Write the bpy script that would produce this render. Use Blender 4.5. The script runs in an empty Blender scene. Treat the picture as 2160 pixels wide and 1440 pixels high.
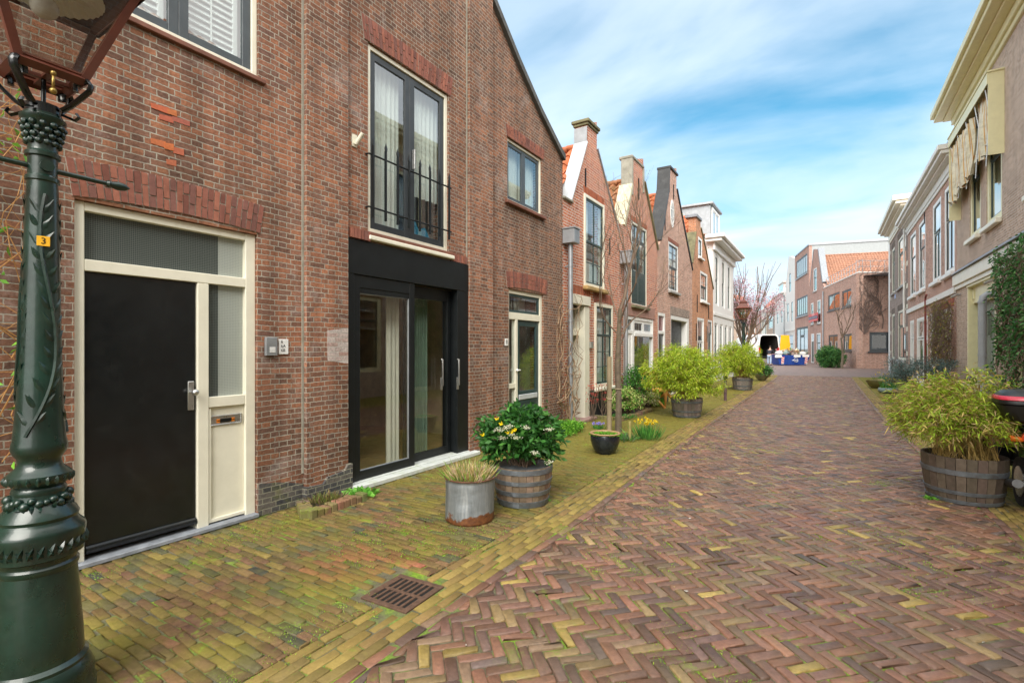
import bpy, math, random
import numpy as np
from mathutils import Vector, Matrix
from mathutils.geometry import tessellate_polygon
random.seed(7); RNG = np.random.default_rng(7)
sc = bpy.context.scene
COL = sc.collection
PI = math.pi
# ---------------------------------------------------------------- camera constants
TH = math.radians(32.35); CT, ST = math.cos(TH), math.sin(TH)
FPX, EYE, HY = 1050.0, 1.55, 735.0
def ground(px, py):
    "ground point seen at a photo pixel"
    Z = FPX*EYE/(py-HY); X = (px-1080)*Z/FPX
    return (X*CT-Z*ST, X*ST+Z*CT)
def at(px, Z):
    X = (px-1080)*Z/FPX
    return (X*CT-Z*ST, X*ST+Z*CT)
class Plane:
    "a facade line on the ground: origin o, unit direction u (to the right when you face the house)"
    def __init__(s, o, u):
        l = math.hypot(*u); s.o = o; s.u = (u[0]/l, u[1]/l)
    def uz(s, px, py=HY):
        t = (px-1080)/FPX; r = (CT*t-ST, ST*t+CT)
        ox, oy = s.o; ux, uy = s.u
        det = r[0]*(-uy)-(-ux)*r[1]
        Z = (ox*(-uy)-(-ux)*oy)/det
        a = (r[0]*oy-r[1]*ox)/det
        return a, EYE+(HY-py)*Z/FPX
    def U(s, px): return s.uz(px)[0]
    def Zh(s, px, py): return s.uz(px, py)[1]
    def pt(s, a, out=0.0): return (s.o[0]+s.u[0]*a+s.u[1]*out, s.o[1]+s.u[1]*a-s.u[0]*out)
    @property
    def ang(s): return math.atan2(s.u[1], s.u[0])
# ---------------------------------------------------------------- objects
def tag(o, label=None, cat=None, group=None, kind=None):
    if label: o['label'] = label
    if cat: o['category'] = cat
    if group: o['group'] = group
    if kind: o['kind'] = kind
    return o
def empty(name, loc=(0,0,0), rz=0.0, label=None, cat=None, group=None, scale=1.0):
    o = bpy.data.objects.new(name, None); COL.objects.link(o)
    o.location = (loc[0], loc[1], loc[2] if len(loc) > 2 else 0); o.rotation_euler = (0, 0, rz)
    if scale != 1.0: o.scale = (scale,)*3
    return tag(o, label, cat, group)
class MB:
    def __init__(s): s.v = []; s.f = []; s.m = []; s.c = []; s.col = None; s.mi = 0; s.sm = False
    def add(s, vs, fs):
        n = len(s.v); s.v += [tuple(p) for p in vs]
        for f in fs:
            s.f.append(tuple(i+n for i in f)); s.m.append(s.mi); s.c.append(s.col)
        return s
    def box(s, x0, x1, y0, y1, z0, z1, M=None, b=0.0):
        if x1 < x0: x0, x1 = x1, x0
        if y1 < y0: y0, y1 = y1, y0
        if z1 < z0: z0, z1 = z1, z0
        if b > 0:
            b = min(b, (x1-x0)*.4, (y1-y0)*.4, (z1-z0)*.4)
            vs = []; idx = {}
            for i, (sx) in enumerate((0, 1)):
                for j, sy in enumerate((0, 1)):
                    for k, sz in enumerate((0, 1)):
                        X, Y, Z = (x0, x1)[sx], (y0, y1)[sy], (z0, z1)[sz]
                        dx, dy, dz = (b, -b)[sx], (b, -b)[sy], (b, -b)[sz]
                        idx[sx, sy, sz] = len(vs)
                        vs += [(X, Y+dy, Z+dz), (X+dx, Y, Z+dz), (X+dx, Y+dy, Z)]
            g = lambda a, b_, c, k: idx[a, b_, c]+k
            fs = [(g(0,0,0,0), g(0,0,1,0), g(0,1,1,0), g(0,1,0,0)), (g(1,0,0,0), g(1,1,0,0), g(1,1,1,0), g(1,0,1,0)),
                  (g(0,0,0,1), g(1,0,0,1), g(1,0,1,1), g(0,0,1,1)), (g(0,1,0,1), g(0,1,1,1), g(1,1,1,1), g(1,1,0,1)),
                  (g(0,0,0,2), g(0,1,0,2), g(1,1,0,2), g(1,0,0,2)), (g(0,0,1,2), g(1,0,1,2), g(1,1,1,2), g(0,1,1,2))]
            for a in (0, 1):
                for c in (0, 1):
                    fs.append((g(a,c,0,0), g(a,c,1,0), g(a,c,1,1), g(a,c,0,1)))
                    fs.append((g(a,0,c,0), g(a,1,c,0), g(a,1,c,2), g(a,0,c,2)))
                    fs.append((g(0,a,c,1), g(1,a,c,1), g(1,a,c,2), g(0,a,c,2)))
                    for d in (0, 1): fs.append((g(a,c,d,0), g(a,c,d,1), g(a,c,d,2)))
        else:
            vs = [(x0,y0,z0),(x1,y0,z0),(x1,y1,z0),(x0,y1,z0),(x0,y0,z1),(x1,y0,z1),(x1,y1,z1),(x0,y1,z1)]
            fs = [(0,3,2,1),(4,5,6,7),(0,1,5,4),(1,2,6,5),(2,3,7,6),(3,0,4,7)]
        if M is not None: vs = [M @ Vector(p) for p in vs]
        return s.add(vs, fs)
    def tube(s, pts, rad, n=8, cap=True, flat=1.0):
        pts = [Vector(p) for p in pts]; k = len(pts)
        if not hasattr(rad, '__len__'): rad = [rad]*k
        vs = []; up = Vector((0, 0, 1)); prev = None
        for i, p in enumerate(pts):
            t = (pts[min(i+1, k-1)]-pts[max(i-1, 0)])
            t = t.normalized() if t.length > 1e-9 else Vector((0,0,1))
            if prev is None:
                a = up.cross(t)
                if a.length < .05: a = Vector((1, 0, 0)).cross(t)
                a.normalize()
            else:
                a = prev-t*prev.dot(t); a = a.normalized() if a.length > 1e-6 else t.orthogonal().normalized()
            prev = a; b = t.cross(a)
            for j in range(n):
                w = 2*PI*j/n
                vs.append(p+(a*math.cos(w)+b*math.sin(w)*flat)*rad[i])
        fs = [(i*n+j, i*n+(j+1) % n, (i+1)*n+(j+1) % n, (i+1)*n+j) for i in range(k-1) for j in range(n)]
        if cap: fs += [tuple(range(n))[::-1], tuple((k-1)*n+j for j in range(n))]
        return s.add(vs, fs)
    def lathe(s, prof, n=24, c=(0,0,0), sx=1.0, sy=1.0, fn=None):
        vs = []
        for r, z in prof:
            for j in range(n):
                a = 2*PI*j/n; rr = r*(fn(a, z) if fn else 1)
                vs.append((c[0]+rr*math.cos(a)*sx, c[1]+rr*math.sin(a)*sy, c[2]+z))
        k = len(prof)
        fs = [(i*n+j, i*n+(j+1) % n, (i+1)*n+(j+1) % n, (i+1)*n+j) for i in range(k-1) for j in range(n)]
        if prof[0][0] > 1e-4: fs.append(tuple(range(n))[::-1])
        if prof[-1][0] > 1e-4: fs.append(tuple((k-1)*n+j for j in range(n)))
        return s.add(vs, fs)
    def ball(s, c, r, n=10, m=6, sx=1, sy=1, sz=1):
        prof = [(max(1e-5, r*math.sin(PI*i/m)), -r*math.cos(PI*i/m)*sz) for i in range(m+1)]
        return s.lathe(prof, n, c, sx, sy)
    def prism(s, poly, y0, y1, holes=(), back=True, rev=0.0, side=True):
        "a polygon in local (u,z), front face at y0, extruded to y1; rectangular holes get reveals"
        loops = [[(p[0], p[1]) for p in poly]]+[[(a, c), (b, c), (b, d), (a, d)] for a, b, c, d in holes]
        flat = [p for l in loops for p in l]
        tris = tessellate_polygon([[Vector((p[0], p[1], 0)) for p in l] for l in loops])
        n = len(flat)
        vs = [(p[0], y0, p[1]) for p in flat]+[(p[0], y1, p[1]) for p in flat]
        fs = []
        for t in tris:
            a, b, c = [flat[i] for i in t]
            ar = (b[0]-a[0])*(c[1]-a[1])-(c[0]-a[0])*(b[1]-a[1])
            if abs(ar) < 1e-9: continue
            t = tuple(t) if ar > 0 else tuple(t)[::-1]
            fs.append(t)
            if back: fs.append(tuple(i+n for i in t[::-1]))
        k = 0
        for li, l in enumerate(loops):
            m = len(l)
            ar = sum(l[i][0]*l[(i+1) % m][1]-l[(i+1) % m][0]*l[i][1] for i in range(m))
            if li or side:
                for i in range(m):
                    a, b = k+i, k+(i+1) % m
                    q = (a, a+n, b+n, b)
                    if (ar < 0) != (li > 0): q = q[::-1]
                    fs.append(q)
            k += m
        return s.add(vs, fs)
    def build(s, name, mats, parent=None, smooth=None, loc=None):
        me = bpy.data.meshes.new(name)
        me.from_pydata(s.v, [], s.f)
        if not isinstance(mats, (list, tuple)): mats = [mats]
        for m in mats: me.materials.append(m)
        if len(mats) > 1: me.polygons.foreach_set('material_index', s.m)
        if any(c is not None for c in s.c):
            at_ = me.color_attributes.new('Col', 'FLOAT_COLOR', 'CORNER')
            arr = []
            for c, f in zip(s.c, s.f):
                c = c or (1, 1, 1); arr += [c[0], c[1], c[2], 1.0]*len(f)
            at_.data.foreach_set('color', arr)
        o = bpy.data.objects.new(name, me); COL.objects.link(o)
        if smooth: me.polygons.foreach_set('use_smooth', [True]*len(s.f)); 
        me.update()
        if smooth and smooth is not True:
            me.set_sharp_from_angle(angle=math.radians(smooth))
        if parent is not None: o.parent = parent
        if loc: o.location = loc
        return o
def np_mesh(name, V, F, cols, mats, parent=None, smooth=False):
    "V (n,3), F (m,k) equal sized faces, cols (m,3) per face"
    me = bpy.data.meshes.new(name); m, k = F.shape
    me.vertices.add(len(V)); me.vertices.foreach_set('co', V.astype(np.float32).ravel())
    me.loops.add(m*k); me.loops.foreach_set('vertex_index', F.astype(np.int32).ravel())
    me.polygons.add(m); me.polygons.foreach_set('loop_start', np.arange(m, dtype=np.int32)*k)
    if not isinstance(mats, (list, tuple)): mats = [mats]
    for q in mats: me.materials.append(q)
    if cols is not None:
        a = me.color_attributes.new('Col', 'FLOAT_COLOR', 'CORNER')
        c4 = np.ones((m*k, 4), dtype=np.float32); c4[:, :3] = np.repeat(cols, k, axis=0)
        a.data.foreach_set('color', c4.ravel())
    me.update(calc_edges=True); me.validate()
    if smooth: me.polygons.foreach_set('use_smooth', np.ones(m, dtype=bool))
    o = bpy.data.objects.new(name, me); COL.objects.link(o)
    if parent is not None: o.parent = parent
    return o
def leaves(name, P, D, L, W, C, mat, parent=None, fold=.25, droop=.25):
    "leaf-sized folded blades: base point P, direction D, length L, width W, colour C"
    P = np.asarray(P, float); D = np.asarray(D, float); n = len(P)
    D /= np.linalg.norm(D, axis=1, keepdims=True)+1e-9
    R = RNG.normal(size=(n, 3)); S = np.cross(D, R); S /= np.linalg.norm(S, axis=1, keepdims=True)+1e-9
    N = np.cross(S, D)
    L = np.broadcast_to(L, (n,))[:, None]; W = np.broadcast_to(W, (n,))[:, None]
    mid = P+D*L*.45
    tip = P+D*L; tip[:, 2] -= droop*L[:, 0]
    mid[:, 2] -= droop*.3*L[:, 0]
    a = mid+S*W*.5+N*W*fold; b = mid-S*W*.5+N*W*fold
    V = np.stack([P, a, tip, b], 1).reshape(-1, 3)
    i = np.arange(n)[:, None]*4
    F = np.concatenate([i+np.array([[0, 1, 2]]), i+np.array([[0, 2, 3]])], 1).reshape(-1, 3)
    C = np.repeat(np.asarray(C, float), 2, axis=0)
    return np_mesh(name, V, F, C, mat, parent)
def pick(cols, n, jit=.15, w=None):
    cols = np.array(cols, float); i = RNG.choice(len(cols), size=n, p=w)
    return np.clip(cols[i]*(1+RNG.normal(size=(n, 1))*jit), .003, 1)
# ---------------------------------------------------------------- materials
def newmat(name):
    m = bpy.data.materials.new(name); m.use_nodes = True
    nt = m.node_tree; b = nt.nodes['Principled BSDF']
    return m, nt, b
def nd(nt, t, **kw):
    n = nt.nodes.new(t)
    for k, v in kw.items():
        if k.startswith('_'): n.inputs[k[1:].replace('_', ' ')].default_value = v
        else: setattr(n, k, v)
    return n
def lk(nt, a, b): nt.links.new(a, b)
def mth(nt, op, a, b=None, c=None):
    n = nt.nodes.new('ShaderNodeMath'); n.operation = op
    for i, x in enumerate((a, b, c)):
        if x is None: continue
        if isinstance(x, (int, float)): n.inputs[i].default_value = x
        else: nt.links.new(x, n.inputs[i])
    return n.outputs[0]
def mixc(nt, f, a, b, mode='MIX'):
    n = nt.nodes.new('ShaderNodeMix'); n.data_type = 'RGBA'; n.blend_type = mode
    for s, x in ((n.inputs[0], f), (n.inputs[6], a), (n.inputs[7], b)):
        if isinstance(x, (int, float)): s.default_value = x
        elif isinstance(x, tuple): s.default_value = (*x, 1) if len(x) == 3 else x
        else: nt.links.new(x, s)
    return n.outputs[2]
def ramp(nt, fac, stops, interp='LINEAR'):
    n = nt.nodes.new('ShaderNodeValToRGB'); n.color_ramp.interpolation = interp
    e = n.color_ramp.elements
    while len(e) < len(stops): e.new(.5)
    for i, (p, c) in enumerate(stops):
        e[i].position = p; e[i].color = (*c, 1) if hasattr(c, '__len__') else (c, c, c, 1)
    nt.links.new(fac, n.inputs[0]); return n.outputs[0]
def noise(nt, vec, scale, detail=4, rough=.55, dist=0.0):
    n = nd(nt, 'ShaderNodeTexNoise'); n.inputs['Scale'].default_value = scale
    n.inputs['Detail'].default_value = detail; n.inputs['Roughness'].default_value = rough
    n.inputs['Distortion'].default_value = dist
    if vec is not None: nt.links.new(vec, n.inputs['Vector'])
    return n.outputs['Fac']
def objc(nt):
    return nd(nt, 'ShaderNodeTexCoord').outputs['Object']
def bump(nt, b, h, strength=.3, dist=.01, prev=None):
    n = nd(nt, 'ShaderNodeBump'); n.inputs['Strength'].default_value = strength; n.inputs['Distance'].default_value = dist
    nt.links.new(h, n.inputs['Height'])
    if prev is not None: nt.links.new(prev, n.inputs['Normal'])
    nt.links.new(n.outputs[0], b.inputs['Normal']); return n.outputs[0]
def paint(name, col, rough=.4, metal=0.0, var=.12, scale=6.0, bmp=.12, bscale=60, dirt=None, dirtamt=.5, coat=0.0, streak=False, spec=.5):
    m, nt, b = newmat(name); v = objc(nt)
    mp = nd(nt, 'ShaderNodeMapping'); lk(nt, v, mp.inputs[0])
    mp.inputs['Scale'].default_value = (1, 1, .18) if streak else (1, 1, 1)
    f = noise(nt, mp.outputs[0], scale, 6, .6)
    lo = tuple(max(0, x*(1-var)) for x in col); hi = tuple(min(1, x*(1+var)) for x in col)
    c = ramp(nt, f, [(.3, lo), (.7, hi)])
    if dirt:
        g = ramp(nt, noise(nt, mp.outputs[0], scale*.7+1, 8, .7, .5), [(.52, 0.), (.72, 1.)])
        c = mixc(nt, mth(nt, 'MULTIPLY', g, dirtamt), c, dirt)
    lk(nt, c, b.inputs['Base Color'])
    r = ramp(nt, noise(nt, v, scale*2.3, 5), [(.3, max(.02, rough*.8)), (.7, min(1, rough*1.25))]); lk(nt, r, b.inputs['Roughness'])
    b.inputs['Metallic'].default_value = metal; b.inputs['Specular IOR Level'].default_value = spec
    b.inputs['Coat Weight'].default_value = coat
    if bmp: bump(nt, b, noise(nt, v, bscale, 4), bmp, .004)
    return m
def wall_uv(nt):
    tc = nd(nt, 'ShaderNodeTexCoord'); s = nd(nt, 'ShaderNodeSeparateXYZ'); lk(nt, tc.outputs['Object'], s.inputs[0])
    n = nd(nt, 'ShaderNodeSeparateXYZ'); lk(nt, tc.outputs['Normal'], n.inputs[0])
    k = mth(nt, 'GREATER_THAN', mth(nt, 'ABSOLUTE', n.outputs[0]), .7)
    u = mth(nt, 'ADD', mth(nt, 'MULTIPLY', s.outputs[0], mth(nt, 'SUBTRACT', 1.0, k)), mth(nt, 'MULTIPLY', s.outputs[1], k))
    c = nd(nt, 'ShaderNodeCombineXYZ'); lk(nt, u, c.inputs[0]); lk(nt, s.outputs[2], c.inputs[1])
    return c.outputs[0], s.outputs[2], tc.outputs['Object']
def brick(name, cols, mortar=(.36, .33, .28), bw=.172, bh=.0505, ms=.0048, squash=.5, var=.5, base=None, base_h=.4, stain=None, stain_amt=.4, tint=None, bstr=.35, hue=None, rough=.85, salt=0.0, streak=.25):
    m, nt, b = newmat(name); uv, z, oc = wall_uv(nt)
    # slightly wandering courses
    nz = nd(nt, 'ShaderNodeTexNoise'); nz.inputs['Scale'].default_value = 2.2; nz.inputs['Detail'].default_value = 2; lk(nt, oc, nz.inputs['Vector'])
    nz2 = nd(nt, 'ShaderNodeTexNoise'); nz2.inputs['Scale'].default_value = 45; nz2.inputs['Detail'].default_value = 3; lk(nt, oc, nz2.inputs['Vector'])
    def off(n_, amp):
        a = nd(nt, 'ShaderNodeVectorMath', operation='SUBTRACT'); lk(nt, n_.outputs['Color'], a.inputs[0]); a.inputs[1].default_value = (.5, .5, .5)
        s = nd(nt, 'ShaderNodeVectorMath', operation='SCALE'); lk(nt, a.outputs[0], s.inputs[0]); s.inputs['Scale'].default_value = amp; return s.outputs[0]
    a1 = nd(nt, 'ShaderNodeVectorMath', operation='ADD'); lk(nt, uv, a1.inputs[0]); lk(nt, off(nz, .035), a1.inputs[1])
    a2 = nd(nt, 'ShaderNodeVectorMath', operation='ADD'); lk(nt, a1.outputs[0], a2.inputs[0]); lk(nt, off(nz2, .012), a2.inputs[1])
    bt = nd(nt, 'ShaderNodeTexBrick'); lk(nt, a2.outputs[0], bt.inputs['Vector'])
    bt.inputs['Scale'].default_value = 1; bt.inputs['Brick Width'].default_value = bw; bt.inputs['Row Height'].default_value = bh
    lk(nt, mth(nt, 'MULTIPLY', mth(nt, 'ADD', noise(nt, oc, 11, 3), .45), ms*1.05), bt.inputs['Mortar Size']); bt.inputs['Mortar Smooth'].default_value = .35; bt.inputs['Bias'].default_value = 0
    bt.squash = squash; bt.squash_frequency = 2; bt.offset = .5; bt.offset_frequency = 2
    bt.inputs['Color1'].default_value = (0, 0, 0, 1); bt.inputs['Color2'].default_value = (1, 1, 1, 1); bt.inputs['Mortar'].default_value = (.5, .5, .5, 1)
    n = len(cols)
    c = ramp(nt, bt.outputs['Color'], [(.02+.96*i/(n-1), q) for i, q in enumerate(cols)])
    fine = noise(nt, oc, 38, 6, .7)
    c = mixc(nt, .75, c, ramp(nt, fine, [(.28, .22), (.5, .53), (.72, .85)]), 'OVERLAY')
    big = noise(nt, oc, .9, 5, .6)
    if hue: c = mixc(nt, ramp(nt, noise(nt, oc, .45, 3, .6), [(.4, 0.), (.62, 1.)]), c, mixc(nt, 1.0, c, hue, 'MULTIPLY'))
    c = mixc(nt, .35, c, ramp(nt, big, [(.3, .3), (.7, .72)]), 'OVERLAY')
    mc = ramp(nt, noise(nt, oc, 9, 5), [(.3, tuple(x*.7 for x in mortar)), (.7, tuple(min(1, x*1.15) for x in mortar))])
    c = mixc(nt, bt.outputs['Fac'], c, mc)
    smp = nd(nt, 'ShaderNodeMapping'); lk(nt, oc, smp.inputs[0]); smp.inputs['Scale'].default_value = (4.5, 4.5, .3)
    sk = ramp(nt, noise(nt, smp.outputs[0], 1.0, 6, .65), [(.42, (.62,.6,.58)), (.6, (1,1,1))])
    c = mixc(nt, streak, c, mixc(nt, 1.0, c, sk, 'MULTIPLY'))
    if salt: # pale lime bloom
        g = ramp(nt, noise(nt, oc, 1.3, 8, .75, .4), [(.55, 0.), (.75, 1.)])
        c = mixc(nt, mth(nt, 'MULTIPLY', mth(nt, 'MULTIPLY', g, fine), salt), c, (.55, .5, .47))
    if base:
        h = mth(nt, 'ADD', z, mth(nt, 'MULTIPLY', mth(nt, 'SUBTRACT', noise(nt, oc, 5, 4), .5), .12))
        g = ramp(nt, h, [(max(0, base_h-.04), 1.), (base_h, 0.)])
        bc = mixc(nt, bt.outputs['Fac'], tuple(base), tuple(x*2.2+.02 for x in base))
        bc = mixc(nt, .6, bc, ramp(nt, fine, [(.3, .2), (.7, .8)]), 'OVERLAY')
        c = mixc(nt, g, c, bc)
    if stain:
        g = ramp(nt, noise(nt, oc, 1.7, 8, .72), [(.5, 0.), (.68, 1.)])
        c = mixc(nt, mth(nt, 'MULTIPLY', g, stain_amt), c, stain)
    lk(nt, c, b.inputs['Base Color']); b.inputs['Roughness'].default_value = rough; b.inputs['Specular IOR Level'].default_value = .25
    h = mth(nt, 'ADD', mth(nt, 'MULTIPLY', bt.outputs['Fac'], -1.0), mth(nt, 'MULTIPLY', fine, .9))
    bump(nt, b, h, bstr, .012)
    return m
def colmat(name, rough=.8, bmp=.4, bscale=45, var=.35, moss=None, moss_amt=.5, film=None, film_amt=.0, spec=.3, trans=0.0, film_y=None):
    "base colour from the per-piece colour attribute plus grain"
    m, nt, b = newmat(name); v = objc(nt)
    at_ = nd(nt, 'ShaderNodeAttribute', attribute_name='Col')
    c = at_.outputs['Color']
    if var: c = mixc(nt, var, c, ramp(nt, noise(nt, v, bscale*.6, 6, .7), [(.25, .2), (.75, .8)]), 'OVERLAY')
    if film:
        g = ramp(nt, noise(nt, v, 1.6, 7, .65), [(.36, 0.), (.62, 1.)])
        if film_y:
            sy = nd(nt, 'ShaderNodeSeparateXYZ'); lk(nt, v, sy.inputs[0]); my = nd(nt, 'ShaderNodeMapRange'); lk(nt, sy.outputs[1], my.inputs['Value']); my.inputs['From Min'].default_value = film_y[0]; my.inputs['From Max'].default_value = film_y[1]; my.inputs['To Max'].default_value = 1.15; g = mth(nt, 'MAXIMUM', g, my.outputs[0])
        c = mixc(nt, mth(nt, 'MULTIPLY', g, film_amt), c, film)
    if moss:
        g = ramp(nt, noise(nt, v, 4.5, 9, .75, .3), [(.56, 0.), (.66, 1.)])
        g2 = ramp(nt, noise(nt, v, 1.1, 3), [(.42, 0.), (.6, 1.)])
        c = mixc(nt, mth(nt, 'MULTIPLY', mth(nt, 'MULTIPLY', g, g2), moss_amt), c, moss)
    lk(nt, c, b.inputs['Base Color'])
    r = ramp(nt, noise(nt, v, 7, 5), [(.3, max(.05, rough-.15)), (.7, min(1, rough+.1))]); lk(nt, r, b.inputs['Roughness'])
    b.inputs['Specular IOR Level'].default_value = spec
    if bmp: bump(nt, b, noise(nt, v, bscale, 6, .7), bmp, .006)
    if trans:
        t = nd(nt, 'ShaderNodeBsdfTranslucent'); lk(nt, c, t.inputs[0])
        mx = nd(nt, 'ShaderNodeMixShader'); mx.inputs[0].default_value = trans
        out = nt.nodes['Material Output']
        lk(nt, b.outputs[0], mx.inputs[1]); lk(nt, t.outputs[0], mx.inputs[2]); lk(nt, mx.outputs[0], out.inputs[0])
    return m
def glassmat(name, tint=(.9, .94, .93), ior=1.7, rough=.0, wav=.0, refl=1.0):
    m, nt, b = newmat(name); nt.nodes.remove(b)
    fr = nd(nt, 'ShaderNodeFresnel'); fr.inputs['IOR'].default_value = ior
    bp = nd(nt, 'ShaderNodeBump'); bp.inputs['Strength'].default_value = wav; bp.inputs['Distance'].default_value = .02
    lk(nt, noise(nt, objc(nt), 3, 2), bp.inputs['Height']); 
    g = nd(nt, 'ShaderNodeBsdfGlossy'); g.inputs['Roughness'].default_value = rough; g.inputs['Color'].default_value = (refl, refl, refl, 1)
    if wav: lk(nt, bp.outputs[0], g.inputs['Normal'])
    t = nd(nt, 'ShaderNodeBsdfTransparent'); t.inputs[0].default_value = (*tint, 1)
    gm = nd(nt, 'ShaderNodeNewGeometry'); fac = mth(nt, 'MULTIPLY', mth(nt, 'MINIMUM', mth(nt, 'MULTIPLY', fr.outputs[0], 1.5), 1.0), mth(nt, 'SUBTRACT', 1.0, gm.outputs['Backfacing']))
    mx = nd(nt, 'ShaderNodeMixShader'); lk(nt, fac, mx.inputs[0]); lk(nt, t.outputs[0], mx.inputs[1]); lk(nt, g.outputs[0], mx.inputs[2])
    lk(nt, mx.outputs[0], nt.nodes['Material Output'].inputs[0]); return m
M = {}
BR1 = [(.19,.1,.07), (.25,.12,.078), (.3,.135,.082), (.35,.15,.088), (.42,.18,.1), (.33,.155,.1), (.27,.14,.098), (.22,.115,.085)]
M['brick_main'] = brick('weathered_brick', BR1, mortar=(.42,.39,.32), hue=(.62,.68,.7), salt=.9, bstr=.45, streak=.7)
M['brick_plinth'] = brick('dark_plinth_brick', [(.06,.06,.065),(.1,.095,.09),(.16,.14,.12)], mortar=(.3,.29,.22), stain=(.2,.22,.04), stain_amt=.9)
M['brick_red'] = brick('red_brick', [(.34,.09,.05),(.48,.14,.07),(.6,.19,.09),(.44,.13,.065),(.5,.2,.12)], mortar=(.66,.62,.55), ms=.008, bh=.058, bw=.19)
M['brick_pink'] = brick('pinkish_brick', [(.32,.175,.13),(.46,.24,.175),(.56,.32,.24),(.4,.21,.16)], mortar=(.6,.55,.49), bh=.058, bw=.19, ms=.0065)
M['brick_orange'] = brick('orange_brick', [(.38,.15,.07),(.52,.21,.1),(.6,.26,.13),(.46,.19,.09)], mortar=(.5,.42,.34), stain=(.2,.12,.06), bh=.058, bw=.19, ms=.0065)
M['brick_brown'] = brick('brown_brick', [(.33,.23,.17),(.43,.31,.23),(.52,.38,.29),(.37,.26,.19)], mortar=(.68,.64,.57), bh=.058, bw=.19, ms=.0065)
M['brick_dark'] = brick('dark_brown_brick', [(.2,.145,.12),(.28,.2,.17),(.34,.26,.21),(.24,.17,.14)], mortar=(.4,.37,.34), bh=.058, bw=.19, ms=.0065)
M['brick_modern'] = brick('pale_red_brick', [(.38,.22,.17),(.45,.26,.21),(.52,.31,.25),(.41,.24,.19)], mortar=(.4,.36,.33), squash=1.0, bh=.058, bw=.19, ms=.0065)
M['brick_plaza'] = None
M['arch'] = colmat('arch_brick', .85, .5, 40, .4)
M['cream'] = paint('cream_paint', (.78,.75,.62), .35, var=.05, dirt=(.5,.45,.3), dirtamt=.15)
M['white'] = paint('white_paint', (.8,.8,.78), .4, var=.04)
M['offwhite'] = paint('offwhite_render', (.76,.76,.73), .7, var=.05, dirt=(.5,.5,.46), dirtamt=.25)
M['yellow_cream'] = paint('yellow_cream_paint', (.74,.7,.43), .4, var=.05, dirt=(.5,.42,.22), dirtamt=.2)
M['black_gloss'] = paint('black_gloss_paint', (.006,.008,.009), .2, var=.3, bmp=.03, bscale=9, spec=.6, dirt=(.02,.022,.022), dirtamt=.5)
M['black_metal'] = paint('black_metal', (.008,.01,.011), .38, var=.2, spec=.4)
M['anthracite'] = paint('anthracite_paint', (.035,.042,.048), .4, var=.15)
M['grey_sash'] = paint('slate_grey_paint', (.06,.075,.085), .42, var=.12)
M['green_sash'] = paint('dark_green_paint', (.025,.05,.045), .35, var=.15)
M['green_door'] = paint('sage_door_paint', (.16,.19,.14), .5, var=.12)
M['teal_door'] = paint('dark_teal_paint', (.03,.06,.06), .35)
M['tar'] = paint('tarred_plinth', (.02,.021,.022), .45, var=.35, dirt=(.1,.1,.1), dirtamt=.4)
M['zinc'] = paint('zinc', (.36,.38,.4), .45, .6, var=.15)
M['zinc_pale'] = paint('pale_zinc_sheet', (.55,.58,.6), .5, .2, var=.1)
M['lead'] = paint('lead_flashing', (.25,.27,.3), .6, .1, var=.3, scale=14)
M['stone'] = paint('stone_sill', (.32,.31,.29), .7, var=.2)
M['stone_brown'] = paint('brown_tile_sill', (.2,.08,.05), .6, var=.25)
M['concrete'] = paint('weathered_cement', (.3,.29,.24), .85, var=.25, dirt=(.12,.13,.07), dirtamt=.6, bmp=.4)
M['moss_coping'] = paint('mossy_coping', (.16,.15,.08), .9, var=.4, bmp=.5)
M['coping_dark'] = paint('dark_roof_edge', (.1,.1,.095), .8, var=.3, bmp=.4)
M['steel'] = paint('brushed_steel', (.55,.55,.54), .3, .9, var=.08)
M['alu_white'] = paint('pale_threshold', (.6,.63,.6), .5, var=.12, dirt=(.35,.42,.2), dirtamt=.5)
M['glass'] = glassmat('window_glass', ior=2.0)
M['glass_dark'] = glassmat('dark_window_glass', (.55,.6,.6), 1.5)
M['glass_clear'] = glassmat('clear_door_glass', (.93,.94,.9), 1.75)
M['room'] = paint('dim_room', (.2,.19,.17), .9, var=.3)
M['room_beige'] = paint('beige_room', (.75,.62,.42), .9, var=.15)
M['wood_floor'] = paint('oak_floor', (.4,.27,.13), .5, var=.2)
M['curtain'] = paint('white_net_curtain', (.78,.78,.75), .9, var=.05)
M['curtain_grey'] = paint('grey_curtain', (.4,.42,.42), .9, var=.08)
M['louvre'] = paint('white_louvres', (.82,.82,.84), .5, var=.03)
M['leaf'] = colmat('leaf', .55, 0, 45, 0, spec=.35, trans=.28)
M['petal'] = colmat('petal', .6, 0, 45, 0, trans=.3)
M['bark'] = paint('bark', (.13,.1,.07), .9, var=.35, scale=12, bmp=.8, bscale=50, dirt=(.16,.17,.05), dirtamt=.6)
M['twig'] = paint('twig', (.16,.11,.075), .8, var=.25)
M['twig_orange'] = paint('orange_twig', (.4,.2,.06), .7, var=.25)
M['soil'] = paint('potting_soil', (.05,.035,.025), .95, var=.4, scale=30, bmp=.8)
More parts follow.
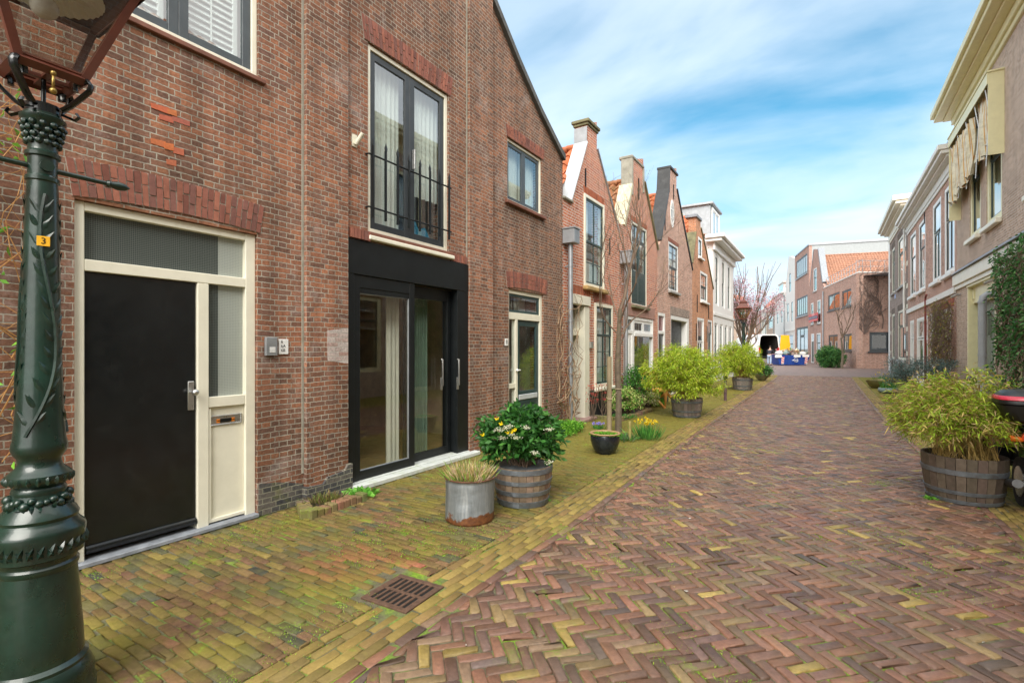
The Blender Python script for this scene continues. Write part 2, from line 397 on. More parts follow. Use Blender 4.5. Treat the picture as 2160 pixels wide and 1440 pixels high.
def patmat(ca=(.045,.055,.05), cb=(.12,.14,.13)):
    "obscured wired glass: a fine square grid"
    m, nt, b = newmat('patterned_glass'); uv, z, oc = wall_uv(nt)
    bt = nd(nt, 'ShaderNodeTexBrick'); lk(nt, uv, bt.inputs['Vector']); bt.offset = 0; bt.inputs['Scale'].default_value = 1
    bt.inputs['Brick Width'].default_value = .014; bt.inputs['Row Height'].default_value = .014; bt.inputs['Mortar Size'].default_value = .0015
    bt.inputs['Color1'].default_value = bt.inputs['Color2'].default_value = (*ca, 1); bt.inputs['Mortar'].default_value = (*cb, 1)
    lk(nt, bt.outputs[0], b.inputs['Base Color']); b.inputs['Roughness'].default_value = .15; bump(nt, b, bt.outputs['Fac'], .5, .003)
    return m
M['pattern_glass'] = patmat(); M['pattern_glass_pale'] = patmat((.3,.33,.3), (.42,.45,.41))
# ---------------------------------------------------------------- camera, light, sky
cam_d = bpy.data.cameras.new('camera'); cam = bpy.data.objects.new('camera', cam_d); COL.objects.link(cam)
cam.location = (0, 0, EYE); cam.rotation_euler = (PI/2, 0, TH)
cam_d.sensor_width = 36; cam_d.lens = FPX/2160*36; cam_d.shift_y = (HY-720)/2160; cam_d.clip_end = 3000; cam_d.clip_start = .05
sc.camera = cam
SUN_EL, SUN_AZ = math.radians(42), math.radians(158)   # azimuth clockwise from +y
sd = bpy.data.lights.new('sun', 'SUN'); sd.energy = 1.9; sd.angle = math.radians(40); sd.color = (1, .95, .87)
so = bpy.data.objects.new('sun', sd); COL.objects.link(so)
dv = Vector((math.sin(SUN_AZ)*math.cos(SUN_EL), math.cos(SUN_AZ)*math.cos(SUN_EL), math.sin(SUN_EL)))
so.rotation_euler = dv.to_track_quat('Z', 'Y').to_euler()
w = bpy.data.worlds.new('World'); sc.world = w; w.use_nodes = True
nt = w.node_tree; bg = nt.nodes['Background']
sky = nd(nt, 'ShaderNodeTexSky'); sky.sky_type = 'NISHITA'; sky.sun_disc = False
sky.sun_elevation = SUN_EL; sky.sun_rotation = SUN_AZ; sky.air_density = 1.3; sky.dust_density = .6; sky.ozone_density = 2.0
tc = nd(nt, 'ShaderNodeTexCoord'); sp = nd(nt, 'ShaderNodeSeparateXYZ'); lk(nt, tc.outputs['Generated'], sp.inputs[0])
den = mth(nt, 'ADD', mth(nt, 'MAXIMUM', sp.outputs[2], 0.0), .16)
cx = nd(nt, 'ShaderNodeCombineXYZ'); lk(nt, mth(nt, 'DIVIDE', sp.outputs[0], den), cx.inputs[0]); lk(nt, mth(nt, 'DIVIDE', sp.outputs[1], den), cx.inputs[1])
mp = nd(nt, 'ShaderNodeMapping'); lk(nt, cx.outputs[0], mp.inputs[0]); mp.inputs['Rotation'].default_value = (0, 0, .5); mp.inputs['Scale'].default_value = (.5, .8, 1); mp.inputs['Location'].default_value = (3.1, 1.7, 0)
c1 = noise(nt, mp.outputs[0], .8, 7, .5, .25); c2 = noise(nt, mp.outputs[0], 2.2, 7, .52, .5)
cf = mth(nt, 'ADD', mth(nt, 'MULTIPLY', c1, .72), mth(nt, 'MULTIPLY', c2, .28))
low = ramp(nt, sp.outputs[2], [(0.0, .2), (.3, .06), (.8, 0.0)])
cf = mth(nt, 'ADD', cf, low)
cov = ramp(nt, cf, [(.455, .0), (.56, .55), (.7, .92)])
skyc = mixc(nt, 1.0, sky.outputs[0], (.46, 1.05, 1.12), 'MULTIPLY')
cloud = mixc(nt, ramp(nt, c2, [(.3, 0.), (.7, 1.)]), (4.6, 5.9, 7.3), (6.8, 7.6, 8.3))
# out-of-view warm glow added overhead and behind the camera to light the facades
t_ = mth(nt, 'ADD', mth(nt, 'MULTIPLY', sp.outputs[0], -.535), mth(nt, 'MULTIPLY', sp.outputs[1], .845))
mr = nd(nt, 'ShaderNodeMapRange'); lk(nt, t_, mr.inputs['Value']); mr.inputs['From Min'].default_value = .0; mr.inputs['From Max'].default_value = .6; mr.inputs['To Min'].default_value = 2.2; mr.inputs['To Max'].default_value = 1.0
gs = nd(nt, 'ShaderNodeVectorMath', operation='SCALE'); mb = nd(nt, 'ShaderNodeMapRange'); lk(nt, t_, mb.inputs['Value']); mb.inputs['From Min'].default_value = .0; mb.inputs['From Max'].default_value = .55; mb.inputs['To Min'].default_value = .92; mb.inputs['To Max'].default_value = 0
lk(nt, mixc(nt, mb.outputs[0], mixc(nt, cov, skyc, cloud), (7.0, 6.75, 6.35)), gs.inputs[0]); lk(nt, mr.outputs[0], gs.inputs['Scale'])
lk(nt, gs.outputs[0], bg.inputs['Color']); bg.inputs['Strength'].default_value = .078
sc.view_settings.view_transform = 'Standard'; sc.view_settings.look = 'None'; sc.view_settings.gamma = 1
sc.view_settings.exposure = EXPO = 1.12
try:
    sc.cycles.max_bounces = 8; sc.cycles.transparent_max_bounces = 16; sc.cycles.use_denoising = True; sc.cycles.caustics_reflective = False; sc.cycles.caustics_refractive = False
except Exception: pass
# ---------------------------------------------------------------- ground
M['joint'] = None
def jointmat():
    m, nt, b = newmat('mossy_joint_sand'); v = objc(nt)
    c = ramp(nt, noise(nt, v, 14, 6, .7), [(.3, (.07,.06,.04)), (.5, (.14,.125,.075)), (.7, (.2,.17,.1))])
    g = ramp(nt, noise(nt, v, 2.2, 7, .7), [(.46, 0.), (.6, 1.)])
    gc = ramp(nt, noise(nt, v, 40, 4), [(.3, (.1,.19,.012)), (.7, (.26,.4,.03))])
    lk(nt, mixc(nt, g, c, gc), b.inputs['Base Color']); b.inputs['Roughness'].default_value = .95
    bump(nt, b, noise(nt, v, 90, 5, .7), .8, .01); return m
M['joint'] = jointmat()
def sheet(name, x0, x1, y0, y1, z, mat, kind='structure'):
    o = MB().add([(x0,y0,z),(x1,y0,z),(x1,y1,z),(x0,y1,z)], [(0,1,2,3)]).build(name, mat); return tag(o, kind=kind)
g_far = paint('far_ground', (.11,.1,.085), .9, var=.2, scale=.3)
sheet('ground', -1500, 1500, -1500, 1500, -.07, g_far)
M['plaza'] = brick('plaza_paving', [(.14,.085,.085),(.18,.11,.105),(.22,.14,.12),(.16,.12,.1)], mortar=(.16,.15,.1), bw=.2, bh=.07, bstr=.2)
def plazamat():
    m, nt, b = newmat('plaza_pavers'); v = objc(nt)
    bt = nd(nt, 'ShaderNodeTexBrick'); mp_ = nd(nt, 'ShaderNodeMapping'); lk(nt, v, mp_.inputs[0]); mp_.inputs['Rotation'].default_value = (0,0,.78); lk(nt, mp_.outputs[0], bt.inputs['Vector'])
    bt.inputs['Scale'].default_value = 1; bt.inputs['Brick Width'].default_value = .2; bt.inputs['Row Height'].default_value = .07; bt.inputs['Mortar Size'].default_value = .005
    bt.inputs['Color1'].default_value = (.13,.085,.08,1); bt.inputs['Color2'].default_value = (.25,.16,.14,1); bt.inputs['Mortar'].default_value = (.17,.16,.1,1)
    lk(nt, mixc(nt, .4, bt.outputs[0], ramp(nt, noise(nt, v, .8, 5), [(.3, .35), (.7, .68)]), 'OVERLAY'), b.inputs['Base Color'])
    b.inputs['Roughness'].default_value = .6; bump(nt, b, bt.outputs['Fac'], -.4, .01); return m
sheet('road', -30, 9, 33, 110, -.004, plazamat())
sheet('joint_ground', -4.6, 3.5, -6, 33, -.0085, M['joint'])
def xl(y): return np.interp(y, [-6, 4, 10, 31, 40], [-1.95, -1.86, -2.0, -2.28, -2.8])
def xr(y): return np.interp(y, [-6, 5, 14, 33], [1.42, 1.3, 1.02, 1.05])
def pavers(name, cx, cy, ang, lx, ly, col, mat, clamp=None, zj=.0025, wear=.0036):
    n = len(cx)
    ch = .008; bv = .0045; bz = .0038
    def ring(hx, hy, c):
        return np.stack([np.stack(p, -1) for p in [(-hx+c,-hy),(hx-c,-hy),(hx,-hy+c),(hx,hy-c),(hx-c,hy),(-hx+c,hy),(-hx,hy-c),(-hx,-hy+c)]], 1)
    o = np.ones(n)
    R1 = ring(lx/2, ly/2, o*ch); R2 = ring(lx/2-bv, ly/2-bv, o*ch)
    jit = RNG.normal(size=(n, 8, 2))*wear
    R1 = R1+jit; R2 = R2+jit+RNG.normal(size=(n, 8, 2))*.001
    ca, sa = np.cos(ang)[:, None], np.sin(ang)[:, None]
    z0 = RNG.normal(size=(n, 1))*zj; tx = RNG.normal(size=(n, 1))*.008; ty = RNG.normal(size=(n, 1))*.018
    def place(R, dz):
        z = z0+tx*R[:, :, 0]+ty*R[:, :, 1]+dz
        X = cx[:, None]+R[:, :, 0]*ca-R[:, :, 1]*sa; Y = cy[:, None]+R[:, :, 0]*sa+R[:, :, 1]*ca
        if clamp:
            a, b = clamp
            if a is not None: X = np.maximum(X, a(Y)+.004)
            if b is not None: X = np.minimum(X, b(Y)-.004)
        return np.stack([X, Y, z], -1)
    V = np.stack([place(R2, 0), place(R1, -bz), place(R1, -.04)], 1).reshape(-1, 3)
    i = np.arange(n)[:, None]*24
    F4 = []
    for k in range(8):
        k2 = (k+1) % 8
        F4.append(i+np.array([[8+k, 8+k2, k2, k]])); F4.append(i+np.array([[16+k, 16+k2, 8+k2, 8+k]]))
    # top as three quads
    for q in ((0,1,2,7), (7,2,3,6), (6,3,4,5)): F4.append(i+np.array([q]))
    F = np.stack(F4, 1).reshape(-1, 4)
    C = np.repeat(col, 19, axis=0)
    o = np_mesh(name, V, F, C, mat); return tag(o, kind='structure')
M['road_paver'] = colmat('road_paver', .5, .65, 50, .6, moss=(.2,.3,.03), moss_amt=.5, film=(.17,.13,.06), film_amt=.3, spec=.5)
M['walk_paver'] = colmat('walk_paver', .8, .8, 50, .75, moss=(.2,.32,.02), moss_amt=.8, film=(.185,.17,.022), film_amt=.68, film_y=(2.2, 7), spec=.3)
M['band_paver'] = colmat('band_paver', .75, .5, 55, .5, moss=(.22,.32,.03), moss_amt=.6, film=(.27,.21,.045), film_amt=.6, spec=.3)
PURP = [(.17,.088,.066),(.205,.1,.068),(.235,.11,.07),(.135,.078,.066),(.195,.125,.08),(.25,.17,.078),(.38,.27,.075),(.115,.08,.072)]
W_ = [.24,.23,.19,.13,.1,.05,.02,.04]
# herringbone, 45 degrees to the street
g = .0625; n3 = 3; cells = []
R_ = int(44/g*.72)
i = np.arange(-580, 580)
X, Y = np.meshgrid(i, i, indexing='ij'); d = (X-Y) % 6
hm = d == 0; vm = d == 5
hx, hy = (X[hm]+1.5)*g, (Y[hm]+.5)*g; vx, vy = (X[vm]+.5)*g, (Y[vm]+1.5)*g
ax = -np.concatenate([hx, vx]); ay = np.concatenate([hy, vy]); aa = np.concatenate([np.zeros(len(hx)), np.full(len(vx), PI/2)])
r45 = PI/4
cx_ = (ax*math.cos(r45)-ay*math.sin(r45)); cy_ = (ax*math.sin(r45)+ay*math.cos(r45))+14
k = (cy_ > .6) & (cy_ < 33) & (cx_ > xl(cy_)-.05) & (cx_ < xr(cy_)+.05)
k |= (cy_ <= .6) & (cy_ > -3) & (cx_ > xl(cy_)-.05) & (cx_ < xr(cy_)+.05)
cx_, cy_, aa = cx_[k], cy_[k], aa[k]+r45; n = len(cx_)
colr = pick(PURP, n, .2, W_)
pavers('road_herringbone', cx_, cy_, aa, np.full(n, 3*g-.006), np.full(n, g-.006), colr, M['road_paver'], (xl, xr))
# courses running along the street
def courses(name, off, k, cols, mat, side, y0=-4, y1=33, w=None):
    X = []; Y = []; 
    for j in range(k):
        y = np.arange(y0+(j % 2)*.1+RNG.random()*.03, y1, .206)
        X.append((off(y)+side*(j+.5)*.07)); Y.append(y)
    X = np.concatenate(X); Y = np.concatenate(Y)
    if side < 0: m = ~((X > -2.49) & (X < -2.07) & (Y > 2.02) & (Y < 2.6)); X, Y = X[m], Y[m]
    n = len(X)
    return pavers(name, X, Y, np.full(n, PI/2)+RNG.normal(size=n)*.012, np.full(n, .196), np.full(n, .062), pick(cols, n, .15, w), mat)
YEL = [(.26,.175,.055),(.22,.15,.052),(.28,.2,.065),(.18,.13,.052),(.2,.12,.055)]
courses('road_edge_row', lambda y: xl(y), 1, PURP, M['road_paver'], -1, w=W_)
courses('gutter_band', lambda y: xl(y)-.07, 5, YEL, M['band_paver'], -1)
courses('right_edge_row', lambda y: xr(y), 1, PURP, M['road_paver'], 1, w=W_)
courses('right_band', lambda y: xr(y)+.07, 4, YEL, M['band_paver'], 1)
# pavements, bricks laid across
MIX = [(.155,.085,.05),(.135,.09,.05),(.165,.1,.05),(.2,.14,.05),(.1,.085,.055),(.06,.062,.058),(.175,.08,.052),(.15,.072,.055),(.125,.08,.045),(.15,.08,.048)]
def walk(name, xa, xb, y0, y1, off, mat, cols, clamp):
    X = []; Y = []
    rows = np.arange(y0, y1, .0615)
    for j, y in enumerate(rows):
        x = np.arange(xa-.2+(j % 2)*.091+RNG.normal()*.012, xb+.2, .182); X.append(x); Y.append(np.full(len(x), y)+.012*np.sin(x*2.1+y*.7))
    X = np.concatenate(X); Y = np.concatenate(Y)
    lo, hi = clamp
    m = (X > lo(Y)-.08) & (X < hi(Y)+.08) & ~((X > -2.55) & (X < -2.02) & (Y > 2.06) & (Y < 2.56) & (X < 0))
    X, Y = X[m], Y[m]; n = len(X)
    C = pick(cols, n, .15)
    red = (np.abs(X+2.75) < .33) & (np.abs(Y-2.45) < .3) & (RNG.random(n) < .6); C[red] = pick([(.27,.09,.06),(.22,.08,.055)], red.sum(), .15)
    return pavers(name, X, Y, RNG.normal(size=n)*.03, np.full(n, .174), np.full(n, .0545), C, mat, clamp, .0028, .0035)
walk('pavement_house_side', -4.5, -1.9, -3, 33, 0, M['walk_paver'], MIX, (lambda y: np.full_like(y, -4.42), lambda y: xl(y)-.42))
walk('pavement_opposite', 1.2, 3.4, 1, 33, 0, M['walk_paver'], MIX, (lambda y: xr(y)+.35, lambda y: np.full_like(y, 3.28)))
# grass and moss tufts in the joints
def tufts():
    P = []; n = 11000
    for _ in range(n):
        if random.random() < .55:
            x = random.uniform(-4.35, -2.2); y = abs(random.gauss(0, 1))*4.5+1.2
        else:
            x = random.uniform(-1.8, 1.5); y = 1.4+abs(random.gauss(0, 1))*5
        P.append((x, y))
    P = np.array(P)
    s = np.sin(P[:,0]*3.1+P[:,1]*1.3)+np.sin(P[:,0]*1.3-P[:,1]*2.7+1)+.8*np.sin(P[:,0]*5.3+2)*np.sin(P[:,1]*4.1)
    P = P[(s > .35) & (P[:,1] < 22)]
    P[:,0] = np.where(P[:,0] < -1.95, P[:,0], P[:,0])
    Q = np.repeat(P, 7, axis=0)+RNG.normal(size=(len(P)*7, 2))*np.array([.035, .012])
    n = len(Q); B = np.column_stack([Q, np.full(n, -.006)])
    D = np.column_stack([RNG.normal(size=(n, 2))*.8, np.full(n, .9)])
    o = leaves('joint_grass', B, D, RNG.uniform(.01, .026, n), .0045, pick([(.16,.34,.02),(.26,.48,.03),(.34,.52,.05),(.32,.36,.08)], n, .2), M['leaf'])
    tag(o, 'bright green grass and moss growing in the paving joints', 'grass', kind='stuff')
tufts()
# drain grate
def grate(name, x, y, s, rz, label, near=True):
    t = empty(name, (x, y, 0), rz, label, 'drain grate', 'cast iron drain grates')
    iron = M.setdefault('rust_iron', paint('rusty_cast_iron', (.13,.075,.05), .75, .3, var=.35, scale=20, bmp=.5, dirt=(.2,.11,.06), dirtamt=.6))
    h = s/2; m = MB(); e = .035
    for a, b, c, d in ((-h,h,-h,-h+e),(-h,h,h-e,h),(-h,-h+e,-h+e,h-e),(h-e,h,-h+e,h-e)): m.box(a, b, c, d, -.03, .004, b=.003)
    m.build('frame', iron, t)
    m = MB(); k = 7; wbar = (s-2*e)
    m.box(-h+e, h-e, -.012, .012, -.028, .001, b=.002)
    for i in range(k+1):
        xx = -h+e+wbar*i/k; m.box(xx-.009, xx+.009, -h+e, h-e, -.026, .002, b=.002)
    m.build('bars', iron, t)
    MB().box(-h+e*.5, h-e*.5, -h+e*.5, h-e*.5, -.02, -.005).build('pit_shade', paint('pit_shade_black', (.006,.006,.005), .9), t)  # painted shade: black slab stands in for the dark shaft below the bars
grate('drain_grate', -2.285, 2.31, .37, .06, 'rusty iron drain grate beside red bricks in the near left pavement')
x, y = ground(1560, 833); grate('drain_grate', x+.0, y, .4, 0, 'small dark drain grate in mossy paving by the thin purple post')
x, y = ground(1862, 850); grate('drain_grate', x, y, .4, 0, 'dark drain grate in the yellow band behind the right bamboo')
# ---------------------------------------------------------------- building helpers (local frame: x right, y into the house, z up)
def bar_frame(m, u0, u1, z0, z1, w, y0, y1, b=.004, bottom=True, wt=None, wb=None):
    wt = wt or w; wb = wb or w
    m.box(u0, u0+w, y0, y1, z0, z1, b=b); m.box(u1-w, u1, y0, y1, z0, z1, b=b)
    m.box(u0+w+.0005, u1-w-.0005, y0+.002, y1-.001, z1-wt, z1-.001, b=b)
    if bottom: m.box(u0+w+.0005, u1-w-.0005, y0+.002, y1-.001, z0+.001, z0+wb, b=b)
def interior(H, u0, u1, z0, z1, y0, d=.7, mat=None, name='room'):
    m = MB(); a, b, c, e = u0-.15, u1+.15, z0-.1, z1+.1
    m.add([(a,y0,c),(b,y0,c),(b,y0+d,c),(a,y0+d,c),(a,y0,e),(b,y0,e),(b,y0+d,e),(a,y0+d,e)],
          [(0,1,2,3),(4,7,6,5),(0,3,7,4),(1,5,6,2),(3,2,6,7)])
    return m.build(name, mat or M['room'], H)
def curtain(H, u0, u1, z0, z1, y, mat, folds=10, name='curtain', amp=.018):
    m = MB(); n = max(8, folds*6); vs = []
    for i in range(n+1):
        t = i/n; u = u0+(u1-u0)*t; yy = y+amp*math.sin(t*folds*2*PI)+amp*.4*math.sin(t*folds*5.1)
        vs += [(u, yy, z0), (u, yy, z1)]
    m.add(vs, [(2*i, 2*i+2, 2*i+3, 2*i+1) for i in range(n)])
    return m.build(name, mat, H, smooth=True)
def louvres(H, u0, u1, z0, z1, y, mat):
    m = MB(); k = int((z1-z0)/.055)
    for i in range(k):
        z = z0+(z1-z0)*(i+.5)/k
        m.box(u0, u1, -.004, .004, -.03, .03, M=Matrix.Translation((0, y, z))@Matrix.Rotation(math.radians(-35), 4, 'X'))
    m.box((u0+u1)/2-.006, (u0+u1)/2+.006, y-.03, y-.022, z0, z1)
    bar_frame(m, u0-.02, u1+.02, z0-.03, z1+.03, .045, y-.02, y+.02)
    return m.build('shutter', mat, H)
def sash(W, u0, u1, z0, z1, y, mat, cols=1, rows=1, sw=.045, th=.04, gb=.018, glass=None, name='sash'):
    m = MB(); bar_frame(m, u0, u1, z0, z1, sw, y, y+th, b=.003)
    a, b, c, d = u0+sw, u1-sw, z0+sw, z1-sw
    for i in range(1, cols): x = a+(b-a)*i/cols; m.box(x-gb/2, x+gb/2, y+.004, y+th-.004, c, d)
    for i in range(1, rows): z = c+(d-c)*i/rows; m.box(a, b, y+.006, y+th-.006, z-gb/2, z+gb/2)
    s = m.build(name, mat, W)
    p = MB().box(a-.01, b+.01, y+th*.5-.003, y+th*.5+.003, c-.01, d+.01).build('pane', glass or M['glass'], W)
    return s
def window(H, u0, u1, z0, z1, rec=.06, fw=.06, fm='white', sm='green_sash', sashes=None, inside=None, sill=None, glass=None, proud=None, label=None, wallt=.25, fd=.09, name='window', sw=.045, room=True, imat=None, curt=None):
    y = rec if proud is None else -proud
    m = MB(); bar_frame(m, u0+.0015, u1-.0015, z0+.0015, z1-.0015, fw, y, y+fd)
    W = m.build(name, M[fm], H)
    if label: W['label'] = label
    a, b, c, d = u0+fw, u1-fw, z0+fw, z1-fw
    for s in (sashes or [(0, 1, 0, 1, 1, 1)]):
        sash(W, a+(b-a)*s[0]+.001, a+(b-a)*s[1]-.001, c+(d-c)*s[2]+.001, c+(d-c)*s[3]-.001, y+.02+(.012 if s[2] == 0 and s[3] < 1 else 0), M[sm], s[4], s[5], sw=sw, glass=glass)
    if room: interior(W, u0, u1, z0, z1, max(y+fd, wallt)+.002, .8, imat)
    ys = y+fd+.03
    for it in (inside or []):
        k, p0, p1, q0, q1 = it[:5]; A, B, Cc, Dd = a+(b-a)*p0, a+(b-a)*p1, c+(d-c)*q0, c+(d-c)*q1
        if k == 'net': curtain(W, A, B, Cc, Dd, ys+.03, M['curtain'], max(2, int((B-A)*14)))
        if k == 'grey': curtain(W, A, B, Cc, Dd, ys+.03, M['curtain_grey'], max(2, int((B-A)*12)))
        if k == 'blind': MB().box(A, B, ys, ys+.006, Cc, Dd).build('blind', M['curtain'], W)
        if k == 'louvre': louvres(W, A, B, Cc, Dd, ys+.02, M['louvre'])
    if sill: 
        MB().box(u0-.05, u1+.05, -.05, max(y-.001, .02) if proud is None else -.001, z0-.06, z0-.002, b=.006).build('sill', M[sill], W)
    return W
ARC = [(.27,.105,.075),(.23,.09,.066),(.31,.12,.08),(.2,.09,.072)]
def arch(H, u0, u1, z0, h, rise=.0, two=True, cols=ARC, flare=.04, name='brick_arch', mort=(.42,.38,.32), t=.012):
    m = MB(); w = .046; n = max(3, int((u1-u0)/w)); L = u1-u0
    def zc(t_): return z0+rise*(1-(2*t_-1)**2)
    m.col = mort; m.mi = 0
    pts = [(u0+L*i/20, zc(i/20)) for i in range(21)]; top = [(u0-flare+(L+2*flare)*i/20, zc(i/20)+h) for i in range(20, -1, -1)]
    m.prism(pts+top, -.004, .0)
    for i in range(n):
        cols_ = random.choice(cols); 
        def P(s, r): # s along 0..1, r up 0..1
            return (u0-flare*r+(L+2*flare*r)*s, zc(s)+h*r)
        cut = [(0, 1)] if not two else ([(0, .62), (.64, 1)] if i % 2 else [(0, .34), (.36, 1)])
        for a, b in cut:
            f = random.uniform(.8, 1.2); m.col = tuple(c*f for c in cols_)
            e = .09; s0, s1 = (i+e)/n, (i+1-e)/n
            q = [P(s0, a+.01), P(s1, a+.01), P(s1, b-.01), P(s0, b-.01)]
            j = lambda: random.uniform(-.0025, .0025)
            q = [(x+j(), z+j()) for x, z in q]
            m.prism(q, -t+random.uniform(-.002, .003), .0, back=False)
    return m.build(name, M['arch'], H)
def patch_bricks(H, lst, cols, name='repair_brick'):
    for (u, z, l) in lst:
        m = MB(); m.col = tuple(c*random.uniform(.85, 1.15) for c in random.choice(cols)); q = lambda: random.uniform(-.005, .005)
        m.prism([(u+q(), z+q()), (u+l+q(), z+q()), (u+l+q(), z+.048+q()), (u+q(), z+.04+q())], -random.uniform(.003,.007), .0)
        m.build(name, M['arch'], H)
def tile_mat(name, c1, c2, dirt, amt):
    return paint(name, c1, .7, var=.3, scale=5, dirt=dirt, dirtamt=amt, bmp=.3)
M['tile_orange'] = tile_mat('orange_pantile', (.48,.15,.06), 0, (.22,.11,.05), .6)
M['tile_mossy'] = tile_mat('mossy_pantile', (.33,.14,.06), 0, (.1,.1,.03), .8)
M['tile_pale'] = tile_mat('pale_pantile', (.36,.18,.115), 0, (.19,.13,.095), .9)
def pantiles(H, o, ax, up, w, l, mat, tw=.24, th=.32, res=8, name='roof', amp=.035, thick=.05):
    "wavy tile field: origin o, along ax (unit), up the slope up (unit)"
    ax = Vector(ax).normalized(); up = Vector(up).normalized(); N = ax.cross(up).normalized(); o = Vector(o)
    if N.z < 0: N = -N
    nc = max(1, round(w/tw)); tw = w/nc; nr = max(1, round(l/th)); th = l/nr
    vs = []; fs = []; W = nc*res+1
    for r in range(nr):
        b = len(vs); ph = random.uniform(-.01, .01)
        for e in (0, 1):
            for i in range(W):
                t = i/res; x = t*tw
                wv = amp*(math.sin(2*PI*t)+.35*math.sin(4*PI*t+.6)); lift = .035 if e == 0 else 0.0
                p = o+ax*x+up*(r*th+(th*1.02 if e else -.02))+N*(wv+lift+ph*.3)
                vs.append(p)
        for i in range(W-1):
            fs.append((b+i, b+i+1, b+W+i+1, b+W+i))
        for i in range(W-1): # lip of the course
            k = len(vs)
            if i == 0: lip0 = k; vs += [Vector(vs[b+j])-N*.03 for j in range(W)]
            fs.append((lip0+i, lip0+i+1, b+i+1, b+i))
    m = MB(); m.add(vs, fs)
    return m.build(name, mat, H, smooth=40)
def drainpipe(H, u, z1, hz, hw=.2, out=.1, r=.042, mat='zinc', name='drainpipe', z0=0.0):
    y = -out
    m = MB(); m.tube([(u, y, z0+.02), (u, y, z1)], r, 12)
    for z in (z0+.9, z0+2.1, z0+3.2):
        if z < z1: m.tube([(u, y, z-.02), (u, y, z+.02)], r+.008, 12); m.box(u-.012, u+.012, y, 0, z-.012, z+.012)
    P = m.build(name, M[mat], H, smooth=40)
    if hz:
        m = MB(); m.box(u-hw/2, u+hw/2, -out-hw*.55, -.003, z1, z1+hz, b=.008); m.box(u-hw/2-.015, u+hw/2+.015, -out-hw*.55-.015, -.002, z1+hz+.001, z1+hz+.03, b=.004); m.build('hopper', M[mat], P)
    return P
def text(s, size, mat, parent, loc, rot=(PI/2, 0, 0), name='lettering', ax='CENTER', ext=.0008, sx=1.0):
    c = bpy.data.curves.new(name, 'FONT'); c.body = s; c.size = size; c.extrude = ext; c.align_x = ax; c.align_y = 'CENTER'
    o = bpy.data.objects.new(name, c); COL.objects.link(o); c.materials.append(mat); o.parent = parent; o.location = loc; o.rotation_euler = rot; o.scale = (sx, 1, 1)
    bpy.context.view_layer.update(); me = bpy.data.meshes.new_from_object(o.evaluated_get(bpy.context.evaluated_depsgraph_get())); me.name = name
    n = bpy.data.objects.new(name, me); COL.objects.link(n); n.parent = parent; n.location = loc; n.rotation_euler = rot; n.scale = (sx, 1, 1)
    bpy.data.objects.remove(o); n.name = name
    if not me.materials: me.materials.append(mat)
    return n
def house(name, P, u0, label, cat='house', group='row of brick houses'):
    x, y = P.pt(u0); return empty(name, (x, y, 0), P.ang, label, cat, group)
class Spec:
    "turns photo pixels on a facade into local (u, z)"
    def __init__(s, P, u0, out=0): s.P = P; s.u0 = u0
    def u(s, px): return s.P.U(px)-s.u0
    def p(s, px, py): a, z = s.P.uz(px, py); return (a-s.u0, z)
    def r(s, pl, pr, yt, yb, ref=None):
        "rectangle from left px, right px, top and bottom py measured at px=ref (left by default)"
        ref = ref if ref is not None else pl
        zt = s.P.Zh(ref, yt); zb = 0.0 if yb is None else s.P.Zh(ref, yb)
        a, b = sorted((s.u(pl), s.u(pr))); return a, b, zb, zt

def anchors(H, pts, h0=.2, h1=.2, w=.013):
    for x, z in pts: MB().box(x-w, x+w, -.03, 0, z-h0, z+h1, b=.003).build('wall_anchor', M['black_metal'], H)
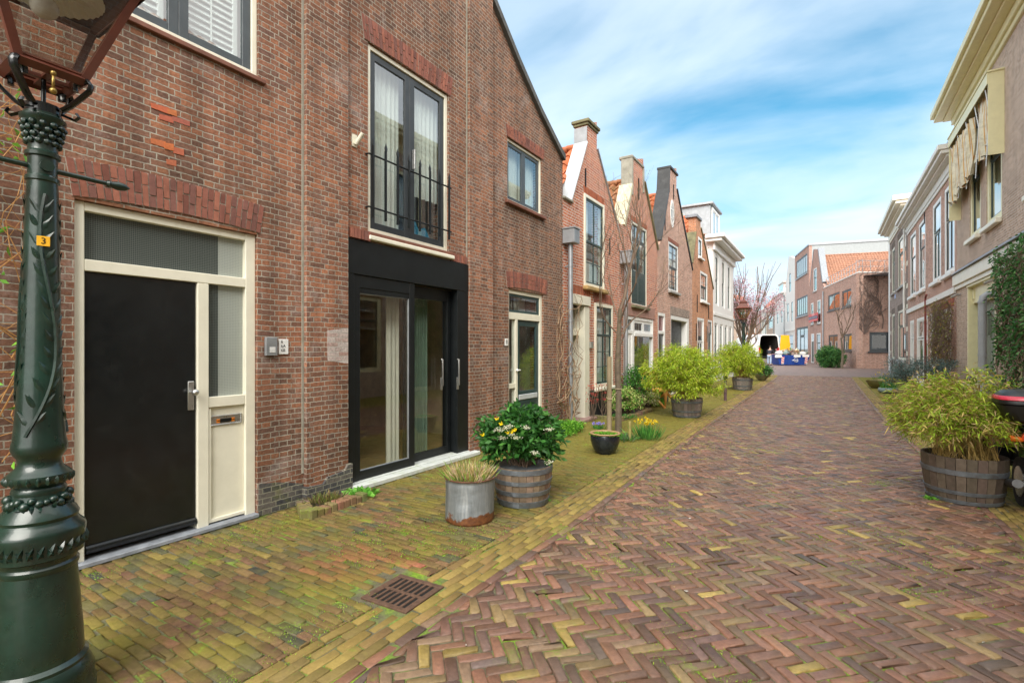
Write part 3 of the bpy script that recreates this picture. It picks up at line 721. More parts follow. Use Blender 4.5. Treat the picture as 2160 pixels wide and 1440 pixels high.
# ---------------------------------------------------------------- the big warehouse-like brick house at the left
LP = Plane((-4.45, 0), (0, 1))
def main_house():
    u0 = .39; S = Spec(LP, u0)
    H = house('brick_house', LP, u0, 'large weathered brick house with black front door, black sliding doors and spiked balcony rail', group='brick houses in a row at the left')
    W = 8.91-u0; pk = 4.65-u0
    sl = [(8.91,5.31),(8.77,5.37),(7.95,5.84),(7.18,6.38),(6.4,7.0),(4.65,8.45)]
    R_ = [(a-u0, z) for a, z in sl]; Lf = [(2*pk-a, z) for a, z in R_[:-1]][::-1]
    out = [(0,0),(W,0)]+R_+Lf
    d6 = S.r(157,543,418,None); up1 = (1.33-u0, S.u(545), S.Zh(545,165) if 0 else LP.Zh(545,165), 5.25)
    jl = S.r(776,946,88,489); sl_ = (S.u(728), S.u(985), 0.0, LP.Zh(728,500)); sw_ = S.r(1070,1143,288,422); d8 = S.r(1073,1146,608,None)
    e = .0
    holes = [d6, up1, jl, sl_, sw_, d8]
    def hz(r, zlo=None): return (r[0], r[1], max(r[2], .0) if r[2] > 0 else .0012, r[3])
    # the wall keeps a hair of brick under each doorway so the outline stays closed
    m = MB(); m.prism(out, 0, .28, [hz(h) for h in holes]); m.build('wall', M['brick_main'], H)
    # piers
    m = MB()
    for a, b in ((640,728),(985,1034)):
        ua, ub = S.u(a), S.u(b)
        def top(u):
            xs = [p[0] for p in Lf+[R_[-1]]]+[p[0] for p in R_[:-1][::-1]]; zs = [p[1] for p in Lf+[R_[-1]]]+[p[1] for p in R_[:-1][::-1]]
            o_ = sorted(zip(xs, zs)); return float(np.interp(u, [q[0] for q in o_], [q[1] for q in o_]))
        m.prism([(ua,0),(ub-.003,0),(ub-.003,top(ub)-.05),(ua,top(ua)-.05)], -.055, 0, back=False)
    m.build('pier', M['brick_main'], H)
    m = MB()
    for a in (640, 985): ua = S.u(a); m.box(ua-.022, ua-.001, -.012, 0, .3, 7.2)
    m.build('cement_joint', M['concrete'], H)
    # dark mossy plinth
    m = MB(); a = S.u(545); b = S.u(638); m.prism([(a,0),(b,0),(b,.2),(b-.15,.24),(a+.2,.27),(a,.3)], -.012, 0, back=False)
    a, b = S.u(636), S.u(733); m.prism([(a,0),(b,0),(b,.3),(b-.06,.3),(b-.1,.24),(a+.25,.22),(a+.2,.16),(a,.17)], -.085, 0, back=False)
    m.build('plinth', M['brick_plinth'], H)
    # roof edge + body
    m = MB()
    for P_ in (R_, [(2*pk-a, z) for a, z in R_]):
        for (a, za), (b, zb) in zip(P_[:-1], P_[1:]):
            if a > b: a, za, b, zb = b, zb, a, za
            m.prism([(a, za-.03), (b, zb-.03), (b, zb+.09), (a, za+.09)], -.07, .3)
    m.build('verge', M['coping_dark'], H)
    MB().prism([(.05,0),(W-.05,0)]+[(a-(.05 if a > pk else 0), z-.06) for a, z in R_]+[(a, z-.06) for a, z in Lf][:-1]+[(.05, Lf[-1][1]-.08)], 5.2, 9, back=True).build('rear_wall', M['brick_main'], H)
    m = MB(); m.add([(W-.02,.3,0),(W-.02,9,0),(W-.02,9,5.2),(W-.02,.3,5.2)], [(0,1,2,3)]); m.add([(.02,.3,0),(.02,9,0),(.02,9,5.2),(.02,.3,5.2)], [(0,1,2,3)]); m.build('side_wall', M['brick_main'], H)
    for sgn in (1, -1):
        e0 = Vector(((W if sgn > 0 else 0), .3, 5.33)); pkv = Vector((pk, .3, 8.42)); up = pkv-e0
        MB().add([e0, e0+Vector((0,8.7,0)), pkv+Vector((0,8.7,0)), pkv], [(0,1,2,3)]).build('roof', M['tile_mossy'], H)
    # arches
    arch(H, S.u(152), S.u(548), 2.615, .26, .035); arch(H, S.u(768), S.u(950), jl[3]+.005, .27, .0, flare=.05)
    arch(H, S.u(1068), S.u(1146), sw_[3]+.005, .2, .0); arch(H, S.u(1069), S.u(1153), d8[3]+.01, .27, .03)
    a = S.u(733); arch(H, a+.0, jl[0]+.0, sl_[3]+.004, .11, 0, two=False, flare=0, t=.058); arch(H, jl[1]+.02, S.u(983), sl_[3]+.004, .11, 0, two=False, flare=0, t=.03)
    # bright repair bricks and whitewash patch
    z = lambda px, py: (S.u(px), LP.Zh(px, py))
    patch_bricks(H, [(*z(318,228),.13),(*z(335,250),.1),(*z(352,240),.07),(*z(363,255),.13),(*z(318,302),.1),(*z(345,312),.07),(*z(365,322),.08),(*z(350,345),.07)], [(.5,.15,.07),(.44,.14,.08)])
    # the front door set
    a, b, c, d = d6
    m = MB(); y0, y1 = .03, .14; F = M['cream']
    L = S.u
    zt = lambda px, py: LP.Zh(px, py)
    m.box(a+.002, L(182), y0, y1, 0.02, d-.002, b=.005); m.box(L(522), b-.002, y0, y1, .02, d-.002, b=.005)
    m.box(L(182)+.001, L(522)-.001, y0+.002, y1, zt(182,443), d-.003, b=.005)
    zb0, zb1 = zt(182,570), zt(182,545)
    m.box(L(182)+.001, L(522)-.001, y0+.001, y1, zb0, zb1, b=.005)
    m.box(L(421), L(445), y0+.002, y1, .02, zb0-.001, b=.005)
    z1 = zt(445,838)
    m.box(L(445)+.001, L(522)-.001, y0+.006, y1, z1-.09, z1, b=.004); m.box(L(445)+.001, L(522)-.001, y0+.035, y1, .05, z1-.091, b=.003)
    m.box(L(445)+.001, L(445)+.02, y0+.01, y0+.035, .05, z1-.1); m.box(L(445)+.02, L(522)-.002, y0+.012, y0+.035, .05, .075)
    dp = m.build('door_frame', F, H)
    MB().box(L(182), L(470), y0+.05, y0+.056, zb1, zt(182,443)).build('pane', M['pattern_glass'], dp); MB().box(L(470)+.0005, L(522), y0+.05, y0+.056, zb1, zt(182,443)).build('pane', M['pattern_glass_pale'], dp)
    MB().box(L(445), L(470), y0+.05, y0+.056, z1, zb0).build('pane', M['pattern_glass'], dp); MB().box(L(470)+.0005, L(522), y0+.05, y0+.056, z1, zb0).build('pane', M['pattern_glass_pale'], dp)
    m = MB(); m.box(L(182)+.004, L(421)-.004, y0+.028, y0+.075, .075, zb0-.004, b=.004)
    m.tube([(L(182)+.01, y0+.025, .1), (L(421)-.008, y0+.025, .1)], .03, 10)
    D = m.build('front_door', M['black_gloss'], H); D['label'] = 'glossy black front door'
    hx = L(409); hz_ = zt(409,850)
    m = MB(); m.box(hx-.024, hx+.024, y0+.014, y0+.028, hz_-.06, hz_+.18, b=.004); m.tube([(hx, y0+.014, hz_+.09), (hx, y0-.03, hz_+.09)], .011, 10); m.ball((hx+.005, y0-.045, hz_+.09), .028); m.build('handle', M['steel'], D, smooth=40)
    sx0, sx1 = L(446), L(518); sz = zt(446,890)
    m = MB(); bar_frame(m, sx0+.004, sx1-.004, sz-.045, sz+.045, .014, y0+.018, y0+.036); m.box(sx0+.012, sx1-.012, y0+.026, y0+.034, sz-.035, sz+.035)
    ls = m.build('letter_slot', M['steel'], H)
    st = MB().box((sx0+sx1)/2-.05, (sx0+sx1)/2+.05, y0+.022, y0+.0262, sz-.02, sz+.012).build('sticker', M['black_metal'], ls)
    mid = (sx0+sx1)/2; OS = paint('orange_sticker', (.75,.22,.02), .5)
    for q in (-.064, .064): MB().box(mid+q-.014, mid+q+.014, y0+.0215, y0+.026, sz-.02, sz+.012).build('sticker', OS, ls)
    text('NEE', .018, M['black_metal'], ls, (mid-.064, y0+.0208, sz-.004)); text('NEE', .018, M['black_metal'], ls, (mid+.064, y0+.0208, sz-.004))
    MB().box(a-.02, L(543), -.035, y1, 0.0, .035, b=.006).build('threshold', M['lead'], H)
    # intercom and number plates
    m = MB(); m.box(L(557), L(582), -.03, -.001, zt(557,750), zt(557,711), b=.004); ic = m.build('intercom', M['zinc'], H)
    m = MB(); zc = zt(557,738)
    for i in range(4): m.box(L(565), L(577), -.033, -.0295, zc-.012+i*.013-.01, zc-.012+i*.013, b=.001)
    m.build('button', M['white'], ic)
    pz0, pz1 = zt(587,747), zt(587,715)
    npl = MB().box(L(587), L(607), -.012, -.001, pz0, pz1, b=.003).build('number_plate', M['white'], H)
    for i, s in enumerate(('6', '6A', '6B')): text(s, .042, M['black_metal'], npl, (L(591), -.0128, pz1-.026-.041*i), ax='LEFT')
    nz0, nz1 = zt(1066,729), zt(1066,714)
    npl = MB().box(L(1065)-.01, L(1071), -.012, -.001, nz0, nz1, b=.003).build('number_plate', M['white'], H)
    text('8', .1, M['black_metal'], npl, ((L(1065)-.01+L(1071))/2, -.0128, (nz0+nz1)/2))
    # upper left window with louvred shutters
    a, b, c, d = up1; w_ = b-a
    window(H, a, b, c, d, rec=.02, fw=.05, fm='cream', sm='grey_sash', sashes=[(0,.5,0,1,1,1),(.5,1,0,1,1,1)], sw=.075, inside=[('louvre',.07,.43,.06,.95),('louvre',.57,.93,.06,.95)], label='window with grey sashes and white louvred shutters', imat=M['louvre'])
    MB().box(a-.06, b+.06, -.035, .018, c-.045, c-.002, b=.006).build('sill', M['stone_brown'], H)
    # french window with balcony rail
    a, b, c, d = jl
    W1 = window(H, a, b, c, d, rec=.02, fw=.055, fm='cream', sm='anthracite', sashes=[(0,.5,0,1,1,1),(.5,1,0,1,1,1)], sw=.085, inside=[('net',0,.45,0,1),('net',.6,1,.3,1)], label='tall french window with black sashes', glass=M['glass'])
    MB().box((a+b)/2+.035, (a+b)/2+.06, -.008, .036, c+.95, c+1.2, b=.004).build('handle', M['steel'], W1)
    MB().prism([(b-.62,c+.16),(b-.2,c+.16),(b-.3,c+.3),(b-.42,c+.24),(b-.5,c+.36)], .16, .2).build('cloth', paint('blue_cloth', (.05,.3,.5), .8), W1)
    MB().box(a-.05, b+.05, -.05, .018, c-.045, c-.003, b=.006).build('sill', M['stone_brown'], H)
    MB().box(a-.03, b+.06, -.07, -.002, c-.1, c-.046, b=.01).build('sill', M['cream'], H)
    m = MB(); zr1, zr0 = zt(778,328), zt(782,440)
    for zz in (zr1, zr0): m.tube([(a-.03, 0, zz), (a-.03, -.05, zz), (b+.0, -.05, zz), (b+.0, 0, zz)], .011, 6)
    n = 8
    for i in range(n):
        x = a+.02+(b-a-.08)*i/(n-1); lean = random.uniform(-.008, .008)
        m.box(x-.011, x+.011, -.073, -.051, zr0-.12, zr1+.1)
        m.add([(x-.02+lean,-.062,zr1+.1),(x+.02+lean,-.062,zr1+.1),(x+lean,-.052,zr1+.1),(x+lean,-.072,zr1+.1),(x+lean,-.062,zr1+.2),(x-.026+lean,-.062,zr1+.13),(x+.026+lean,-.062,zr1+.13)],
              [(0,3,5),(3,4,5),(3,6,4),(3,1,6),(0,5,2),(2,5,4),(2,4,6),(2,6,1)])
    m.build('balcony_rail', M['black_metal'], H)
    fh = MB(); x, z_ = L(748), zt(748,298); fh.box(x-.045, x+.03, -.01, -.001, z_-.07, z_+.07, b=.003); fh.tube([(x, -.02, z_-.04), (x+.02, -.11, z_+.07)], .024, 10); fh.build('flag_holder', M['cream'], H, smooth=40)
    # small window
    a, b, c, d = sw_
    window(H, a, b, c, d, rec=.025, fw=.045, fm='cream', sm='grey_sash', sashes=[(0,.5,0,1,1,1),(.5,1,0,1,1,1)], sw=.06, inside=[('net',0,.48,0,1),('net',.52,1,0,1)])
    MB().box(a-.08, b+.08, -.06, .02, c-.06, c-.002, b=.008).build('sill', M['stone_brown'], H)
    # door number 8
    a, b, c, d = d8
    m = MB(); y0, y1 = .03, .12
    m.box(a+.002, a+.06, y0, y1, .02, d-.002, b=.004); m.box(b-.075, b-.002, y0, y1, .02, d-.002, b=.004); m.box(a+.061, b-.076, y0+.002, y1, d-.07, d-.003, b=.004)
    zt0 = zt(1073,668); zt1 = zt(1073,657); m.box(a+.061, b-.076, y0+.001, y1, zt0-.03, zt1, b=.004)
    um = L(1093); m.box(um-.03, um+.04, y0+.002, y1, .02, zt0-.031, b=.004)
    m.box(a+.061, um-.031, y0+.005, y1, .88, .96, b=.003)
    fr = m.build('door_frame', M['cream'], H)
    sash(fr, a+.063, b-.078, zt1+.002, d-.072, y0+.02, M['teal_door'], sw=.04)
    for q0, q1 in ((.05,.87),(.97,zt0-.04)):
        MB().box(a+.058, um-.032, y0+.04, y0+.046, q0, q1).build('pane', M['glass'], fr)
    m = MB(); da, db = um+.043, b-.079; m.box(da, db, y0+.03, y0+.07, .03, .75, b=.003); bar_frame(m, da, db, .75, zt0-.034, .1, y0+.03, y0+.07, wb=.06)
    for q in (.3,.45,.6): m.box(da+.05, db-.05, y0+.024, y0+.03, q, q+.015)
    D = m.build('front_door', M['teal_door'], H); D['label'] = 'dark green glazed front door'
    MB().box(da+.09, db-.09, y0+.046, y0+.052, .8, zt0-.12).build('pane', M['glass'], D)
    m = MB(); m.box(da+.06, db-.06, y0+.012, y0+.03, .66, .75, b=.01); m.build('letter_slot', M['zinc_pale'], D)
    m = MB(); m.tube([(da+.04, y0+.03, 1.18), (da+.04, y0-.02, 1.18), (da-.05, y0-.02, 1.18)], .012, 8); m.ball((da-.05, y0-.02, 1.18), .025); m.build('handle', M['white'], D, smooth=40)
    interior(fr, a, b, .02, d, .3, .9); curtain(fr, L(1120), b-.1, zt1, d-.08, .35, M['curtain'], 5)
    MB().box(a-.05, b+.05, -.06, y1, 0, .04, b=.006).build('threshold', M['stone'], H)
    # black sliding doors
    a, b, c, d = sl_; K = M['black_metal']; m = MB()
    zl = zt(728,575)
    m.box(a-.0, b+.0, -.03, .1, zl, d-.002, b=.003)           # lintel panel
    m.box(a+.001, L(744), -.028, .2, .05, zl-.001, b=.003)       # left jamb
    m.box(L(964), b-.001, .04, .27, .05, zl-.001, b=.003); m.box(L(962), b-.001, -.026, .04, .05, zl-.001, b=.003)
    P_ = m.build('door_surround', K, H)
    m = MB(); xa, xb = L(744)+.002, L(873); bar_frame(m, xa, xb, .07, zl-.003, .09, -.015, .045, b=.003, wt=.14, wb=.1); m.box(xa+.09, xb-.09, -.005, .02, zl-.2, zl-.145); SD = m.build('sliding_door', K, H)
    MB().box(xa+.08, xb-.08, .01, .02, .16, zl-.15).build('pane', M['glass_clear'], SD)
    m = MB(); bar_frame(m, xa+.088, xb-.088, .168, zl-.2, .012, -.001, .03); m.build('glazing_bead', M['zinc'], SD)
    m = MB(); xa2, xb2 = L(868), L(962); bar_frame(m, xa2, xb2, .07, zl-.004, .07, .1, .16, b=.003, wt=.16, wb=.1); FD = m.build('fixed_door', K, H)
    MB().box(xa2+.06, xb2-.06, .125, .135, .16, zl-.15).build('pane', M['glass_clear'], FD)
    for xx, yy, hh in ((L(937), .07, .0), (L(957), -.05, .0)):
        zc = 1.2; m = MB(); m.tube([(xx, yy-.02, zc-.16), (xx, yy-.045, zc-.16), (xx, yy-.045, zc+.2), (xx, yy-.02, zc+.2)], .012, 8); m.box(xx-.02, xx+.02, yy-.03, yy-.012, zc-.22, zc-.05, b=.004); m.build('handle', M['steel'], FD, smooth=40)
    m = MB(); m.box(a+.03, b+.12, -.16, .26, -.0, .055, b=.008); m.box(a+.06, b, -.05, .2, .0555, .068, b=.003); m.build('threshold', M['alu_white'], H)
    # the room behind
    m = MB(); xa, xb, ya, yb, zc = a-.4, b+.9, .285, 4.2, 2.6
    m.mi = 0; m.add([(xa,yb,0),(xb,yb,0),(xb,yb,zc),(xa,yb,zc),(xa,ya,0),(xa,ya,zc),(xb,ya,0),(xb,ya,zc)], [(0,1,2,3),(4,0,3,5),(6,7,2,1),(3,2,7,5)])
    m.mi = 1; m.add([(xa,ya,.05),(xb,ya,.05),(xb,yb,.05),(xa,yb,.05)], [(0,1,2,3)])
    rm = m.build('room', [M['room_beige'], M['wood_floor']], H)
    MB().box(xa+.9, xa+2.4, yb-.05, yb-.01, .05, 2.1).build('cabinet', M['anthracite'], rm)
    curtain(rm, a+.02, a+.3, .06, 2.4, .36, M['curtain'], 4, amp=.03); curtain(rm, L(860)-.08, L(872)+.05, .06, 2.4, .3, M['curtain'], 3, amp=.02)
    curtain(rm, L(915), L(940), .06, 2.4, .36, paint('green_curtain', (.2,.3,.26), .9), 5, amp=.03)
    wp = MB(); ua, ub = L(683), L(727); wp.prism([(ua,zt(683,760)),(ub,zt(683,768)),(ub,zt(683,690)),(ua,zt(683,697))], -.0575, -.055, back=False); 
    M['whitewash'] = brick('whitewashed_brick', [(.45,.36,.33),(.55,.48,.45),(.4,.25,.21)], mortar=(.5,.47,.42)); wp.build('whitewash_patch', M['whitewash'], H)
    return H
main_house()
# the neighbour continuing behind the photographer
def neighbour():
    H = house('brick_house', LP, -7.0, 'plain weathered brick house wall behind the near lamp post', group='brick houses in a row at the left')
    MB().prism([(0,0),(7.388,0),(7.388,5.2),(0,5.2)], 0, 6).build('wall', M['brick_main'], H)
neighbour()
# ---------------------------------------------------------------- gabled houses further along
def gabled(name, plane, px0, px1, outline, holes, wallmat, label, roof, ridge, tmat, depth=7, wt=.3, group='brick houses in a row at the left', coping=None, cop=None, rooflo=None):
    u0 = plane.U(px0); S = Spec(plane, u0); W = plane.U(px1)-u0
    H = house('brick_house', plane, u0, label, group=group)
    out = [(0,0),(W,0)]+outline(S, W)
    MB().prism(out, 0, wt, holes(S, W)).build('wall', wallmat, H)
    # body and roof
    ez = roof; m = MB()
    for x in (.02, W-.02): m.add([(x,wt,0),(x,depth,0),(x,depth,ez),(x,wt,ez)], [(0,1,2,3)])
    m.add([(0,depth,0),(W,depth,0),(W,depth,ez),(W/2,depth,ridge),(0,depth,ez)], [(0,1,2,3,4)])
    m.build('side_wall', wallmat, H)
    up = Vector((W/2+.02, 0, ridge-ez)); l = up.length
    pantiles(H, (-.02, wt-.05, ez), (0,1,0), up, depth-wt, l, tmat); 
    up2 = Vector((-W/2-.02, 0, ridge-ez)); pantiles(H, (W+.02, wt-.05, ez), (0,1,0), up2, depth-wt, l, tmat, res=5)
    m = MB(); k = int((depth-wt)/.35)
    for i in range(k): m.tube([(W/2, wt+i*.35, ridge+.02), (W/2, wt+(i+1)*.35+.02, ridge+.05)], [.09, .075], 8)
    m.build('ridge', tmat, H, smooth=50)
    return H, S, W, out
def slope_coping(H, pts, th, y0, y1, mat, name='coping', out=0.0):
    m = MB()
    for (a, za), (b, zb) in zip(pts[:-1], pts[1:]):
        d = Vector((b-a, zb-za)).normalized(); n = Vector((-d.y, d.x))
        if n.y < 0: n = -n
        if abs(n.y) < .02: n = Vector((-1 if a < pts[-1][0] else 1, 0))
        m.prism([(a, za), (b, zb), (b+n.x*th, zb+n.y*th), (a+n.x*th, za+n.y*th)] if (b-a)*(n.y)-(zb-za)*n.x > 0 else [(b, zb), (a, za), (a+n.x*th, za+n.y*th), (b+n.x*th, zb+n.y*th)], y0, y1)
    return m.build(name, mat, H)
# house with the metal coping
def h2():
    def outl(S, W):
        p = S.p
        return [(W, S.p(1303,490)[1]), p(1259,315), p(1259,258), p(1239,258), p(1238,300), p(1204,426), (0, S.p(1204,426)[1])]
    hs = {}
    def holes(S, W):
        hs['up'] = S.r(1231,1273,407,602); hs['door'] = S.r(1199,1241,618,None); hs['lo'] = S.r(1253,1290,638,818)
        return [hs['up'], (hs['door'][0], hs['door'][1], .0012, hs['door'][3]), hs['lo']]
    H, S, W, out = gabled('h', LP, 1187.5, 1305, outl, holes, M['brick_red'], 'red brick gable house with pale metal coping, cream doorway and tall green sash windows', 4.4, 6.15, M['tile_orange'])
    o = out[2:]
    # neck block behind the gable top, metal slope cover
    a, b = o[3][0], o[2][0]; zt = o[3][1]
    m = MB(); m.box(a-.07, b+.07, -.06, .36, zt, zt+.07, b=.01); m.box(a-.04, b+.04, -.03, .33, zt-.06, zt-.001, b=.01); m.build('cap', M['moss_coping'], H)
    lo, hi = o[5], o[4]
    slope_coping(H, [(lo[0]-.0, lo[1]), hi], .03, -.03, .3, M['zinc_pale']); slope_coping(H, [hi, (hi[0], hi[1]+.35)], .025, .0, .31, M['zinc'])
    slope_coping(H, [o[1], o[0]], .04, -.03, .34, M['lead'])
    MB().box(-.02, lo[0]+.05, -.05, .31, lo[1]-.02, lo[1]+.03, b=.01).build('corbel_cap', M['concrete'], H)
    a, b, c, d = hs['up']
    window(H, a, b, c, d, proud=.03, fw=.07, fm='cream', sm='green_sash', fd=.14, sashes=[(0,1,.48,1,2,1),(0,1,0,.5,2,2)], inside=[('net',0,.5,.5,1),('blind',0,1,0,.3)], sw=.045)
    MB().box(a-.06, b+.08, -.12, -.001, c-.09, c-.002, b=.015).build('sill', paint('ochre_sill', (.45,.3,.12), .6, var=.3), H)
    arch(H, a, b, d+.01, .14, .0, two=False, cols=[(.4,.12,.06),(.32,.1,.05)])
    a, b, c, d = hs['lo']
    window(H, a, b, c, d, proud=.04, fw=.075, fm='cream', sm='green_sash', fd=.16, sashes=[(0,1,.62,1,2,2),(0,1,0,.64,2,3)], inside=[('grey',0,.25,0,1),('net',.6,1,0,1)], sw=.045)
    MB().box(a-.03, b+.05, -.1, -.001, c-.09, c-.001, b=.02).build('sill', M['cream'], H)
    arch(H, a-.02, b+.02, d+.01, .22, .03, cols=[(.33,.12,.08),(.26,.09,.06)])
    # deep cream doorway
    a, b, c, d = hs['door']; m = MB()
    m.box(b-.26, b-.001, -.03, .34, .03, d-.22, b=.006); m.box(a+.001, b, -.06, .1, d-.2, d-.001, b=.006); m.box(a+.001, a+.05, .02, .34, .03, d-.201, b=.004); m.box(a+.051, b-.261, .1, .3, d-.85, d-.7, b=.004)
    fr = m.build('door_frame', M['cream'], H)
    MB().box(a+.05, b-.26, .26, .268, d-.7, d-.2).build('pane', M['glass_dark'], fr)
    m = MB(); x0, x1 = a+.052, b-.263; m.box(x0, x1, .25, .3, .04, d-.852, b=.004)
    for q in (.15,.62,1.1): bar_frame(m, x0+.08, x1-.08, q, q+.38, .02, .24, .251)
    D = m.build('front_door', M['teal_door'], H); MB().box(x0+.06, x0+.3, .215, .249, .98, 1.06, b=.004).build('letter_slot', M['steel'], D)
    interior(fr, a, b, .02, d, .36, .6)
    MB().box(a-.05, b+.08, -.18, .3, 0, .06, b=.01).build('threshold', paint('pinkish_step', (.35,.22,.19), .8, var=.2), H)
    arch(H, a, b+.05, d+.01, .2, .0, cols=[(.38,.13,.07),(.3,.1,.055)])
    MB().box(b+.02, W-.002, -.025, -.001, 0, .62).build('plinth', M['tar'], H)
    x, z = S.p(1243,727); m = MB(); m.box(x-.05, x+.08, -.07, -.001, z-.07, z+.07, b=.005); m.build('door_bell', M['steel'], H)
    x, z = S.p(1192,516); drainpipe(H, x-.0, z, .28, .26, .12, .048)
    anchors(H, [S.p(1234,375), S.p(1285,520)])
h2()
def h3():
    hs = {}
    def outl(S, W):
        p = S.p
        return [(W, S.p(1387,528)[1]), p(1358,385), p(1357,335), p(1335,335), p(1334,392), p(1318,478), (0, S.p(1318,478)[1])]
    def holes(S, W):
        hs['up'] = S.r(1331,1364,464,643); hs['lo'] = S.r(1315,1378,664,None); return [hs['up'], (hs['lo'][0], hs['lo'][1], .0012, hs['lo'][3])]
    H, S, W, out = gabled('h', LP, 1305.5, 1386.5, outl, holes, M['brick_red'], 'red brick house with grey cement neck gable, green loading doors and white shop front', 4.5, 6.3, M['tile_mossy'])
    o = out[2:]; a, b = o[3][0], o[2][0]; zt = o[3][1]
    m = MB(); m.box(a-.1, b+.03, -.03, .36, zt+.001, zt+.09, b=.02); m.box(a-.1, a-.001, -.02, .3, zt-1.0, zt+.0, b=.01); m.box(b-.06, b+.03, -.03, .3, zt-.7, zt, b=.01); m.build('cap', M['concrete'], H)
    slope_coping(H, [o[5], o[4]], .1, -.03, .34, paint('cream_render_slope', (.55,.52,.38), .8, var=.25, dirt=(.25,.23,.17), dirtamt=.5)); slope_coping(H, [o[1], o[0]], .07, -.05, .35, M['moss_coping'])
    m = MB(); x, z = (a+b)/2, zt-.7; m.box(x-.015, x+.015, -.03, 0, z-.3, z+.3); m.build('wall_anchor', M['black_metal'], H)
    a, b, c, d = hs['up']; z2 = LP.Zh(1332,500); f = (z2-c)/(d-c)
    window(H, a, b, c, d, rec=.0, fw=.06, fm='cream', sm='green_sash', fd=.12, sashes=[(0,1,f+.02,1,4,1)], inside=[('blind',0,1,f,1)], sw=.03)
    m = MB(); u1, u2 = a+.062, b-.062; mid = (u1+u2)/2
    for p, q in ((u1, mid-.003), (mid+.003, u2)):
        m.box(p, q, .01, .05, c+.062, c+.9, b=.003); bar_frame(m, p, q, c+.9, z2-.01, .06, .01, .05)
        for k in range(5): m.box(p+.06+k*.09, p+.12+k*.09, .002, .011, c+.15, c+.8)
        m.box(p+.06, q-.06, .02, .04, c+1.35, c+1.39)
    D = m.build('loading_door', M['green_sash'], H)
    MB().box(u1, u2, .028, .034, c+.9, z2-.02).build('pane', M['glass'], D)
    MB().box(a-.04, b+.06, -.1, -.001, c-.07, c-.001, b=.01).build('sill', M['moss_coping'], H)
    arch(H, a, b, d+.01, .14, .0, two=False, cols=[(.4,.14,.08),(.32,.11,.06)])
    a, b, c, d = hs['lo']; um = S.u(1336); m = MB(); V = M['white']
    m.box(a+.001, a+.07, .0, .12, .03, d-.001, b=.004); m.box(b-.08, b-.001, 0, .12, .55, d-.001, b=.004); m.box(a+.071, b-.081, .002, .12, d-.09, d-.002, b=.004); m.box(um-.08, um+.08, .001, .12, .03, d-.091, b=.004)
    zt_ = LP.Zh(1315,697)+.0; m.box(a+.071, um-.081, .003, .12, zt_-.06, zt_+.03, b=.003)
    zs = LP.Zh(1337,790); zm = LP.Zh(1337,706)
    m.box(um+.081, b-.081, -.02, .12, zm-.03, zm+.06, b=.004); m.box(um+.04, b-.0, -.06, .12, zs-.1, zs, b=.006)
    fr = m.build('door_frame', V, H)
    mid = (um+b)/2
    for p, q in ((um+.083, mid-.01), (mid+.01, b-.083)): sash(fr, p, q, zm+.062, d-.092, .02, V, sw=.07)
    MB().box(um+.08, b-.08, .05, .056, zs, zm-.03).build('pane', M['glass'], fr)
    MB().box(a+.07, um-.08, .05, .056, zt_+.03, d-.09).build('pane', M['glass_dark'], fr)
    D = MB().box(a+.072, um-.083, .03, .07, .03, zt_-.062, b=.003); D.box((a+um)/2+.02, (a+um)/2+.05, .0, .031, .5, zt_-.2, b=.004); D = D.build('front_door', V, H)
    MB().box(a+.1, a+.35, .01, .029, .85, .95, b=.003).build('letter_slot', M['steel'], D)
    MB().prism([(um+.08,0),(b-.0,0),(b-.0,zs-.1),(um+.08,zs-.1)], .03, .2).build('plinth', M['brick_pink'], H)
    interior(fr, a, b, .5, d, .3, .7)
    MB().box(a-.0, b+.1, -.02, -.001, d+.01, d+.34).build('lintel', paint('pink_concrete_lintel', (.35,.2,.16), .8, var=.2), H)
    x, z = S.p(1310,558); drainpipe(H, x+.04, z, .3, .3, .12, .05)
h3()
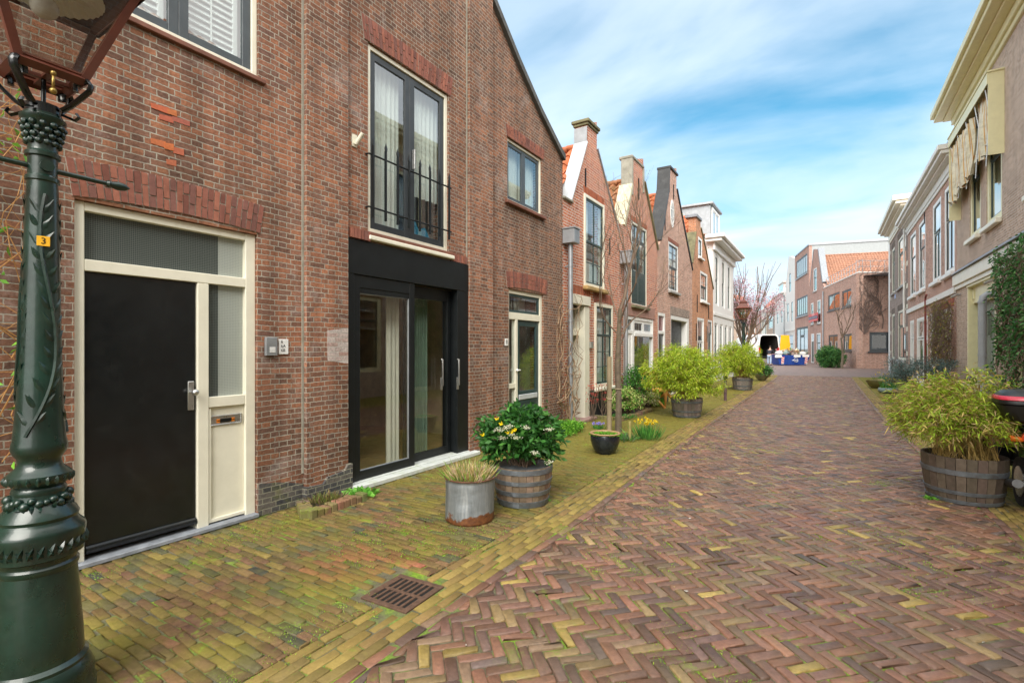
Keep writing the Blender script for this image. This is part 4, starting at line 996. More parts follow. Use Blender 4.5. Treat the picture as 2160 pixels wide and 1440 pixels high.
def h4():
    hs = {}
    def outl(S, W):
        p = S.p
        return [(W, S.p(1459,570)[1]), p(1443,484), p(1427,400), p(1427,355), p(1413,355), p(1411,400), p(1394,508), (0, S.p(1390,524)[1])]
    def holes(S, W):
        hs['up'] = S.r(1410,1430,508,612); hs['d'] = S.r(1387.5,1403,658,None); hs['g'] = S.r(1415,1453,664,None)
        return [hs['up'], (hs['d'][0]+.03, hs['d'][1], .0012, hs['d'][3]), (hs['g'][0], hs['g'][1], .0012, hs['g'][3])]
    H, S, W, out = gabled('h', LP, 1387, 1460, outl, holes, M['brick_pink'], 'orange-red brick gable house edged in black with an oval window and dark garage doors', 4.7, 7.0, M['tile_orange'])
    o = out[2:]; a, b = o[4][0], o[3][0]; zt = o[4][1]; K = M['tar']
    m = MB(); m.box(a-.06, b+.08, -.05, .42, zt, zt+.08, b=.01); m.box(a-.05, a-.001, .0, .4, zt-.8, zt-.002); m.build('cap', K, H)
    slope_coping(H, [o[6], o[5]], .07, -.03, .4, K); slope_coping(H, [o[5], o[4]], .05, -.02, .4, K); slope_coping(H, [o[2], o[1], o[0]], .07, -.04, .4, K)
    # oval window
    x, z = S.p(1417.5,451); rx, rz = .2, .42
    n = 28; m = MB()
    for y0, k0, k1 in ((-.02, 1.12, .86),):
        vs = []; 
        for k in (k0, k1):
            for yy in (y0, .03):
                vs += [(x+rx*k*math.cos(2*PI*i/n), yy, z+rz*k*math.sin(2*PI*i/n)) for i in range(n)]
        fs = []
        for i in range(n):
            j = (i+1) % n; fs += [(i, 2*n+i, 2*n+j, j), (i, j, n+j, n+i), (2*n+i, 3*n+i, 3*n+j, 2*n+j)]
        m.add(vs, fs)
    m.box(x-.015, x+.015, -.015, .0, z-rz*.85, z+rz*.85)
    for q in (-.15, .15): m.box(x-rx*.8, x+rx*.8, -.014, 0, z+q-.012, z+q+.012)
    ow = m.build('oval_window', M['white'], H)
    MB().add([(x+rx*.9*math.cos(2*PI*i/n), -.004, z+rz*.9*math.sin(2*PI*i/n)) for i in range(n)], [tuple(range(n))]).build('pane', paint('dark_glass', (.03,.04,.045), .08, spec=.9), ow)
    a, b, c, d = hs['up']; window(H, a, b, c, d, rec=.0, fw=.07, fm='white', sm='grey_sash', fd=.12, sashes=[(0,1,.5,1,2,3),(0,1,0,.5,2,3)], inside=[('net',0,1,0,1)], sw=.04)
    MB().box(a-.05, b+.1, -.1, -.001, c-.08, c-.001, b=.01).build('sill', M['stone'], H)
    arch(H, a-.05, b+.05, d+.01, .12, .0, two=False)
    a, b, c, d = hs['d']; a += .03; zt_ = LP.Zh(1388,698); f = zt_/d
    m = MB(); m.box(a+.001, a+.05, 0, .12, .03, d-.001); m.box(b-.1, b-.001, 0, .12, .03, d-.001, b=.004); m.box(a+.051, b-.101, .002, .12, d-.1, d-.002, b=.004); m.box(a+.051, b-.101, .003, .12, zt_-.08, zt_+.02, b=.003); fr = m.build('door_frame', M['white'], H)
    MB().box(a+.05, b-.1, .05, .056, zt_+.02, d-.1).build('pane', paint('red_blind_pane', (.2,.07,.07), .15), fr)
    D = MB(); D.box(a+.053, b-.103, .05, .09, .03, zt_-.083); D = D.build('front_door', M['black_gloss'], H)
    m = MB(); m.tube([(a+.15+.1*math.sin(t/3), .04, .9+t*.09) for t in range(12)], .015, 6); m.build('door_ironwork', M['zinc'], D)
    a, b, c, d = hs['g']; m = MB(); m.box(a+.001, a+.04, 0, .2, .03, d-.001); m.box(b-.3, b-.001, 0, .3, .03, d-.001, b=.005); m.box(a+.041, b-.301, 0, .2, d-.14, d-.002, b=.005); m.build('door_frame', M['white'], H)
    m = MB(); k = 12; w = (b-.3-a-.04)/k
    for i in range(k): m.box(a+.04+i*w+.004, a+.04+(i+1)*w-.004, .2, .24, .03, d-.142, b=.003)
    m.box(a+.04, b-.3, .24, .26, .03, d-.142); m.build('garage_door', M['anthracite'], H)
    MB().box(a-.1, b+.05, -.012, -.001, d+.01, d+.3).build('lintel', M['brick_dark'], H)
    anchors(H, [S.p(1420,405), S.p(1402,470)], .25, .25)
h4()
def h5():
    hs = {}
    def outl(S, W):
        p = S.p
        return [(W, S.p(1503,610)[1]), p(1489,530), p(1478,482), p(1477,458), p(1468,458), p(1468,490), p(1461,555), (0, S.p(1459,566)[1])]
    def holes(S, W):
        hs['t'] = S.r(1472.5,1481,498,541); hs['up'] = S.r(1477,1492,570,634); hs['a'] = S.r(1471,1485,669,None); hs['b'] = S.r(1493,1502,674,None)
        return [hs['t'], hs['up'], (hs['a'][0], hs['a'][1], .4, hs['a'][3]), (hs['b'][0], hs['b'][1], .0012, hs['b'][3])]
    H, S, W, out = gabled('h', LP, 1460.5, 1504, outl, holes, M['brick_orange'], 'narrow orange brick gable house with mossy gable edge and small white windows', 5.0, 7.2, M['tile_orange'])
    o = out[2:]
    slope_coping(H, [o[6], o[5]], .06, -.03, .35, M['moss_coping']); slope_coping(H, [o[2], o[1], o[0]], .06, -.04, .35, M['moss_coping'])
    a, b = o[4][0], o[3][0]; zt = o[4][1]; m = MB(); m.box(a-.1, b+.1, -.06, .4, zt, zt+.12, b=.01); m.build('cap', M['lead'], H)
    for k, sa in (('t', [(0,1,0,1,1,1)]), ('up', [(0,1,.5,1,1,1),(0,1,0,.5,1,1)])):
        a, b, c, d = hs[k]; window(H, a, b, c, d, rec=0, fw=.1, fm='white', sm='green_sash', fd=.12, sashes=sa, inside=[('net',0,1,0,1)], sw=.05); MB().box(a-.05, b+.1, -.1, -.001, c-.08, c-.001, b=.01).build('sill', M['white'], H)
    a, b, c, d = hs['a']; window(H, a, b, .4, d, rec=0, fw=.1, fm='white', sm='white', fd=.12, sashes=[(0,1,.6,1,1,1),(0,1,0,.6,2,1)], sw=.05)
    a, b, c, d = hs['b']; window(H, a, b, .02, d, rec=0, fw=.08, fm='white', sm='green_sash', fd=.12, sashes=[(0,1,.8,1,1,1)], room=True, sw=.04); MB().box(a+.09, b-.09, .05, .09, .03, d*.78).build('front_door', M['green_sash'], H)
    anchors(H, [S.p(1470,640), S.p(1494,655), S.p(1468,700), S.p(1491,705)], .35, .35, .015)
h5()
def h6():
    u0 = LP.U(1504.5); S = Spec(LP, u0); W = LP.U(1547)-u0
    H = house('white_house', LP, u0, 'white painted house with wide cornice and grey box dormer at the end of the row', group='brick houses in a row at the left')
    zc = 6.45; hs = []
    lo_z = LP.Zh(1508,672)
    for i in range(3): a = .5+i*1.75; hs.append((a, a+.85, 3.6, 6.0))
    for i in range(4): a = .35+i*1.4; hs.append((a, a+.75, .6, 2.75))
    MB().prism([(0,0),(W,0),(W,zc),(0,zc)], 0, .3, hs).build('wall', M['white'], H)
    for h in hs: window(H, *h, rec=.03, fw=.09, fm='white', sm='green_sash', fd=.1, sashes=[(0,1,.5,1,1,1),(0,1,0,.5,1,1)], inside=[('net',0,1,.5,1)], sw=.06)
    m = MB(); m.box(-.1, W+.15, -.1, 0, zc-.35, zc-.001, b=.01); m.box(-.3, W+.35, -.42, .3, zc, zc+.14, b=.02); m.box(-.38, W+.45, -.55, .3, zc+.1401, zc+.32, b=.03); m.build('cornice', M['white'], H)
    MB().box(W*.0-.02, W+.02, -.04, 0, 3.1, 3.25, b=.01).build('band', M['white'], H)
    MB().prism([(0,0),(W,0),(W,zc+.2),(0,zc+.2)], .302, 7).build('side_wall', M['white'], H)
    up = Vector((0, 3.2, 1.6)); pantiles(H, (-.1, .2, zc+.3), (1,0,0), up, W+.2, up.length, M['tile_mossy'], res=5)
    a = S.u(1503); dz0, dz1 = zc+.35, zc+2.1
    m = MB(); m.box(1.2, 3.4, .35, 3.4, dz0, dz1); m.box(1.05, 3.55, .2, 3.5, dz1, dz1+.12, b=.02); m.build('dormer', M['zinc'], H)
    window(H, 1.35, 3.25, dz0+.25, dz1-.1, rec=.27, fw=.1, fm='white', sm='white', room=False, fd=.07, sashes=[(0,.5,0,1,1,1),(.5,1,0,1,1,1)], sw=.05)
h6()
# ---------------------------------------------------------------- the row at the right
RP = Plane((3.3, 50), (0, -1))
GR = 'houses in a row at the right'
def cornice(H, W, steps, mat, name='cornice', x0=0, dent=None):
    m = MB()
    for i, (z0, z1, out) in enumerate(steps): m.box(x0-out*.55, W+out*.55, -out, .25, z0+.0005*i, z1-.001, b=.012)
    return m.build(name, M[mat], H)
def r3():
    u0 = RP.U(2018); S = Spec(RP, u0); W = 42-u0
    H = house('brick_house', RP, u0, 'brown brick house with yellow cream cornice, green plank doors and ragged striped awnings', group=GR)
    y2u = lambda y: 50-y-u0
    wA = (y2u(18.26), y2u(17.1), 4.5, 7.62); wB = (y2u(16.57), y2u(15.28), 4.5, 7.62); wC = (y2u(13.4), y2u(12.0), 4.5, 7.62)
    dA = (y2u(18.54), y2u(15.76), .0012, 3.3); dB = (y2u(14.3), y2u(12.6), .0012, 3.2); dC = (y2u(11.4), y2u(9.4), .8, 3.2)
    MB().prism([(0,0),(W,0),(W,8.6),(0,8.6)], 0, .4, [wA, wB, wC, dA, dB, dC]).build('wall', M['brick_brown'], H)
    MB().prism([(0,0),(W,0),(W,8.4),(0,8.4)], .402+1.2, 9).build('side_wall', M['brick_brown'], H)
    MB().box(-.1, W, .3, 9, 8.6, 8.75).build('roof', M['lead'], H)
    cornice(H, W, [(8.2,8.32,.06),(8.32,8.5,.12),(8.5,8.56,.3),(8.56,8.68,.5),(8.68,8.86,.58)], 'yellow_cream')
    for w in (wA, wB, wC):
        window(H, *w, rec=.02, fw=.16, fm='yellow_cream', sm='green_sash', fd=.2, wallt=.4, sashes=[(0,1,.5,1,1,1),(0,1,0,.5,1,1)], inside=[('net',0,1,.5,1)])
        MB().box(w[0]-.05, w[1]+.05, -.12, -.001, w[2]-.12, w[2]-.002, b=.015).build('sill', M['cream'], H)
    # awning hood with torn striped cloth
    a, b = y2u(19.3), y2u(15.07); m = MB(); m.box(a-.02, b+.03, -.31, -.0, 7.7, 7.74, b=.006); m.box(a, b, -.29, -.27, 7.45, 7.7, b=.004); m.box(b-.02, b, -.27, -.0, 5.86, 7.7, b=.003); m.box(a, a+.02, -.27, -.0, 5.3, 7.7, b=.003)
    Aw = m.build('awning_hood', M['yellow_cream'], H)
    def stripes():
        mt, nt, bb = newmat('striped_awning'); v = objc(nt)
        sp_ = nd(nt, 'ShaderNodeSeparateXYZ'); lk(nt, v, sp_.inputs[0])
        s = mth(nt, 'SINE', mth(nt, 'MULTIPLY', mth(nt, 'ADD', sp_.outputs[0], mth(nt, 'MULTIPLY', sp_.outputs[1], .4)), 34.0))
        s = mth(nt, 'MULTIPLY_ADD', s, .5, .5); c = ramp(nt, s, [(.3, (.7,.66,.5)), (.45, (.6,.36,.06)), (.62, (.5,.2,.03)), (.75, (.66,.62,.5))])
        g = ramp(nt, noise(nt, v, 6, 7, .7), [(.45, 0.), (.65, 1.)]); c = mixc(nt, mth(nt, 'MULTIPLY', g, .55), c, (.3,.25,.17))
        lk(nt, c, bb.inputs['Base Color']); bb.inputs['Roughness'].default_value = .9; return mt
    SM = stripes()
    def cloth(ua, ub, za, zb, yy):
        m = MB(); n = 40; k = 8; vs = []
        for j in range(k+1):
            for i in range(n+1):
                t = i/n; s = j/k; u = ua+(ub-ua)*(t*(1-.12*s)+.04*s)
                bag = .05*math.sin(t*26+s*2)+.03*math.sin(t*61)+.06*math.sin(s*PI)*math.sin(t*9)
                z = za+(zb-za)*s+(.10*math.sin(t*9)*s if j < k else .08*math.sin(t*9)+random.uniform(-.06,.06))
                vs.append((u, yy+bag-.05*s, z))
        m.add(vs, [(j*(n+1)+i, j*(n+1)+i+1, (j+1)*(n+1)+i+1, (j+1)*(n+1)+i) for j in range(k) for i in range(n)])
        return m.build('awning_cloth', SM, Aw, smooth=True)
    cloth(a+.05, a+1.25, 7.35, 5.75, -.2); cloth(a+1.2, a+2.75, 7.3, 5.85, -.22); cloth(a+2.6, b-.05, 7.55, 6.1, -.12)
    m = MB()
    for i in range(5): x = a+.1+i*.95; m.tube([(x, -.27, 7.6), (x+.1, -.2, 6.9), (x+.02, -.24, 5.7)], .012, 6)
    m.build('awning_rod', M['zinc_pale'], Aw)
    # lower band
    m = MB(); m.box(-.02, W, -.1, 0, 3.42, 3.74, b=.012); m.box(-.0, W, -.05, 0, 3.3, 3.419, b=.01); m.build('band', M['cream'], H)
    m = MB(); m.add([(-.03,-.16,3.742),(W,-.16,3.742),(W,-.004,3.9),(-.03,-.004,3.9),(-.03,-.004,3.742),(W,-.004,3.742)], [(0,1,2,3),(0,3,4),(0,4,5,1)]); m.build('lead_flashing', M['lead'], H)
    # garage door
    a, b, c, d = dA; m = MB(); m.box(a+.002, a+.09, .0, .24, .0, d-.02, b=.01); m.box(b-.1, b-.002, .0, .24, .0, d-.02, b=.01); m.box(a+.091, b-.101, .1, .3, 2.78, d-.005, b=.01); m.box(a+.0, b, -.02, .1, d-.07, d-.003, b=.01); m.build('door_frame', M['yellow_cream'], H)
    k = 16; w = (b-a-.2)/k; m = MB()
    for i in range(k): m.box(a+.1+i*w+.004, a+.1+(i+1)*w-.004, .23, .27, .04, 2.775, b=.004)
    D = m.build('garage_door', M['green_door'], H)
    for j in range(3):
        x = a+.25+j*.42; m = MB(); bar_frame(m, x, x+.24, 1.85, 2.45, .035, .2, .24); f = m.build('door_window', M['green_door'], D)
        MB().box(x+.03, x+.21, .222, .228, 1.88, 2.42).build('pane', M['glass_dark'], D)
    m = MB(); x = a+.16; bar_frame(m, x, x+.17, 2.9, 3.16, .03, .07, .1); 
    for i in range(6): m.box(x+.03, x+.14, .075, .1, 2.935+i*.033, 2.95+i*.033)
    m.build('vent_grille', M['yellow_cream'], H)
    m = MB(); x = y2u(15.55)
    m.tube([(x, .0, 2.78), (x, -.18, 2.8), (x, -.25, 2.74), (x, -.27, 2.6), (x, -.27, .02)], .075, 14)
    for z in (1.4, 2.62): m.tube([(x, -.27, z-.03), (x, -.27, z+.03)], .083, 14)
    m.build('drainpipe', paint('grey_plastic_pipe', (.3,.32,.34), .45, var=.08), H, smooth=40)
    for (a, b, c, d) in (dB, dC):
        window(H, a, b, max(c, .02), d, rec=.05, fw=.14, fm='yellow_cream', sm='green_sash', fd=.2, wallt=.4, sashes=[(0,1,.7,1,2,1),(0,.5,0,.7,1,1),(.5,1,0,.7,1,1)])
    for px, py in ((2026,622),(2101,592)):
        x, z = S.p(px, py); m = MB(); m.tube([(x, 0, z), (x, -.05, z)], .03, 8); m.tube([(x, -.05, z+.02), (x+.05, -.22, z-.06)], .035, 10); m.build('spotlight', M['steel'], H, smooth=40)
r3()
def r2():
    u0 = RP.U(1915.5); S = Spec(RP, u0); W = RP.U(2017.6)-u0
    H = house('brick_house', RP, u0, 'red brick house with white window frames, white band and long grey white cornice', group=GR)
    ups = [S.u(p) for p in (1920.5,1938.5,1968,1993)]; upr = [S.u(p) for p in (1932,1952,1985,2014)]
    hs = [(a, b, 3.95, 6.8) for a, b in zip(ups, upr)]
    lo = [(S.u(1920), S.u(1928), .0012, 2.85), (S.u(1934), S.u(1957), .0012, 2.85), (S.u(1963), S.u(1978), .7, 2.85), (S.u(1986), S.u(2006), .7, 2.85)]
    MB().prism([(0,0),(W,0),(W,7.7),(0,7.7)], 0, .35, hs+lo).build('wall', M['brick_pink'], H)
    MB().prism([(0,0),(W,0),(W,7.5),(0,7.5)], 1.6, 9).build('side_wall', M['brick_pink'], H)
    cornice(H, W, [(7.0,7.12,.05),(7.12,7.38,.08),(7.38,7.45,.25),(7.45,7.56,.4),(7.56,7.72,.48)], 'offwhite')
    up = Vector((0, 3.5, 2.2)); pantiles(H, (0, .3, 7.7), (1,0,0), up, W, up.length, M['tile_orange'], res=5, tw=.3)
    for x in (1.5, 8.2): m = MB(); m.box(x, x+1.2, .3, 2, 7.73, 8.5); m.box(x-.1, x+1.3, .15, 2.1, 8.5, 8.6, b=.02); d = m.build('dormer', M['zinc'], H); MB().box(x+.1, x+1.1, .285, .299, 7.9, 8.4).build('pane', M['glass_dark'], d)
    for i, h in enumerate(hs):
        window(H, *h, rec=.0, fw=.13, fm='white', sm='anthracite' if i % 2 else 'green_sash', fd=.15, wallt=.35, sashes=[(0,1,.62,1,1,1),(0,1,0,.64,1+(i > 1),1)] if i < 2 else [(0,.5,0,.62,1,1),(.5,1,0,.62,1,1),(0,1,.64,1,1,1)], inside=[('net',0,1,.0,1)])
        MB().box(h[0]-.1, h[1]+.1, -.12, -.001, h[2]-.14, h[2]-.002, b=.015).build('sill', M['white'], H)
    MB().box(-.01, W-.005, -.07, 0, 3.22, 3.42, b=.012).build('band', M['offwhite'], H)
    for i, h in enumerate(lo):
        a, b, c, d = h; window(H, a, b, max(c, .02), d, rec=.0, fw=.12, fm='white', sm='white', fd=.15, wallt=.35, sashes=[(0,.5,.0,.7,1,1),(.5,1,0,.7,1,1),(0,1,.72,1,2,1)] if b-a > 1 else [(0,1,.72,1,1,1)], inside=[('blind',0,1,0,.72)])
    m = MB(); x = S.u(1957.5); m.tube([(x, -.08, .1), (x, -.08, 3.5), (x+.25, -.08, 3.62)], .035, 8); m.build('drainpipe', paint('red_pipe', (.22,.05,.04), .4), H)
    arch(H, lo[3][0]-.2, W-.3, 2.87, .25, 0, cols=[(.45,.13,.07),(.35,.1,.06)], name='brick_arch')
    m = MB(); x, z = S.p(1951, 450); m.box(x-.02, x+.02, -.03, 0, z-.4, z+.1); m.build('wall_anchor', M['black_metal'], H)
r2()
def r1():
    u0 = RP.U(1878); S = Spec(RP, u0); W = RP.U(1915)-u0
    H = house('brick_house', RP, u0, 'dark brown brick house with cream stone blocks and tall cream windows', group=GR)
    a, b = S.u(1894), S.u(1911)
    hs = [(a, b, 4.8, 7.5), (a, b, .95, 3.6), (.9, 2.4, 4.8, 7.5), (.9, 2.4, .95, 3.6)]
    MB().prism([(0,0),(W,0),(W,9),(0,9)], 0, .35, hs).build('wall', M['brick_dark'], H)
    MB().prism([(0,0),(W,0),(W,8.9),(0,8.9)], 1.6, 9).build('side_wall', M['brick_dark'], H)
    cornice(H, W-.05, [(8.0,8.12,.06),(8.12,8.5,.1),(8.5,8.6,.3),(8.6,8.75,.5),(8.75,9.0,.62)], 'cream')
    for h in hs:
        window(H, *h, rec=.02, fw=.12, fm='cream', sm='green_sash', fd=.15, wallt=.35, sashes=[(0,.5,.0,.68,1,1),(.5,1,0,.68,1,1),(0,1,.7,1,2,1)], inside=[('net',0,1,.6,1)])
        MB().box(h[0]-.1, h[1]+.1, -.1, -.001, h[2]-.12, h[2]-.002, b=.01).build('sill', M['stone'], H)
        arch(H, h[0]-.1, h[1]+.1, h[3]+.01, .3, .0, cols=[(.2,.16,.13),(.15,.12,.1)])
    m = MB()
    for z in (1.2, 2.4, 3.5, 4.5, 5.6, 7.3):
        for x0, x1 in ((0,.45),(W-.45,W-.01)): m.box(x0, x1, -.012, 0, z, z+.22)
    m.build('stone_block', M['cream'], H)
    x = S.u(1912.5); m = MB(); m.tube([(x, -.1, 2.6), (x, -.1, 8.4)], .05, 8); m.build('drainpipe', M['offwhite'], H)
    x, z = S.p(1889.5, 625); m = MB(); m.box(x-.28, x+.1, -.03, -.005, z-.12, z+.12, b=.004); m.build('street_sign', paint('blue_white_sign', (.35,.45,.7), .4), H)
    m = MB(); m.box(-.05, .3, -.02, 0, 0, 9); m.build('downpipe_strip', M['brick_dark'], H)
r1()
def r4():
    H = house('brick_house', RP, 42.004, 'brown brick house opposite, seen only in window reflections', group=GR)
    W = 14; hs = [(.8+i*2.6, 2.0+i*2.6, 4.4, 6.9) for i in range(5)]+[(.8+i*2.6, 2.1+i*2.6, .3, 2.9) for i in range(5)]
    MB().prism([(0,0),(W,0),(W,7.6),(0,7.6)], 0, .3, hs).build('wall', M['brick_brown'], H)
    for h in hs: window(H, *h, rec=.0, fw=.12, fm='cream', sm='green_sash', fd=.14, sashes=[(0,1,.5,1,1,1),(0,1,0,.5,1,1)])
    cornice(H, W, [(7.2,7.5,.1),(7.5,7.7,.4)], 'cream')
    m = MB(); m.box(0, W, -.06, 0, 3.2, 3.4, b=.01); m.build('band', M['cream'], H)
    up = Vector((0, 3.5, 3.2)); pantiles(H, (0, .1, 7.7), (1,0,0), up, W, up.length, M['tile_orange'], res=4, tw=.3)
r4()
# ---------------------------------------------------------------- houses at the bend
C0 = (2.07, 47.2); BL = Plane(C0, (.22, -.9755)); BR = Plane(C0, (.845, .535)); GB = 'houses round the bend of the street'
def b1():
    u0 = BL.U(1738); S = Spec(BL, u0); W = -u0
    H = house('brick_building', BL, u0, 'flat roofed pinkish brick corner building with grey window frames and bare climbers on it', cat='building', group=GB)
    T = 7.45
    hs = [S.r(1746.5,1771,624,657), S.r(1776,1795.5,615,650), S.r(1747.5,1767,707,738), S.r(1778.5,1796.5,705,740)]
    MB().prism([(0,0),(W,0),(W,T),(0,T)], 0, .3, hs).build('wall', M['brick_pink'], H)
    for h in hs:
        window(H, *h, glass=M['glass_dark'], rec=.03, fw=.09, fm='anthracite', sm='grey_sash', fd=.1, sashes=[(0,.5,0,1,1,1),(.5,1,0,1,1,1)], sw=.07, inside=[('grey',0,.4,0,1)])
        MB().box(h[0]-.08, h[1]+.08, -.08, -.001, h[2]-.1, h[2]-.002, b=.01).build('sill', M['anthracite'], H)
    R = empty('side_front', (0,0,0)); R.parent = H; R.location = (W, 0, 0); R.rotation_euler = (0, 0, BR.ang-BL.ang)
    W2 = 9; S2 = Spec(BR, 0); h = S2.r(1834,1877,700,741)
    MB().prism([(.002,0),(W2,0),(W2,T),(.002,T)], 0.0, .3, [h]).build('wall', M['brick_pink'], R)
    window(R, *h, glass=M['glass_dark'], rec=.03, fw=.14, fm='anthracite', sm='grey_sash', fd=.1, sashes=[(0,1,0,1,1,1)], inside=[('grey',0,.2,0,1)], sw=.1)
    MB().box(h[0]-.15, h[1]+.15, -.1, -.001, h[2]-.12, h[2]-.002, b=.01).build('sill', M['anthracite'], R)
    MB().box(0, W2, -.05, .32, T, T+.08, b=.01).build('parapet_cap', M['offwhite'], R)
    MB().box(0, W, -.05, .32, T, T+.08, b=.01).build('parapet_cap', M['offwhite'], H)
    MB().add([(0,.3,T-.25),(W,.3,T-.25),(W+7,7,T-.25),(0,9,T-.25)], [(0,1,2,3)]).build('roof', M['lead'], H)
    m = MB()
    for i in range(14): m.tube([(W*i/13, .25, T+.08), (W*i/13, .25, T+1.0)], .018, 5)
    for z in (.55, 1.0): m.tube([(0, .25, T+z), (W, .25, T+z)], .02, 5)
    m.build('railing', M['zinc'], H)
    m = MB()
    for i in range(9): m.tube([(W2*i/8, .3, T+.08), (W2*i/8, .3, T+1.0)], .018, 5)
    for z in (.55, 1.0): m.tube([(0, .3, T+z), (W2, .3, T+z)], .02, 5)
    m.build('railing', M['zinc'], R)
    m = MB(); m.tube([(.0, -.08, .1), (.0, -.08, T-.3)], .07, 8); m.build('drainpipe', M['zinc'], H)
    m = MB(); x = BR.U(1873); m.tube([(x+.1, -.08, .1), (x+.1, -.08, T+1.2)], .06, 8); m.build('drainpipe', M['zinc'], R)
    # bare climber
b1()
def b2():
    hs = {}
    def outl(S, W):
        p = S.p; return [(W, p(1738,603)[1]), p(1735,597), p(1725.5,526), p(1717,526), p(1709,603), (0, p(1709,606)[1])]
    def holes(S, W):
        hs['l'] = [S.r(1716,1723,568,616), S.r(1710.5,1716,640,685), S.r(1724,1731,634,683), S.r(1722.5,1731,703,753)]; hs['d'] = S.r(1711,1717,704,None)
        return hs['l']+[(hs['d'][0], hs['d'][1], .0012, hs['d'][3])]
    H, S, W, out = gabled('h', BL, 1706.5, 1738, outl, holes, M['brick_modern'], 'pale brick gable house with slate edged gable, orange tile roof and red sale sign', BL.Zh(1738,600), BL.Zh(1722,540), M['tile_pale'], depth=13, group=GB)
    o = out[2:]
    slope_coping(H, [o[2], o[1]], .25, -.04, .5, M['lead']); slope_coping(H, [o[4], o[3]], .1, -.04, .4, M['zinc'])
    for h in hs['l']: window(H, *h, glass=M['glass_dark'], rec=0, fw=.12, fm='white', sm='green_sash', fd=.1, sashes=[(0,1,.6,1,1,1),(0,1,0,.6,1,1)], sw=.05); MB().box(h[0]-.1, h[1]+.1, -.1, -.001, h[2]-.1, h[2]-.002).build('sill', M['stone'], H)
    a, b, c, d = hs['d']; window(H, a, b, .02, d, rec=0, fw=.1, fm='white', sm='white', fd=.1, sashes=[(0,1,.75,1,1,1)], sw=.05); MB().box(a+.1, b-.1, .04, .08, .03, d*.75).build('front_door', M['green_sash'], H)
    a, b, z0, z1 = S.r(1712,1731.5,664,680,1712); y = -.25
    sg = MB(); sg.box(a, b, y-.03, y, z0, z1, b=.005); sg = sg.build('sale_sign', paint('red_sign', (.6,.03,.03), .4), H)
    h_ = z1-z0; MB().box(a+.02, b-.02, y-.036, y-.0305, z0+h_*.3, z0+h_*.68).build('sign_panel', paint('navy_sign', (.03,.03,.1), .4), sg)
    text('TE KOOP', h_*.3, M['white'], sg, ((a+b)/2, y-.033, z1-h_*.17), sx=1.3); m = MB()
    for i in range(9):
        x = a+.15+(b-a-.3)*i/9; m.box(x, x+.07, y-.04, y-.0362, z0+h_*.42, z0+h_*random.uniform(.5,.58))
    m.build('sign_line', M['white'], sg)
    m = MB()
    for i in range(12): x = a+.2+(b-a-.4)*i/12; m.box(x, x+.05, y-.034, y-.0302, z0+h_*.12, z0+h_*.2)
    m.build('sign_line', M['white'], sg)
b2()
def b3():
    u0 = BL.U(1677); S = Spec(BL, u0); W = BL.U(1706.4)-u0; T = BL.Zh(1706,518)
    H = house('brick_building', BL, u0, 'tall flat roofed pink brick building with wide multi pane windows and dark shop front', cat='building', group=GB)
    hs = [S.r(1680,1703,552,589), S.r(1681,1703.5,631,669), S.r(1680,1704,692,None)]; hs[2] = (hs[2][0], hs[2][1], .0012, hs[2][3])
    MB().prism([(0,0),(W,0),(W,T),(0,T)], 0, .3, hs).build('wall', M['brick_modern'], H)
    m = MB(); m.add([(W-.001,.3,0),(W-.001,15,0),(W-.001,15,T),(W-.001,.3,T)], [(0,1,2,3)]); m.add([(0,.3,0),(0,15,0),(0,15,T),(0,.3,T)], [(0,1,2,3)]); m.build('side_wall', paint('pale_grey_cladding', (.36,.39,.4), .8, var=.08), H)
    m = MB(); m.box(-.05, W+.08, -.06, .3, T, T+.16, b=.01); m.box(W-.1, W+.08, .3, 15, T, T+.25); m.add([(0,.3,T),(W-.1,.3,T),(W-.1,15,T),(0,15,T)], [(0,1,2,3)]); m.build('roof', M['zinc'], H)
    for h in hs[:2]:
        window(H, *h, glass=M['glass_dark'], rec=0, fw=.12, fm='grey_sash', sm='grey_sash', fd=.1, sashes=[(i/5,(i+1)/5,0,1,1,1) for i in range(5)], sw=.07, inside=[('net',0,1,0,1)]); MB().box(h[0]-.15, h[1]+.15, -.12, -.001, h[2]-.15, h[2]-.002).build('sill', M['zinc'], H)
    window(H, *hs[2], rec=.02, fw=.12, fm='anthracite', sm='anthracite', fd=.12, sashes=[(0,.33,0,1,1,1),(.33,.66,0,.75,1,1),(.33,.66,.76,1,1,1),(.66,1,0,1,1,1)], sw=.12, inside=[('grey',.3,1,0,.7)])
b3()
def b4():
    hs = {}
    def outl(S, W):
        p = S.p; return [(W, p(1676,545)[1]), p(1668,541), p(1663.5,541), p(1657,605), (0, p(1657,607)[1])]
    def holes(S, W):
        hs['l'] = [S.r(1663.5,1668.5,577,619), S.r(1659,1663.5,640,681), S.r(1668,1672.5,636,680), S.r(1663,1673,706,745)]; return hs['l']
    H, S, W, out = gabled('h', BL, 1656.3, 1676.6, outl, holes, M['offwhite'], 'tall narrow white painted gable house beside the pink brick building', BL.Zh(1657,610), BL.Zh(1666,560), M['tile_mossy'], group=GB)
    for h in hs['l']: window(H, *h, glass=M['glass_dark'], rec=0.02, fw=.12, fm='white', sm='grey_sash', fd=.1, sashes=[(0,1,.5,1,1,1),(0,1,0,.5,1,1)], sw=.06)
    m = MB(); m.box(0, W, -.08, 0, BL.Zh(1660,700), BL.Zh(1660,697)); m.build('band', M['offwhite'], H)
b4()
